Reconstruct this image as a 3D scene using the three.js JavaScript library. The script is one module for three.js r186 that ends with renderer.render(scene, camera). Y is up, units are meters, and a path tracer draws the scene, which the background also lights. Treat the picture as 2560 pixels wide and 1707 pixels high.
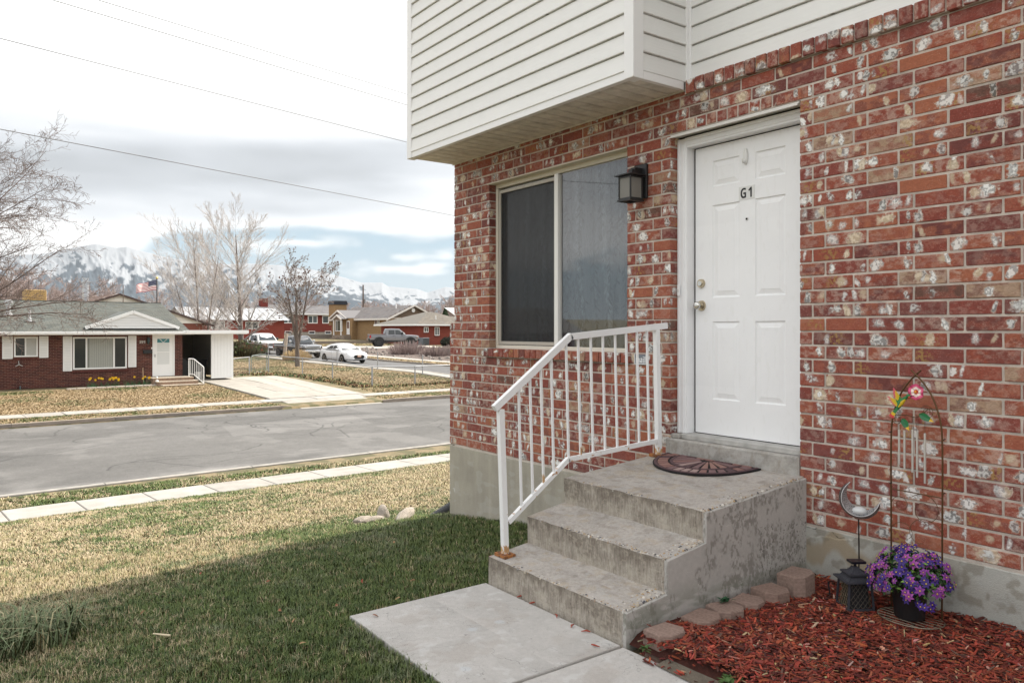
import * as THREE from 'three';
import { mergeGeometries } from 'three/addons/utils/BufferGeometryUtils.js';
import { FontLoader } from 'three/addons/loaders/FontLoader.js';
import { TextGeometry } from 'three/addons/geometries/TextGeometry.js';

// ---------------------------------------------------------------- camera, sky, sun, exposure
const EYE = 1.5, CAMZ = 4.12;                       // the front brick wall is the plane z = 0, x runs along it, y is up
const scene = new THREE.Scene();
const camera = new THREE.PerspectiveCamera(2 * Math.atan(1707 / 2 / 1950) * 180 / Math.PI, 2560 / 1707, 0.05, 60000);
camera.position.set(0, EYE, CAMZ);
camera.lookAt(-0.80760 * 10, EYE, CAMZ - 0.58975 * 10);
camera.setViewOffset(2560, 1707, 0, 29.5, 2560, 1707);   // level camera with a slight downward lens shift
camera.updateProjectionMatrix(); camera.updateMatrixWorld();

const renderer = new THREE.WebGLRenderer({ antialias: true });
renderer.toneMapping = THREE.LinearToneMapping;
renderer.toneMappingExposure = 1.55;
renderer.shadowMap.enabled = true;

const SUNDIR = new THREE.Vector3(-0.13, 1.06, -1).normalize();
const sun = new THREE.DirectionalLight(new THREE.Color(1, 0.92, 0.79), 4.7);
sun.position.copy(SUNDIR).multiplyScalar(80);
sun.target.position.set(-20, 0, -5); sun.position.add(sun.target.position);
sun.castShadow = true; sun.shadow.radius = 1.0;
sun.shadow.mapSize.set(4096, 4096);
Object.assign(sun.shadow.camera, { left: -90, right: 90, top: 90, bottom: -90, near: 1, far: 260 });
scene.add(sun); scene.add(sun.target);

// ---------------------------------------------------------------- random numbers and noise
function rng(seed) { let a = seed >>> 0; return () => { a |= 0; a = a + 0x6D2B79F5 | 0; let t = Math.imul(a ^ a >>> 15, 1 | a); t = t + Math.imul(t ^ t >>> 7, 61 | t) ^ t; return ((t ^ t >>> 14) >>> 0) / 4294967296; }; }
const HASH = new Float32Array(65536); { const r = rng(77); for (let i = 0; i < 65536; i++) HASH[i] = r(); }
const h2 = (x, y) => HASH[(Math.imul(x, 73856093) ^ Math.imul(y, 19349663)) >>> 3 & 65535];
const mod = (a, n) => ((a % n) + n) % n;
function vn(x, y, per) {                            // value noise, tiling when a period is given
  const xi = Math.floor(x), yi = Math.floor(y); let fx = x - xi, fy = y - yi;
  fx = fx * fx * (3 - 2 * fx); fy = fy * fy * (3 - 2 * fy);
  let x0 = xi, x1 = xi + 1, y0 = yi, y1 = yi + 1;
  if (per) { x0 = mod(x0, per); x1 = mod(x1, per); y0 = mod(y0, per); y1 = mod(y1, per); }
  const a = h2(x0, y0), b = h2(x1, y0), c = h2(x0, y1), d = h2(x1, y1);
  return a + (b - a) * fx + (c - a + (a - b - c + d) * fx) * fy;
}
function fbm(x, y, oct = 4, per = 0) { let s = 0, a = 0.5, n = 0; for (let i = 0; i < oct; i++) { s += a * vn(x + i * 17, y + i * 31, per); n += a; a *= 0.5; x *= 2; y *= 2; per *= 2; } return s / n; }
const clamp = (x, a = 0, b = 1) => x < a ? a : x > b ? b : x;
const sst = (a, b, x) => { const t = clamp((x - a) / (b - a)); return t * t * (3 - 2 * t); };
const lerp = (a, b, t) => a + (b - a) * t;
const mix3 = (a, b, t) => [lerp(a[0], b[0], t), lerp(a[1], b[1], t), lerp(a[2], b[2], t)];
const toS = c => c <= 0.0031308 ? c * 12.92 : 1.055 * Math.pow(c, 1 / 2.4) - 0.055;

// ---------------------------------------------------------------- sky: high cloud sheet over a pale blue strip above the mountains
{
  const w = 2048, h = 1024, data = new Float32Array(w * h * 4);
  const cAz = Math.atan2(-0.58975, -0.80760);
  for (let j = 0; j < h; j++) {
    const el = ((j + 0.5) / h - 0.5) * Math.PI, e = el * 180 / Math.PI, sy = Math.sin(el), cy = Math.cos(el);
    for (let i = 0; i < w; i++) {
      const az = ((i + 0.5) / w - 0.5) * 2 * Math.PI, o = (j * w + i) * 4;
      let da = az - cAz; da = Math.atan2(Math.sin(da), Math.cos(da)) * 180 / Math.PI;       // degrees to the right of the camera axis
      const X = Math.cos(az) * cy, Z = Math.sin(az) * cy;
      const ee = Math.max(e, 0);
      const t = sst(0, 45, ee);
      let col = mix3(mix3([0.43, 0.48, 0.51], [0.32, 0.425, 0.49], sst(0, 7, ee)), [0.20, 0.32, 0.50], t);
      const k = 1 / (Math.max(sy, 0) + 0.10), px = X * k, pz = Z * k;
      const n1 = fbm(px * 0.9 + 5.2, pz * 0.9 + 1.7, 6), n2 = fbm(da * 0.055 + 40, ee * 0.42 + 9, 5), n3 = fbm(da * 0.16 + 3, ee * 0.9 + 21, 5);
      const edge = 7.5 + 0.5 * Math.sin((da + 4) * 0.06) - 3.6 * sst(-22, -28, da) + (n3 - 0.5) * 3.4 + (n1 - 0.5) * 2;
      let cover = sst(-0.55, 0.95, ee - edge);
      cover *= 1 - 0.5 * sst(0.62, 0.78, n1) * sst(25, 50, ee);
      const wisp = sst(0.53, 0.7, n3) * sst(2.2, 0.4, Math.abs(ee - 5.6 - 0.8 * Math.sin(da * 0.2))) * 0.8;
      cover = Math.max(cover, wisp);
      const band = sst(0.2, 1, Math.exp(-Math.pow((ee - 11.6 - 1.6 * Math.sin(da * 0.09 + 1)) / 3.9, 2)) * (0.35 + 1.3 * n2));
      let L = 0.80 + 0.30 * sst(14, 21, ee) + (n1 - 0.5) * 0.34 + (n3 - 0.5) * 0.10 - 0.33 * band;
      L = lerp(Math.max(L, 0.42), 0.74 + 0.12 * n3, wisp > 0.3 && ee < edge ? 1 : 0);
      const cc = [L * lerp(0.93, 1.0, sst(0.5, 0.85, L)), L * lerp(0.975, 1, sst(0.5, 0.85, L)), L * lerp(1.03, 0.995, sst(0.5, 0.85, L))];
      col = mix3(col, cc, cover);
      const sd = X * SUNDIR.x + sy * SUNDIR.y + Z * SUNDIR.z;                                // thin cloud glows round the sun
      const glow = 1 + 0.55 * Math.pow(Math.max(sd, 0), 6);
      if (e < 0) col = mix3(col, [0.24, 0.22, 0.19], sst(0, -3, e));
      data[o] = col[0] * glow; data[o + 1] = col[1] * glow; data[o + 2] = col[2] * glow; data[o + 3] = 1;
    }
  }
  const sky = new THREE.DataTexture(data, w, h, THREE.RGBAFormat, THREE.FloatType);
  sky.mapping = THREE.EquirectangularReflectionMapping; sky.magFilter = THREE.LinearFilter; sky.minFilter = THREE.LinearFilter; sky.needsUpdate = true;
  scene.background = sky; scene.environment = sky;
}
scene.fog = new THREE.FogExp2(new THREE.Color(0.80, 0.87, 0.93), 0.00001);

// ---------------------------------------------------------------- helpers: scene objects
const taken = {};
function numbered(n) { const k = taken[n] = (taken[n] ?? -1) + 1; return k ? n + '_' + String(k).padStart(3, '0') : n; }
function setup(m) { m.castShadow = true; m.receiveShadow = true; return m; }
function tag(o, label, category, group, kind) { o.userData.label = label; if (category) o.userData.category = category; if (group) o.userData.group = group; if (kind) o.userData.kind = kind; return o; }
function thing(name, label, category, group) { const o = new THREE.Group(); o.name = numbered(name); scene.add(o); return tag(o, label, category, group); }
function part(parent, name, geo, mat, label) { const m = setup(new THREE.Mesh(geo, mat)); m.name = name; parent.add(m); if (label) m.userData.label = label; return m; }
function single(name, geo, mat, label, category, group, kind) { const m = setup(new THREE.Mesh(geo, mat)); m.name = numbered(name); scene.add(m); return tag(m, label, category, group, kind); }
function struct(name, geo, mat) { const m = setup(new THREE.Mesh(geo, mat)); m.name = numbered(name); scene.add(m); m.userData.kind = 'structure'; return m; }
function copyOf(src, label, group) { const c = src.clone(); c.name = numbered(src.name.replace(/_\d{3}$/, '')); c.userData = { ...src.userData }; if (label) c.userData.label = label; if (group) c.userData.group = group; scene.add(c); return c; }
function instanced(name, geo, mat, mats, cols, parent) {
  const im = new THREE.InstancedMesh(geo, mat, mats.length); im.name = parent ? name : numbered(name);
  const c = new THREE.Color();
  mats.forEach((m, i) => { im.setMatrixAt(i, m); if (cols) im.setColorAt(i, c.setRGB(...cols[i])); });
  setup(im); im.userData.kind = 'stuff'; (parent || scene).add(im); return im;
}
const V = (x, y, z) => new THREE.Vector3(x, y, z);

// ---------------------------------------------------------------- helpers: geometry builder (uv in metres)
class GB {
  constructor() { this.p = []; this.n = []; this.u = []; this.c = []; this.col = null; this.m = null; }
  v(p, n, u) { this.p.push(p[0], p[1], p[2]); this.n.push(n[0], n[1], n[2]); this.u.push(u[0], u[1]); if (this.col) this.c.push(...this.col); return this; }
  uvOf(p, n) { const ax = Math.abs(n[0]), ay = Math.abs(n[1]), az = Math.abs(n[2]); return ay >= ax && ay >= az ? [p[0], p[2]] : ax > az ? [p[2], p[1]] : [p[0], p[1]]; }
  tri(a, b, c, uv) {
    const ux = b[0] - a[0], uy = b[1] - a[1], uz = b[2] - a[2], vx = c[0] - a[0], vy = c[1] - a[1], vz = c[2] - a[2];
    let n = [uy * vz - uz * vy, uz * vx - ux * vz, ux * vy - uy * vx]; const l = Math.hypot(...n) || 1; n = n.map(k => k / l);
    [a, b, c].forEach((p, i) => this.v(p, n, uv ? uv[i] : this.uvOf(p, n))); return this;
  }
  quad(a, b, c, d, uv) { this.tri(a, b, c, uv && [uv[0], uv[1], uv[2]]); this.tri(a, c, d, uv && [uv[0], uv[2], uv[3]]); return this; }
  poly(pts) { for (let i = 1; i < pts.length - 1; i++) this.tri(pts[0], pts[i], pts[i + 1]); return this; }
  box(x0, x1, y0, y1, z0, z1) {
    this.quad([x0, y0, z1], [x1, y0, z1], [x1, y1, z1], [x0, y1, z1]); this.quad([x1, y0, z0], [x0, y0, z0], [x0, y1, z0], [x1, y1, z0]);
    this.quad([x1, y0, z1], [x1, y0, z0], [x1, y1, z0], [x1, y1, z1]); this.quad([x0, y0, z0], [x0, y0, z1], [x0, y1, z1], [x0, y1, z0]);
    this.quad([x0, y1, z1], [x1, y1, z1], [x1, y1, z0], [x0, y1, z0]); this.quad([x0, y0, z0], [x1, y0, z0], [x1, y0, z1], [x0, y0, z1]); return this;
  }
  cbox(x0, x1, y0, y1, z0, z1, c = 0.003) {              // box with chamfered edges, 44 triangles
    const X = [x0, x1], Y = [y0, y1], Z = [z0, z1], s = [1, -1];
    const P = (i, j, k, f) => [X[i] + (f === 0 ? 0 : s[i] * c), Y[j] + (f === 1 ? 0 : s[j] * c), Z[k] + (f === 2 ? 0 : s[k] * c)];
    const Q = (pts, cen) => { // orient outwards
      const a = pts[0], b = pts[1], d = pts[2]; const n = [(b[1] - a[1]) * (d[2] - a[2]) - (b[2] - a[2]) * (d[1] - a[1]), (b[2] - a[2]) * (d[0] - a[0]) - (b[0] - a[0]) * (d[2] - a[2]), (b[0] - a[0]) * (d[1] - a[1]) - (b[1] - a[1]) * (d[0] - a[0])];
      const q = pts.reduce((t, p) => [t[0] + p[0] / pts.length, t[1] + p[1] / pts.length, t[2] + p[2] / pts.length], [0, 0, 0]);
      if (n[0] * (q[0] - cen[0]) + n[1] * (q[1] - cen[1]) + n[2] * (q[2] - cen[2]) < 0) pts.reverse(); this.poly(pts);
    };
    const cen = [(x0 + x1) / 2, (y0 + y1) / 2, (z0 + z1) / 2];
    for (const i of [0, 1]) { Q([P(i, 0, 0, 0), P(i, 1, 0, 0), P(i, 1, 1, 0), P(i, 0, 1, 0)], cen); Q([P(0, i, 0, 1), P(1, i, 0, 1), P(1, i, 1, 1), P(0, i, 1, 1)], cen); Q([P(0, 0, i, 2), P(1, 0, i, 2), P(1, 1, i, 2), P(0, 1, i, 2)], cen); }
    for (const a of [0, 1]) for (const b of [0, 1]) {
      Q([P(0, a, b, 1), P(1, a, b, 1), P(1, a, b, 2), P(0, a, b, 2)], cen); Q([P(a, 0, b, 0), P(a, 1, b, 0), P(a, 1, b, 2), P(a, 0, b, 2)], cen); Q([P(a, b, 0, 0), P(a, b, 1, 0), P(a, b, 1, 1), P(a, b, 0, 1)], cen);
      for (const k of [0, 1]) Q([P(a, b, k, 0), P(a, b, k, 1), P(a, b, k, 2)], cen);
    }
    return this;
  }
  tube(pts, rad, seg = 6, cap = true) {                 // tapered tube through points; rad: number or one per point
    const R = i => Array.isArray(rad) ? rad[i] : rad; let up = null; const rings = [];
    for (let i = 0; i < pts.length; i++) {
      const a = pts[Math.max(i - 1, 0)], b = pts[Math.min(i + 1, pts.length - 1)];
      let t = [b[0] - a[0], b[1] - a[1], b[2] - a[2]]; const l = Math.hypot(...t) || 1; t = t.map(k => k / l);
      if (!up) up = Math.abs(t[1]) > 0.9 ? [1, 0, 0] : [0, 1, 0];
      let d = up[0] * t[0] + up[1] * t[1] + up[2] * t[2]; let u = [up[0] - d * t[0], up[1] - d * t[1], up[2] - d * t[2]]; const lu = Math.hypot(...u) || 1; u = u.map(k => k / lu); up = u;
      const w = [t[1] * u[2] - t[2] * u[1], t[2] * u[0] - t[0] * u[2], t[0] * u[1] - t[1] * u[0]];
      const ring = []; for (let k = 0; k < seg; k++) { const q = k / seg * Math.PI * 2, c = Math.cos(q), s = Math.sin(q); const n = [u[0] * c + w[0] * s, u[1] * c + w[1] * s, u[2] * c + w[2] * s]; ring.push([[pts[i][0] + n[0] * R(i), pts[i][1] + n[1] * R(i), pts[i][2] + n[2] * R(i)], n]); } rings.push(ring);
    }
    let len = 0;
    for (let i = 0; i < pts.length - 1; i++) {
      const L = Math.hypot(pts[i + 1][0] - pts[i][0], pts[i + 1][1] - pts[i][1], pts[i + 1][2] - pts[i][2]);
      for (let k = 0; k < seg; k++) {
        const A = rings[i][k], B = rings[i][(k + 1) % seg], C = rings[i + 1][(k + 1) % seg], D = rings[i + 1][k], r = 6.283 * R(i) / seg;
        const ua = [k * r, len], ub = [(k + 1) * r, len], uc = [(k + 1) * r, len + L], ud = [k * r, len + L];
        this.v(A[0], A[1], ua).v(B[0], B[1], ub).v(C[0], C[1], uc); this.v(A[0], A[1], ua).v(C[0], C[1], uc).v(D[0], D[1], ud);
      } len += L;
    }
    if (cap) { this.poly(rings[0].map(r => r[0]).reverse()); this.poly(rings[rings.length - 1].map(r => r[0])); }
    return this;
  }
  bar(a, b, w, h, up = [0, 1, 0]) {                       // rectangular bar from a to b
    let t = [b[0] - a[0], b[1] - a[1], b[2] - a[2]]; const l = Math.hypot(...t); t = t.map(k => k / l);
    let s = [t[1] * up[2] - t[2] * up[1], t[2] * up[0] - t[0] * up[2], t[0] * up[1] - t[1] * up[0]]; const ls = Math.hypot(...s) || 1; s = s.map(k => k / ls);
    const u = [s[1] * t[2] - s[2] * t[1], s[2] * t[0] - s[0] * t[2], s[0] * t[1] - s[1] * t[0]];
    const C = (p, i, j) => [p[0] + s[0] * w / 2 * i + u[0] * h / 2 * j, p[1] + s[1] * w / 2 * i + u[1] * h / 2 * j, p[2] + s[2] * w / 2 * i + u[2] * h / 2 * j];
    const A = [C(a, -1, -1), C(a, 1, -1), C(a, 1, 1), C(a, -1, 1)], B = [C(b, -1, -1), C(b, 1, -1), C(b, 1, 1), C(b, -1, 1)];
    this.quad(A[0], A[1], A[2], A[3]); this.quad(B[3], B[2], B[1], B[0]);
    for (let i = 0; i < 4; i++) { const j = (i + 1) % 4; this.quad(A[j], A[i], B[i], B[j]); }
    return this;
  }
  prism(shape, z0, z1) {                                  // convex outline [[x,y]..] counter-clockwise, extruded along z
    const n = shape.length; this.poly(shape.map(p => [p[0], p[1], z1])); this.poly(shape.map(p => [p[0], p[1], z0]).reverse());
    for (let i = 0; i < n; i++) { const a = shape[i], b = shape[(i + 1) % n]; this.quad([a[0], a[1], z0], [b[0], b[1], z0], [b[0], b[1], z1], [a[0], a[1], z1]); } return this;
  }
  add(geo) { const g = geo.index ? geo.toNonIndexed() : geo; this.p.push(...g.attributes.position.array); this.n.push(...g.attributes.normal.array); if (g.attributes.uv) this.u.push(...g.attributes.uv.array); else for (let i = 0; i < g.attributes.position.count; i++) this.u.push(0, 0); if (this.col) for (let i = 0; i < g.attributes.position.count; i++) this.c.push(...this.col); return this; }
  geo() {
    const g = new THREE.BufferGeometry(); g.setAttribute('position', new THREE.Float32BufferAttribute(this.p, 3)); g.setAttribute('normal', new THREE.Float32BufferAttribute(this.n, 3)); g.setAttribute('uv', new THREE.Float32BufferAttribute(this.u, 2));
    if (this.c.length) g.setAttribute('color', new THREE.Float32BufferAttribute(this.c, 3)); return g;
  }
}
const gb = () => new GB();
const boxG = (...a) => gb().box(...a).geo();
const cboxG = (...a) => gb().cbox(...a).geo();
function metreUV(g) { // recompute uv from position and face direction
  const q = g.index ? g.toNonIndexed() : g, P = q.attributes.position, N = q.attributes.normal, uv = new Float32Array(P.count * 2), t = gb();
  for (let i = 0; i < P.count; i++) { const r = t.uvOf([P.getX(i), P.getY(i), P.getZ(i)], [N.getX(i), N.getY(i), N.getZ(i)]); uv[2 * i] = r[0]; uv[2 * i + 1] = r[1]; }
  q.setAttribute('uv', new THREE.BufferAttribute(uv, 2)); return q;
}

// ---------------------------------------------------------------- helpers: textures and materials
function tex(w, h, fn, srgb = true) {                     // fn(i, j) returns linear rgb (colour) or one grey value (data)
  const d = new Uint8Array(w * h * 4);
  for (let j = 0; j < h; j++) for (let i = 0; i < w; i++) {
    const c = fn(i, j), o = (j * w + i) * 4;
    if (typeof c === 'number') { d[o] = d[o + 1] = d[o + 2] = clamp(c) * 255; }
    else for (let k = 0; k < 3; k++) d[o + k] = srgb ? toS(clamp(c[k])) * 255 : clamp(c[k]) * 255;
    d[o + 3] = 255;
  }
  const t = new THREE.DataTexture(d, w, h, THREE.RGBAFormat); t.wrapS = t.wrapT = THREE.RepeatWrapping; t.magFilter = THREE.LinearFilter; t.minFilter = THREE.LinearMipmapLinearFilter; t.generateMipmaps = true;
  if (srgb) t.colorSpace = THREE.SRGBColorSpace; t.needsUpdate = true; return t;
}
function scaled(t, sx, sy = sx, ox = 0, oy = 0) { const c = t.clone(); c.repeat.set(sx, sy); c.offset.set(ox, oy); c.needsUpdate = true; return c; }
function canvasTex(w, h, draw) { const cv = document.createElement('canvas'); cv.width = w; cv.height = h; draw(cv.getContext('2d'), w, h); const t = new THREE.CanvasTexture(cv); t.colorSpace = THREE.SRGBColorSpace; t.magFilter = THREE.LinearFilter; return t; }
function mat(r, g, b, rough = 0.8, o = {}) { return new THREE.MeshStandardMaterial({ color: new THREE.Color().setRGB(r, g, b), roughness: rough, side: THREE.DoubleSide, ...o }); }
const vmat = (rough = 0.85, o = {}) => mat(1, 1, 1, rough, { vertexColors: true, ...o });
const grainTex = tex(256, 256, (i, j) => 0.35 * fbm(i / 4, j / 4, 3, 64) + 0.65 * h2(i, j), false);     // fine grain for bump
const mottleTex = tex(512, 512, (i, j) => { const n = 0.72 + 0.5 * (fbm(i / 64, j / 64, 6, 8) - 0.5) + 0.16 * (h2(i, j) - 0.5); return [n, n, n]; });
function rough(r, g, b, ro, tile = 1, bump = 0.002, o = {}) { return mat(r / 0.72, g / 0.72, b / 0.72, ro, { map: scaled(mottleTex, 1 / tile), bumpMap: scaled(grainTex, 1 / tile * 2), bumpScale: bump, ...o }); }

// ---------------------------------------------------------------- neighbourhood frame: M runs away from the house across the street, T along the street
const MW = V(-0.99671, 0, 0.08102), TW = V(-0.08102, 0, -0.99671), NBTURN = Math.atan2(0.99671, -0.08102);
const W = (M, T, y) => V(M * MW.x + T * TW.x, y, CAMZ + M * MW.z + T * TW.z);
const MT = (x, z) => [x * MW.x + (z - CAMZ) * MW.z, x * TW.x + (z - CAMZ) * TW.z];
const PROF = [[-60, 0], [3.6, -0.01], [6.34, -0.342], [14.62, -1.55], [17, -1.56], [29.2, -1.52], [31.8, -1.46], [40, -1.1], [53, -0.97], [77, -0.5], [120, 0.3], [400, 4.5], [3000, 40], [16000, 260]];
function prof(M) { for (let i = 1; i < PROF.length; i++) if (M <= PROF[i][0]) { const a = PROF[i - 1], b = PROF[i]; return lerp(a[1], b[1], clamp((M - a[0]) / (b[0] - a[0]))); } return 260; }
const XS = [27.9, 33.2];                                  // the side street
const ROADY = -1.66;
function groundY(M, T) { return prof(M); }
function atNB(o, M, T, y, turn = 0) { o.position.copy(W(M, T, y === undefined ? groundY(M, T) : y)); o.rotation.y = NBTURN + turn; return o; }   // local x = along the street, local z = towards our house

// ================================================================ GROUND
const soilTex = tex(1024, 1024, (i, j) => { const a = fbm(i / 128, j / 128, 6, 8), b = fbm(i / 8 + 50, j / 8, 3, 128), c = h2(i, j); const g = sst(0.42, 0.62, a); const k = 0.75 + 0.5 * b * c; return mix3([0.22 * k, 0.17 * k, 0.095 * k], [0.085 * k, 0.085 * k, 0.035 * k], g * 0.8); });
{
  const Ms = [-60, -20, -8, 0], Ts = [];
  for (let m = 1; m < 14.6; m += 0.6) Ms.push(m);
  Ms.push(14.62, 15.7, 16.98, 17.02, 20, 25, 29.18, 29.22, 30.5, 31.8, 34, 37, 40, 46, 53, 60, 68, 77, 90, 105, 120, 160, 220, 300, 400, 700, 1200, 2000, 3000, 6000, 10000, 16000);
  for (const t of [-16000, -6000, -2000, -700, -250, -100, -50, -25, -12]) Ts.push(t);
  for (let t = -8; t < 14; t += 1) Ts.push(t);
  Ts.push(14, 18, 22, 26, XS[0] - 0.02, XS[0] + 0.02, 30, XS[1] - 0.02, XS[1] + 0.02, 36, 40, 48, 60, 80, 120, 250, 700, 2000, 6000, 16000);
  const Y = (M, T) => { if (M > 17 && M < 29.2) return ROADY - 0.05; if (M >= 29.2 && M < 300 && T > XS[0] && T < XS[1]) return prof(M) - 0.16; return prof(M) - 0.035; };
  const pos = [], uv = [], idx = [];
  for (const M of Ms) for (const T of Ts) { const p = W(M, T, Y(M, T)); pos.push(p.x, p.y, p.z); uv.push(M / 3, T / 3); }
  const n = Ts.length;
  for (let i = 0; i < Ms.length - 1; i++) for (let j = 0; j < n - 1; j++) { const a = i * n + j; idx.push(a, a + n, a + 1, a + 1, a + n, a + n + 1); }
  const g = new THREE.BufferGeometry(); g.setAttribute('position', new THREE.Float32BufferAttribute(pos, 3)); g.setAttribute('uv', new THREE.Float32BufferAttribute(uv, 2)); g.setIndex(idx); g.computeVertexNormals();
  struct('ground', g, mat(1, 1, 1, 0.95, { map: soilTex, bumpMap: scaled(grainTex, 4), bumpScale: 0.01 }));
}
// a slab in street axes with its own corner heights
function slabNB(B, M0, M1, T0, T1, y0, y1, th = 0.1, gap = 0.006) {
  M0 += gap; M1 -= gap; T0 += gap; T1 -= gap;
  const c = 0.012, P = (M, T, y) => { const p = W(M, T, y); return [p.x, p.y, p.z]; };
  const yy = M => lerp(y0, y1, (M - M0) / (M1 - M0));
  const top = [[M0 + c, T0 + c], [M0 + c, T1 - c], [M1 - c, T1 - c], [M1 - c, T0 + c]].map(([m, t]) => P(m, t, yy(m)));
  const mid = [[M0, T0], [M0, T1], [M1, T1], [M1, T0]].map(([m, t]) => P(m, t, yy(m) - c)), bot = [[M0, T0], [M0, T1], [M1, T1], [M1, T0]].map(([m, t]) => P(m, t, yy(m) - th));
  B.poly(top.slice().reverse().map(p => p));
  for (let i = 0; i < 4; i++) { const j = (i + 1) % 4; B.quad(top[j], top[i], mid[i], mid[j]); B.quad(mid[j], mid[i], bot[i], bot[j]); }
  return B;
}
function up(g) { const P = g.attributes.position, N = g.attributes.normal; for (let i = 0; i < P.count; i += 3) { if (N.getY(i) < -0.9) { for (let k = 0; k < 3; k++) { N.setXYZ(i + k, -N.getX(i + k), -N.getY(i + k), -N.getZ(i + k)); } const a = [P.getX(i), P.getY(i), P.getZ(i)], u = g.attributes.uv; const ua = [u.getX(i), u.getY(i)]; P.setXYZ(i, P.getX(i + 1), P.getY(i + 1), P.getZ(i + 1)); u.setXY(i, u.getX(i + 1), u.getY(i + 1)); P.setXYZ(i + 1, ...a); u.setXY(i + 1, ...ua); } } return g; }
const concTex = tex(1024, 1024, (i, j) => { const a = fbm(i / 170, j / 170, 6, 6), s = h2(i, j), b = fbm(i / 6, j / 6, 2, 170); let n = 0.60 + 0.30 * (a - 0.5) + 0.10 * (s - 0.5) + 0.12 * (b - 0.5); if (s > 0.988) n *= 0.62; if (s < 0.01) n *= 1.2; return [n, n * 0.965, n * 0.915]; });
const concBump = tex(512, 512, (i, j) => 0.5 * fbm(i / 5, j / 5, 3, 102) + 0.5 * h2(i, j), false);
const walkMats = [0.50, 0.47, 0.53].map(k => mat(k, k * 0.975, k * 0.94, 0.92, { map: scaled(concTex, 0.7, 0.7, k, k * 3), bumpMap: scaled(concBump, 2), bumpScale: 0.0015 }));
function walkway(name, list) { const o = new THREE.Group(); o.name = name; o.userData.kind = 'structure'; scene.add(o); list.forEach((a, i) => part(o, 'slab', up(slabNB(gb(), ...a).geo()), walkMats[Math.floor(h2(i, 7) * 3)])); return o; }
{
  const near = [], far = [], side = [], farside = [];
  for (let k = -8; k < 16; k++) near.push([14.65, 15.6, 3.17 + 1.12 * k, 3.17 + 1.12 * (k + 1), -1.545, -1.548]);
  for (let k = -6; k < 23; k++) far.push([30.9, 31.8, 1.2 * k, 1.2 * (k + 1), -1.478 + 0.012 * Math.sin(k * 3), -1.45]);
  for (let k = 0; k < 40; k++) side.push([32 + 1.5 * k, 32 + 1.5 * (k + 1), 26.5, 27.5, prof(32 + 1.5 * k) + 0.03, prof(33.5 + 1.5 * k) + 0.03]);
  for (let k = 0; k < 45; k++) farside.push([36 + 1.5 * k, 36 + 1.5 * (k + 1), 35.0, 36.3, prof(36 + 1.5 * k) + 0.03, prof(37.5 + 1.5 * k) + 0.03]);
  walkway('sidewalk', near); walkway('sidewalk_001', far); walkway('sidewalk_002', side); walkway('sidewalk_003', farside);
}
// driveway across the street, cracked concrete slabs
{
  const o = new THREE.Group(); o.name = 'driveway'; o.userData.kind = 'structure'; scene.add(o);
  const rows = [31.82, 34.1, 36.6, 39.0, 41.4], cols = [13.85, 16.0, 18.35];
  const dm = [0.50, 0.47, 0.53].map((k, q) => mat(k, k * 0.96, k * 0.90, 0.92, { map: scaled(concTex, 0.5, 0.5, q * 0.3, q * 0.7), bumpMap: scaled(concBump, 1.5), bumpScale: 0.002 }));
  let q = 0;
  for (let r = 0; r < 4; r++) for (let c = 0; c < 2; c++) {
    const s = (h2(r, c + 40) - 0.5) * 0.5, yj = 0.02 + 0.014 * h2(r + 3, c);
    const T0 = cols[c], T1 = cols[c + 1], split = h2(r * 3, c * 5) > 0.45 ? lerp(T0, T1, 0.35 + 0.3 * h2(r, c)) : null;
    for (const [a, b] of split ? [[T0, split], [split, T1]] : [[T0, T1]])
      part(o, 'slab', up(slabNB(gb(), rows[r] + s * (r > 0), rows[r + 1] + (r < 3 ? (h2(r + 1, c + 40) - 0.5) * 0.5 : 0), a, b, prof(rows[r]) + yj, prof(rows[r + 1]) + yj, 0.1, 0.014).geo()), dm[q++ % 3]);
  }
  const ap = (M0, M1, T0, T1, y0, y1) => part(o, 'apron', up(slabNB(gb(), M0, M1, T0, T1, y0, y1).geo()), dm[q++ % 3]);
  ap(29.0, 30.88, 13.95, 15.9, -1.645, -1.475); ap(29.0, 30.88, 15.9, 17.7, -1.645, -1.475);
}
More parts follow.
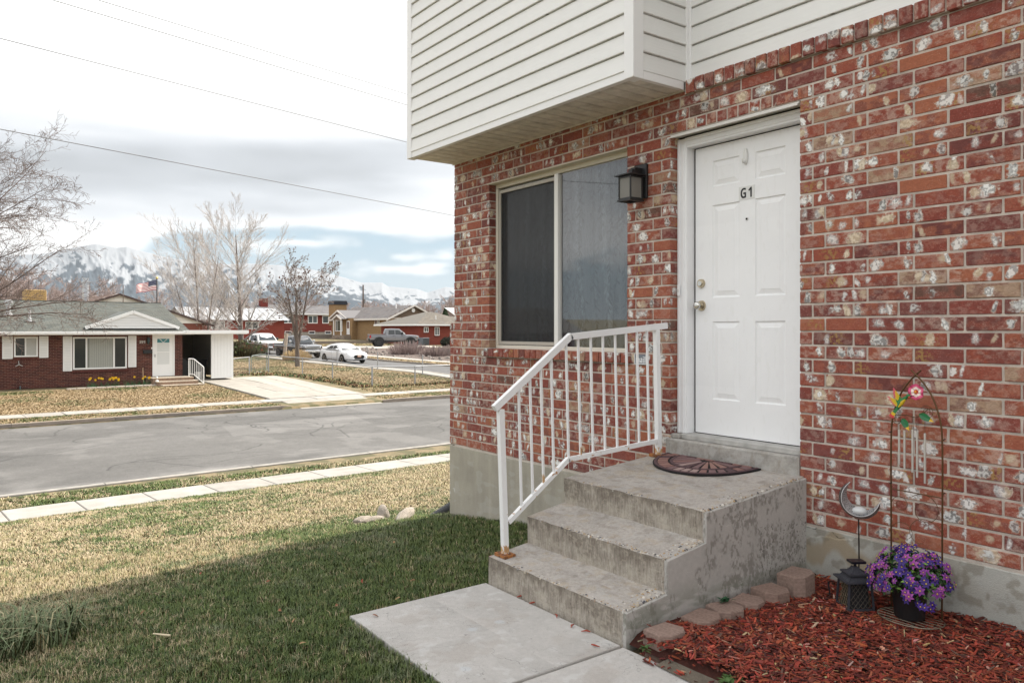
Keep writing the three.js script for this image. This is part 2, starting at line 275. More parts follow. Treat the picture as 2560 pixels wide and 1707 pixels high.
// kerbs
{
  const km = [rough(0.24, 0.20, 0.165, 0.9, 1.1, 0.004), rough(0.21, 0.18, 0.155, 0.9, 1.3, 0.004)];
  const nm = [rough(0.30, 0.28, 0.255, 0.9, 1.1, 0.004), rough(0.28, 0.265, 0.245, 0.9, 1.3, 0.004)];
  const K = (name, M0, M1, T0, T1, n, yTop, yBot, ms) => { const o = new THREE.Group(); o.name = name; o.userData.kind = 'structure'; scene.add(o); for (let i = 0; i < n; i++) { const a = lerp(T0, T1, i / n), b = lerp(T0, T1, (i + 1) / n); part(o, 'kerb_stone', up(slabNB(gb(), M0, M1, a, b, yTop, yTop, yTop - yBot, 0.004).geo()), ms[i % 2]); } return o; };
  K('kerb', 17.0, 17.16, -14, 40, 18, -1.563, -1.8, nm);
  K('kerb_001', 29.2, 29.38, -20, 13.2, 11, -1.50, -1.8, km);
  const r = K('kerb_002', 29.05, 29.23, 18.3, 27.4, 3, -1.50, -1.8, km);
  // rounded returns either side of the apron
  for (const [M, T, s] of [[29.29, 13.2, 1], [29.14, 18.3, -1]]) {
    const B = gb(); for (let i = 0; i < 5; i++) { const a0 = i / 5 * 1.35, a1 = (i + 1) / 5 * 1.35, R = 0.75; const f = (a, rr, y) => { const p = W(M + R - rr * Math.cos(a) * 1, T + s * rr * Math.sin(a), y); return [p.x, p.y, p.z]; }; const y0 = -1.50 - 0.02 * i, y1 = -1.50 - 0.02 * (i + 1); B.quad(f(a0, R - 0.09, y0), f(a1, R - 0.09, y1), f(a1, R + 0.09, y1), f(a0, R + 0.09, y0)); B.quad(f(a0, R + 0.09, y0), f(a1, R + 0.09, y1), f(a1, R + 0.09, -1.8), f(a0, R + 0.09, -1.8)); B.quad(f(a0, R - 0.09, y0), f(a1, R - 0.09, y1), f(a1, R - 0.09, -1.8), f(a0, R - 0.09, -1.8)); }
    part(r, 'kerb_return', B.geo(), km[0]);
  }
  for (const [nme, Ta, Tb] of [['kerb_003', 27.75, 27.9], ['kerb_004', 33.2, 33.4]]) { const o = new THREE.Group(); o.name = nme; o.userData.kind = 'structure'; scene.add(o); for (let k = 0; k < 24; k++) part(o, 'kerb_stone', up(slabNB(gb(), 33 + 3 * k, 36 + 3 * k, Ta, Tb, prof(33 + 3 * k) + 0.02, prof(36 + 3 * k) + 0.02, 0.3, 0.004).geo()), (Ta < 30 ? nm : km)[k % 2]); }
}
// asphalt: main street with cracks and a repair patch, and the side street
{
  const w = 2048, h = 512, T0 = -20, T1 = 45, M0 = 17.16, M1 = 29.2, D = new Float32Array(w * h * 3), mask = new Float32Array(w * h);
  const inPatch = (T, M) => M > 22.3 && M < 25.2 && T > 8.6 + (M - 22.3) * 0.25 && T < 13.2 + (M - 22.3) * 0.3;
  for (let j = 0; j < h; j++) for (let i = 0; i < w; i++) {
    const T = lerp(T0, T1, i / w), M = lerp(M0, M1, j / h);
    let n = 0.098 + 0.075 * (fbm(T * 0.35, M * 0.9, 5) - 0.5) + 0.03 * sst(0.55, 0.7, fbm(T * 0.9 + 7, M * 0.7 + 3, 4)) + 0.028 * (h2(i, j) - 0.5) + 0.02 * (fbm(T * 6, M * 6, 2) - 0.5);
    n += 0.018 * Math.exp(-Math.pow((M - 20.1) / 0.5, 2)) * fbm(T * 0.5, 3, 2);
    if (inPatch(T, M)) n = n * 0.8 + 0.048;
    if (M < 17.9) n += 0.04 * sst(0.45, 0.7, fbm(T * 2, M * 3, 3));
    D[(j * w + i) * 3] = n * 1.03; D[(j * w + i) * 3 + 1] = n * 0.995; D[(j * w + i) * 3 + 2] = n * 0.965;
  }
  const r = rng(5), dot = (T, M, s) => { const x = (T - T0) / (T1 - T0) * w, y = (M - M0) / (M1 - M0) * h, i = Math.floor(x), j = Math.floor(y); if (i >= 0 && j >= 0 && i < w && j < h) mask[j * w + i] = Math.max(mask[j * w + i], s); if (i + 1 < w) mask[j * w + i + 1] = Math.max(mask[j * w + i + 1], s * 0.55); };
  const crack = (T, M, a, len, s) => { let t = T, m = M; for (let d = 0; d < len; d += 0.012) { a += (r() - 0.5) * 0.22; t += Math.cos(a) * 0.012; m += Math.sin(a) * 0.012; dot(t, m, s * (0.5 + 0.5 * r())); if (r() < 0.0028 && s > 0.3) crack(t, m, a + (r() < 0.5 ? 1 : -1) * (0.6 + r() * 0.7), len * 0.35, s * 0.75); } };
  for (let k = 0; k < 44; k++) crack(-2 + r() * 26, 17.6 + r() * 11, (r() < 0.6 ? 0.1 : 1.4) + (r() - 0.5) * 0.9, 1.5 + r() * 3.5, 0.5 + 0.4 * r());
  for (let k = 0; k < 5; k++) crack(8.2 + r() * 2, 22 + r() * 4, 0.2 + r() * 0.4, 2.5, 0.95);
  crack(7.4, 26.2, -0.5, 2.4, 1); crack(7.6, 26.0, -0.45, 2.2, 1); crack(9.2, 25.2, 0.05, 4.4, 0.95); crack(8.6, 22.3, 0.08, 5, 0.8); crack(13.6, 27, -0.5, 6, 0.9); crack(12.5, 28, -0.3, 5, 0.7); crack(2, 20, 1.2, 5, 0.8); crack(4.5, 19, 1.3, 5, 0.8);
  for (let i = 0; i < w * h; i++) if (mask[i]) for (let k = 0; k < 3; k++) D[i * 3 + k] = lerp(D[i * 3 + k], 0.016, mask[i] * 0.95);
  const t = tex(w, h, (i, j) => { const o = (j * w + i) * 3; return [D[o], D[o + 1], D[o + 2]]; });
  const P = (M, T, y) => { const p = W(M, T, y); return [p.x, p.y, p.z]; }, B = gb();
  const N = 26; for (let k = 0; k < N; k++) { const a = lerp(T0, T1, k / N), b = lerp(T0, T1, (k + 1) / N); const c = [ROADY - 0.0, ROADY + 0.09, ROADY + 0.01], ms = [M0, 23, M1]; for (let q = 0; q < 2; q++) B.quad(P(ms[q], a, c[q]), P(ms[q + 1], a, c[q + 1]), P(ms[q + 1], b, c[q + 1]), P(ms[q], b, c[q]), [[k / N, (ms[q] - M0) / (M1 - M0)], [k / N, (ms[q + 1] - M0) / (M1 - M0)], [(k + 1) / N, (ms[q + 1] - M0) / (M1 - M0)], [(k + 1) / N, (ms[q] - M0) / (M1 - M0)]]); }
  struct('street', B.geo(), mat(1, 1, 1, 0.93, { map: t, bumpMap: scaled(grainTex, 120, 24), bumpScale: 0.004 }));
  const wide = gb(); for (const [a, b] of [[-400, T0], [T1, 400]]) wide.quad(P(M0, a, ROADY), P(M1, a, ROADY), P(M1, b, ROADY), P(M0, b, ROADY));
  const am = rough(0.086, 0.085, 0.087, 0.93, 2.5, 0.004); struct('street', wide.geo(), am);
  const S = gb(); for (let k = 0; k < 40; k++) { const a = 29.3 + 5 * k, b = a + 5; S.quad(P(a, XS[0], prof(a) - 0.10), P(b, XS[0], prof(b) - 0.10), P(b, XS[1], prof(b) - 0.10), P(a, XS[1], prof(a) - 0.10)); }
  struct('side_street', S.geo(), rough(0.10, 0.099, 0.101, 0.93, 2.5, 0.004));
}

// ================================================================ THE APARTMENT BUILDING
const building = thing('apartment_building', 'brick and white vinyl sided apartment building with a white entry door', 'building');
const CRS = 0.0809, WY0 = 0.356, WX0 = -6.62, WX1 = 3.2, CY = k => WY0 + k * CRS;
const DOOR = [-3.76, -2.737], WIN = [-6.003, -4.187];     // openings
const CW = 170, CH = 56, COLS = 12, ROWS = 36;
// brick faces: an atlas of 432 tumbled, lime-washed brick faces
{
  const w = 2048, h = 2048, C = new Float32Array(w * h * 3), Hh = new Float32Array(w * h);
  const reds = [[0.275, 0.068, 0.041], [0.31, 0.092, 0.052], [0.22, 0.050, 0.035], [0.34, 0.114, 0.061], [0.23, 0.057, 0.042], [0.15, 0.044, 0.037], [0.275, 0.074, 0.048], [0.185, 0.052, 0.043]];
  const r = rng(911);
  for (let row = 0; row < ROWS; row++) for (let col = 0; col < COLS; col++) {
    const dark = r() < 0.09;                            // now and then an overburnt, browner brick
    let base = reds[Math.floor(r() * reds.length)].slice(); if (dark) base = r() < 0.5 ? [0.13, 0.062, 0.045] : [0.16, 0.05, 0.04]; else if (r() < 0.05) base = [0.36, 0.24, 0.16];
    const base2 = mix3(base, reds[Math.floor(r() * reds.length)], 0.6), sx = r() * 500, sy = r() * 500, haze = Math.pow(r(), 1.0) * (dark ? 0.5 : 1.0), blobs = [];
    const nb = r() < 0.15 ? 0 : r() < 0.28 ? 3 + Math.floor(r() * 2) : 1 + Math.floor(r() * 2.2);
    for (let k = 0; k < nb; k++) { const big = r() < 0.25; blobs.push({ x: 10 + r() * (CW - 20), y: CH * (0.36 + 0.28 * r()), rx: big ? 18 + r() * 16 : 7 + r() * 9, ry: big ? 17 + r() * 11 : 15 + r() * 13, t: r(), rot: (r() - 0.5) * 0.9, s: r() * 99, t2: r(), op: 0.78 + 0.22 * r() }); }
    const ochre = r() < 0.16, ox = r() * CW;
    for (let j = 0; j < CH; j++) for (let i = 0; i < CW; i++) {
      const n1 = fbm(sx + i / 26, sy + j / 20, 3), n2 = fbm(sx + i / 5, sy + 60 + j / 5, 2), g = h2(i + col * 211, j + row * 97), n3 = fbm(sx + 9 + i / 19, sy + 5 + j / 14, 3);
      let c = mix3(base, base2, sst(0.35, 0.65, n1)); const k = 0.80 + 0.34 * n2 + 0.16 * (g - 0.5); c = c.map(q => q * k); let ht = 0.5 + 0.35 * (n2 - 0.5) + 0.2 * (g - 0.5);
      const hz = haze * sst(0.36, 0.74, n3 + 0.22 * (n2 - 0.5)) * (0.3 + 0.7 * g); c = mix3(c, [0.58, 0.46, 0.38], hz * 0.66); ht += hz * 0.15;
      if (g > 0.985 && n1 > 0.45) c = mix3(c, [0.75, 0.66, 0.55], 0.7);
      if (ochre) { const q = sst(0.52, 0.62, fbm(sx + i / 9, sy + 33 + j / 9, 3)) * Math.exp(-Math.pow((i - ox) / 34, 2)); c = mix3(c, [0.34, 0.21, 0.07], q * 0.8); }
      for (const b of blobs) {
        const dx = i - b.x, dy = j - b.y, cs = Math.cos(b.rot), sn = Math.sin(b.rot), a = (dx * cs - dy * sn) / b.rx, e = (dx * sn + dy * cs) / b.ry;
        const d = Math.sqrt(a * a + e * e) * (1 + 1.1 * (fbm(b.s + i / 9, b.s + j / 9, 3) - 0.5));
        if (d > 1.25) continue;
        const inn = fbm(b.s + i / 8, b.s + 20 + j / 8, 3);
        let core = b.t < 0.45 ? mix3([0.80, 0.79, 0.76], [0.38, 0.375, 0.365], sst(0.5, 0.62, inn + (d - 0.5) * 0.25)) : b.t < 0.75 ? mix3([0.22, 0.215, 0.21], [0.62, 0.62, 0.60], sst(0.42, 0.6, inn)) : mix3([0.68, 0.58, 0.44], [0.50, 0.40, 0.28], sst(0.4, 0.6, inn));
        if (dark && b.t < 0.5) core = mix3([0.12, 0.11, 0.10], [0.42, 0.41, 0.39], sst(0.45, 0.6, inn));
        const soft = b.t2 < 0.45;   // half of them are thin smears without an outline
        if (soft) { const al = sst(1.2, 0.35, d) * (0.45 + 0.75 * sst(0.3, 0.65, inn)); c = mix3(c, core, clamp(al) * b.op); ht += 0.12 * al; }
        else if (d < 0.80) { c = mix3(c, core, b.op); ht = 0.62 + 0.25 * (inn - 0.5); }
        else if (d < 0.90) { c = mix3(core, [0.16, 0.11, 0.09], 0.5); ht = 0.4; }
        else if (d < 1.08) { c = mix3(c, [0.66, 0.56, 0.46], 0.7 * (1 - sst(0.94, 1.08, d))); ht = 0.6; }
        else c = mix3(c, [0.54, 0.42, 0.35], 0.4 * (1 - sst(1.08, 1.25, d)));
      }
      const ed = Math.min(i, j, CW - 1 - i, CH - 1 - j) + 3 * (n2 - 0.5); if (ed < 2) c = mix3(c, [0.46, 0.40, 0.36], 0.4 * r());
      const o = (row * CH + j) * w + col * CW + i; C[o * 3] = c[0]; C[o * 3 + 1] = c[1]; C[o * 3 + 2] = c[2]; Hh[o] = ht;
    }
  }
  globalThis.brickMap = tex(w, h, (i, j) => { const o = (j * w + i) * 3; return [C[o], C[o + 1], C[o + 2]]; });
  globalThis.brickBump = tex(w, h, (i, j) => Hh[j * w + i], false);
}
const brickMat = mat(1, 1, 1, 0.9, { map: brickMap, bumpMap: brickBump, bumpScale: 0.004 });
// one brick, centred; the long face looks to +z; uv cell in the atlas
function brickGeo(L, H, Dp, cell, jit, horizontalUV = true) {
  const B = gb(); B.cbox(-L / 2, L / 2, -H / 2, H / 2, -Dp / 2, Dp / 2, 0.0035);
  const col = cell % COLS, row = Math.floor(cell / COLS), P = B.p, u0 = col * CW / 2048, v0 = row * CH / 2048, su = (CW - 4) / 2048, sv = (CH - 4) / 2048, off = Math.max(0, 0.2445 - L) * jit();
  for (let i = 0; i < P.length / 3; i++) {
    const x = P[i * 3], y = P[i * 3 + 1], z = P[i * 3 + 2], n = Math.abs(B.n[i * 3]) > 0.75;
    let a = n ? (z + Dp / 2) / 0.2445 : (x + L / 2 + off) / 0.2445, b = Math.abs(B.n[i * 3 + 1]) > 0.75 ? (z + Dp / 2) / 0.12 : (y + H / 2) / Math.max(H, 0.071);
    if (!horizontalUV) { const t = a; a = (y + H / 2) / 0.2445 + 0.2; b = clamp((x + L / 2) / 0.075); }
    B.u[i * 2] = u0 + 2 / 2048 + clamp(a) * su; B.u[i * 2 + 1] = v0 + 2 / 2048 + clamp(b) * sv;
  }
  for (let i = 0; i < P.length; i += 3) { // slightly uneven arrises, the same for equal corners
    const k = Math.round(P[i] * 997) * 13 + Math.round(P[i + 1] * 997) * 7 + cell * 31; P[i] += (h2(k, 1) - 0.5) * 0.0022; P[i + 1] += (h2(k, 2) - 0.5) * 0.0022; P[i + 2] += (h2(k, 3) - 0.5) * 0.003;
  }
  return B.geo();
}
const mortarMat = rough(0.54, 0.475, 0.415, 0.95, 0.5, 0.004);
{
  const J = 0.0115, zf = 0, rec = 0.0045, dp = 0.09, M = gb(), yT = CY(34);
  const mb = (x0, x1, y0, y1, z0 = -0.088, z1 = -rec) => M.box(x0, x1, y0, y1, z0, z1);
  // mortar backing, in blocks round the openings
  mb(WX0 + rec, WIN[0] - rec, CY(15), yT); mb(WIN[0] - rec, WIN[1] + rec, CY(0), CY(11)); mb(WX0 + rec - 0.08, WIN[0] - rec, CY(0), CY(15));
  mb(WIN[0] - rec, WIN[1] + rec, CY(31), yT); mb(WIN[1] + rec, DOOR[0] - rec, CY(0), yT); mb(DOOR[0] - rec, DOOR[1] + rec, CY(31), yT); mb(DOOR[0] - rec, DOOR[1] + rec, CY(0), CY(3) + 0.02); mb(DOOR[1] + rec, WX1, CY(0), yT);
  mb(WX0 + rec, WX1, CY(0) - 0.012, CY(0), -0.088, -0.002); mb(WX0 + rec, -3.63, yT, yT + 0.034);
  const wall = part(building, 'brick_wall', M.geo(), mortarMat);
  const list = [], r = rng(31);
  const put = (L, H, D, x, y, z, o = {}) => list.push({ L, H, D, x, y, z, ...o });
  for (let k = 0; k < 34; k++) {
    const y = CY(k) + CRS / 2, H = CRS - J, ph = -2.735 + (k % 2 ? 0.082 : 0.163), ranges = [];
    const left = k < 15 ? WX0 - 0.083 : WX0;
    const door = k >= 3 && k < 31, win = k >= 11 && k < 31;
    if (win) ranges.push([left, WIN[0]], [WIN[1], door ? DOOR[0] : WX1]); else ranges.push([left, door ? DOOR[0] : WX1]);
    if (door) ranges.push([DOOR[1], WX1]);
    for (const [a, b] of ranges) {
      const js = [a]; for (let q = Math.ceil((a - ph + 0.045) / 0.2545); ph + q * 0.2545 < b - 0.045; q++) js.push(ph + q * 0.2545); js.push(b);
      for (let i = 0; i < js.length - 1; i++) {
        let x0 = js[i] + (i ? J / 2 : 0), x1 = js[i + 1] - (i < js.length - 2 ? J / 2 : 0);
        if (k === 31 && x0 > DOOR[0] - 0.12 && x1 < DOOR[1] + 0.05) continue;
        if (x0 > 1.4 || x1 - x0 < 0.02) continue;
        put(x1 - x0, H, dp, (x0 + x1) / 2 + 0, y + (r() - 0.5) * 0.002, zf - dp / 2 + (r() - 0.5) * 0.003);
      }
    }
  }
  for (let x = WX0; x < -3.75; x += 0.2545) put(0.244, 0.026, dp, x + 0.122, CY(34) + 0.0185, zf - dp / 2);   // cut course under the soffit
  // rowlock header course over the door, rowlock sill, rowlock ledge under the siding
  for (let x = DOOR[0] - 0.11; x < DOOR[1] + 0.03; x += 0.0855) put(0.0755, CRS - J, dp, x + 0.043, CY(31) + CRS / 2, zf - dp / 2 + (r() - 0.5) * 0.003, { rl: 1 });
  for (let x = WIN[0] - 0.05; x < WIN[1] - 0.02; x += 0.0795) put(0.0695, CRS - J + 0.004, 0.13, x + 0.04, CY(11) + CRS / 2 + 0.002, 0.035 - 0.065 + (r() - 0.5) * 0.003, { rl: 1 });
  for (let x = -3.6; x < 1.3; x += 0.0815) put(0.0715, 0.092, 0.13, x + 0.04, CY(34) + 0.049 + (r() - 0.5) * 0.003, 0.030 - 0.065 + (r() - 0.5) * 0.004, { rl: 1 });
  M.p.length = 0;
  const ledge = gb(); ledge.box(-3.61, 1.4, CY(34) + 0.002, CY(34) + 0.088, -0.09, 0.018); ledge.box(WIN[0] - 0.05, WIN[1] - 0.002, CY(11) + 0.002, CY(12) - 0.006, -0.09, 0.022);
  part(wall, 'mortar_bed', ledge.geo(), mortarMat);
  for (const b of list) b.d = Math.hypot(b.x, b.y - EYE, b.z - CAMZ);
  list.sort((a, b) => a.d - b.d);
  const rest = []; let cells = 0;
  list.forEach((b, i) => {
    const cell = Math.floor(r() * 432);
    const g = brickGeo(b.L, b.H, b.D, cell, r, !b.rl), tilt = (r() - 0.5) * 0.006;
    if (i < 300) { const m = part(wall, 'brick', g, brickMat); m.position.set(b.x, b.y, b.z); m.rotation.z = tilt; }
    else { g.applyMatrix4(new THREE.Matrix4().makeRotationZ(tilt)); g.translate(b.x, b.y, b.z); rest.push(g); }
  });
  // bricks of the returns on the far corner end wall
  for (let k = 0; k < 34; k++) for (let q = 0; q < 3; q++) { const x = k < 15 ? WX0 - 0.083 : WX0, g = brickGeo(0.2445, CRS - J, dp, Math.floor(r() * 432), r); g.rotateY(-Math.PI / 2); g.translate(x + dp / 2, CY(k) + CRS / 2, -0.09 - 0.0105 - 0.122 - 0.2545 * q - (k % 2) * 0.12); rest.push(g); }
  const rs = part(wall, 'brick', mergeGeometries(rest), brickMat); rs.userData.kind = 'stuff';
  // end wall behind those bricks, white sloped flashing on its ledge
  const e = gb(); e.box(WX0 - 0.076, WX0 + 0.03, WY0 - 0.01, CY(15), -9, -0.03); e.box(WX0 + 0.008, WX0 + 0.03, CY(15), 3.13, -9, -0.03); part(building, 'end_wall', e.geo(), mortarMat);
  const fl = gb(); fl.prism([[WX0 - 0.095, CY(15) + 0.004], [WX0 - 0.002, CY(15) + 0.004], [WX0 - 0.002, CY(15) + 0.44], [WX0 - 0.012, CY(15) + 0.44]], -1.9, -0.11); part(building, 'ledge_flashing', fl.geo(), mat(0.78, 0.78, 0.77, 0.5));
  part(building, 'conduit', gb().tube([[WX0 - 0.105, 1.0, -0.14], [WX0 - 0.105, 1.47, -0.14], [WX0 - 0.06, 1.50, -0.14]], 0.012, 8).geo(), mat(0.78, 0.78, 0.77, 0.5));
}
// foundation, with cracks and water stains
{
  const ft = tex(1024, 256, (i, j) => { // 4 m long, 0.6 m high: right-hand stretch
    const x = i / 256, y = j / 256 * 1.0, n = fbm(i / 40, j / 40, 5), s = h2(i, j); let k = 0.40 + 0.16 * (n - 0.5) + 0.06 * (s - 0.5); let c = [k, k * 0.985, k * 0.90];
    const st = sst(0.02, -0.05, Math.abs(y - 0.72 + 0.10 * (fbm(i / 50, 7, 4) - 0.5) * 4) - 0.10) * sst(1.15, 0.3, x) * (0.5 + 0.5 * n); c = mix3(c, [0.30, 0.215, 0.11], clamp(st) * 0.75);
    const dk = sst(0.60, 0.72, fbm(i / 22 + 80, j / 30, 4)); c = mix3(c, [0.20, 0.175, 0.13], dk * 0.55);
    const cr = Math.abs(fbm(i / 70 + 11, j / 46 + 3, 4) - 0.5); if (cr < 0.006 && fbm(i / 90, j / 90 + 40, 2) > 0.5) c = c.map(q => q * 0.42);
    const pt = Math.abs(fbm(i / 60, 19, 4) * 0.5 + 0.62 - y); if (pt < 0.006) c = c.map(q => q * 1.25); return c;
  });
  const fl = tex(1024, 256, (i, j) => { const n = fbm(i / 60, j / 60, 5), st = fbm(i / 14, j / 90 + 4, 4), s = h2(i, j); const k = 0.36 + 0.12 * (n - 0.5) + 0.10 * (st - 0.5) + 0.05 * (s - 0.5); let c = [k, k * 0.92, k * 0.76]; const g = sst(0.58, 0.7, fbm(i / 34 + 9, j / 26, 4)); c = mix3(c, [0.46, 0.44, 0.40], g * 0.35); if (i < 26 && j > 30 && j < 110 && n > 0.46) c = [0.52, 0.51, 0.48]; return c; });
  const fm = t => mat(1, 1, 1, 0.95, { map: scaled(t, 0.25, 1 / 0.75), bumpMap: scaled(concBump, 2), bumpScale: 0.003 });
  const a = gb(); a.cbox(WX0 - 0.08, -3.80, -1.1, WY0 - 0.012, -0.3, 0.004, 0.004); a.box(WX0 - 0.08, WX0 + 0.2, -1.1, WY0 - 0.014, -9, -0.3);
  const ga = a.geo(); { const u = ga.attributes.uv; for (let i = 0; i < u.count; i++) u.setXY(i, u.getX(i) - WX0 + 0.08, u.getY(i) + 0.4); } part(building, 'foundation_wall', ga, fm(fl));
  const b = gb(); b.cbox(-3.80, WX1, -0.4, WY0 - 0.012, -0.3, 0.0035, 0.004); const g2 = b.geo(); { const u = g2.attributes.uv; for (let i = 0; i < u.count; i++) u.setXY(i, u.getX(i) + 2.69, u.getY(i) + 0.28); } part(building, 'foundation_wall', g2, fm(ft), 'pale cracked foundation with a brown water stain');
}
// vinyl siding: each board its own mesh
const vinylTex = tex(1024, 256, (i, j) => { const g = fbm(i / 90, j / 3.2, 4), n = 0.90 + 0.05 * (g - 0.5) + 0.012 * (h2(i, j) - 0.5) + 0.04 * (fbm(i / 120, j / 60, 3) - 0.5), e = Math.min(j, 255 - j), d = sst(0.60, 0.72, fbm(i / 5 + 3, j / 3.5, 3)) * sst(16, 2, e + 12 * fbm(i / 22, 5, 3)); return mix3([n, n * 0.995, n * 0.98], [0.16, 0.13, 0.10], 0.8 * d); });   // specks of dirt caught along the laps
const vinylBump = tex(1024, 256, (i, j) => fbm(i / 70, j / 2.6, 4), false);
const vinyl = mat(0.86, 0.865, 0.86, 0.45, { map: vinylTex, bumpMap: vinylBump, bumpScale: 0.0012 });
const trimMat = mat(0.80, 0.80, 0.80, 0.42);
const LAP = 0.1283;
function sidingBoard(len, uvo) {                          // along +x, bottom at y=0, outer face to +z: dutch-lap profile with a rolled butt edge
  const prof2 = [[0.000, -0.006], [0.0005, 0.0195], [0.004, 0.0215], [0.010, 0.0210], [LAP * 0.935, 0.0075], [LAP * 0.945, 0.004], [LAP * 0.95, -0.006], [LAP * 1.03, -0.008]];
  const B = gb(); for (let i = 0; i < prof2.length - 1; i++) { const a = prof2[i], b = prof2[i + 1]; B.quad([0, a[0], a[1]], [len, a[0], a[1]], [len, b[0], b[1]], [0, b[0], b[1]]); } 
  
  for (let i = 0; i < B.u.length; i += 2) { B.u[i] = B.u[i] * 0.4 + uvo; B.u[i + 1] = B.p[i / 2 * 3 + 1] / LAP * 0.97 + 0.015; } return B.geo();
}
{
  const OX0 = -6.645, OX1 = -3.615, OZ = 0.495, SY = 3.14, TOP = 5.75;
  const vs = [0, 1, 2].map(k => { const m = vinyl.clone(); m.color.multiplyScalar([1, 0.975, 0.99][k]); return m; });
  // overhang: core box, front boards, return boards, main wall boards
  part(building, 'overhang_core', boxG(OX0 + 0.01, OX1 - 0.026, SY + 0.07, TOP, -0.08, OZ - 0.012), trimMat);
  part(building, 'upper_wall_core', boxG(OX1 - 0.02, WX1, CY(34) + 0.09, TOP, -0.2, -0.048), trimMat);
  let k = 0;
  for (let y = SY + 0.052; y < TOP - 0.02; y += LAP, k++) {
    const f = part(building, 'siding_board', sidingBoard(OX1 - OX0 - 0.15, k * 0.713), vs[k % 3]); f.position.set(OX0 + 0.075, y, OZ);
    const s = part(building, 'siding_board', sidingBoard(OZ - 0.07, k * 0.413 + 0.2), vs[(k + 1) % 3]); s.rotation.y = Math.PI / 2; s.position.set(OX1 - 0.012, y, OZ - 0.07);
    if (y > CY(34)) { const m = part(building, 'siding_board', sidingBoard(WX1 - OX1 - 0.03, k * 0.57 + 0.4), vs[(k + 2) % 3]); m.position.set(OX1 + 0.028, y, -0.036); }
  }
  const ct = (x0, x1, z0, z1, y0 = SY) => part(building, 'corner_trim', cboxG(x0, x1, y0, TOP, z0, z1, 0.004), trimMat);
  ct(OX0 - 0.006, OX0 + 0.078, OZ - 0.06, OZ + 0.022, SY - 0.004); ct(OX1 - 0.078, OX1 + 0.010, OZ - 0.075, OZ + 0.022, SY - 0.004); ct(OX1 + 0.004, OX1 + 0.03, -0.045, -0.012, CY(34) + 0.094); ct(OX1 - 0.012, OX1 + 0.012, -0.035, 0.006, CY(34) + 0.05);
  part(building, 'starter_strip', cboxG(OX0 + 0.07, OX1 - 0.078, SY - 0.002, SY + 0.055, OZ - 0.03, OZ + 0.014, 0.003), trimMat);
  part(building, 'starter_strip', cboxG(OX1 - 0.03, OX1 + 0.006, SY - 0.002, SY + 0.055, 0.028, OZ - 0.074, 0.003), trimMat);
  const sm = rough(0.66, 0.63, 0.57, 0.6, 0.6, 0.0005);
  const n = 24, wB = (OX1 - OX0 - 0.03) / n;
  for (let i = 0; i < n; i++) { const x = OX0 + 0.015 + i * wB; part(building, 'soffit_board', cboxG(x + 0.007, x + wB - 0.007, SY + 0.002, SY + 0.016, 0.012, OZ - 0.03, 0.006), sm); }
  part(building, 'soffit_channel', boxG(OX0 + 0.01, OX1 - 0.01, SY - 0.004, SY + 0.012, 0.0025, 0.014), sm);
  // shell that keeps the inside dark: side, back, roof
  const sh = gb(); sh.box(WX0 + 0.03, WX0 + 0.15, 3.13, TOP, -9, -0.02); sh.box(WX0, WX1, 0, TOP, -9.1, -9); sh.box(WX1 - 0.1, WX1, -0.4, TOP, -9, -0.1); part(building, 'shell_wall', sh.geo(), trimMat);
  const rf = gb(); rf.quad([WX0 - 0.3, TOP - 0.05, OZ + 0.35], [WX1 + 0.3, TOP - 0.05, OZ + 0.35], [WX1 + 0.3, TOP + 1.5, -4.4], [WX0 - 0.3, TOP + 1.5, -4.4]); rf.quad([WX0 - 0.3, TOP - 0.05, -9.5], [WX1 + 0.3, TOP - 0.05, -9.5], [WX1 + 0.3, TOP + 1.5, -4.4], [WX0 - 0.3, TOP + 1.5, -4.4]);
  for (const x of [WX0 + 0.05, WX1 - 0.05]) rf.tri([x, TOP - 0.05, OZ], [x, TOP - 0.05, -9.2], [x, TOP + 1.42, -4.4]); rf.box(WX0, WX1, 3.0, 3.05, -9, -0.1); rf.box(WX0, WX1, TOP - 0.12, TOP - 0.07, -9, OZ); part(building, 'roof', rf.geo(), rough(0.10, 0.095, 0.09, 0.95, 1));
}
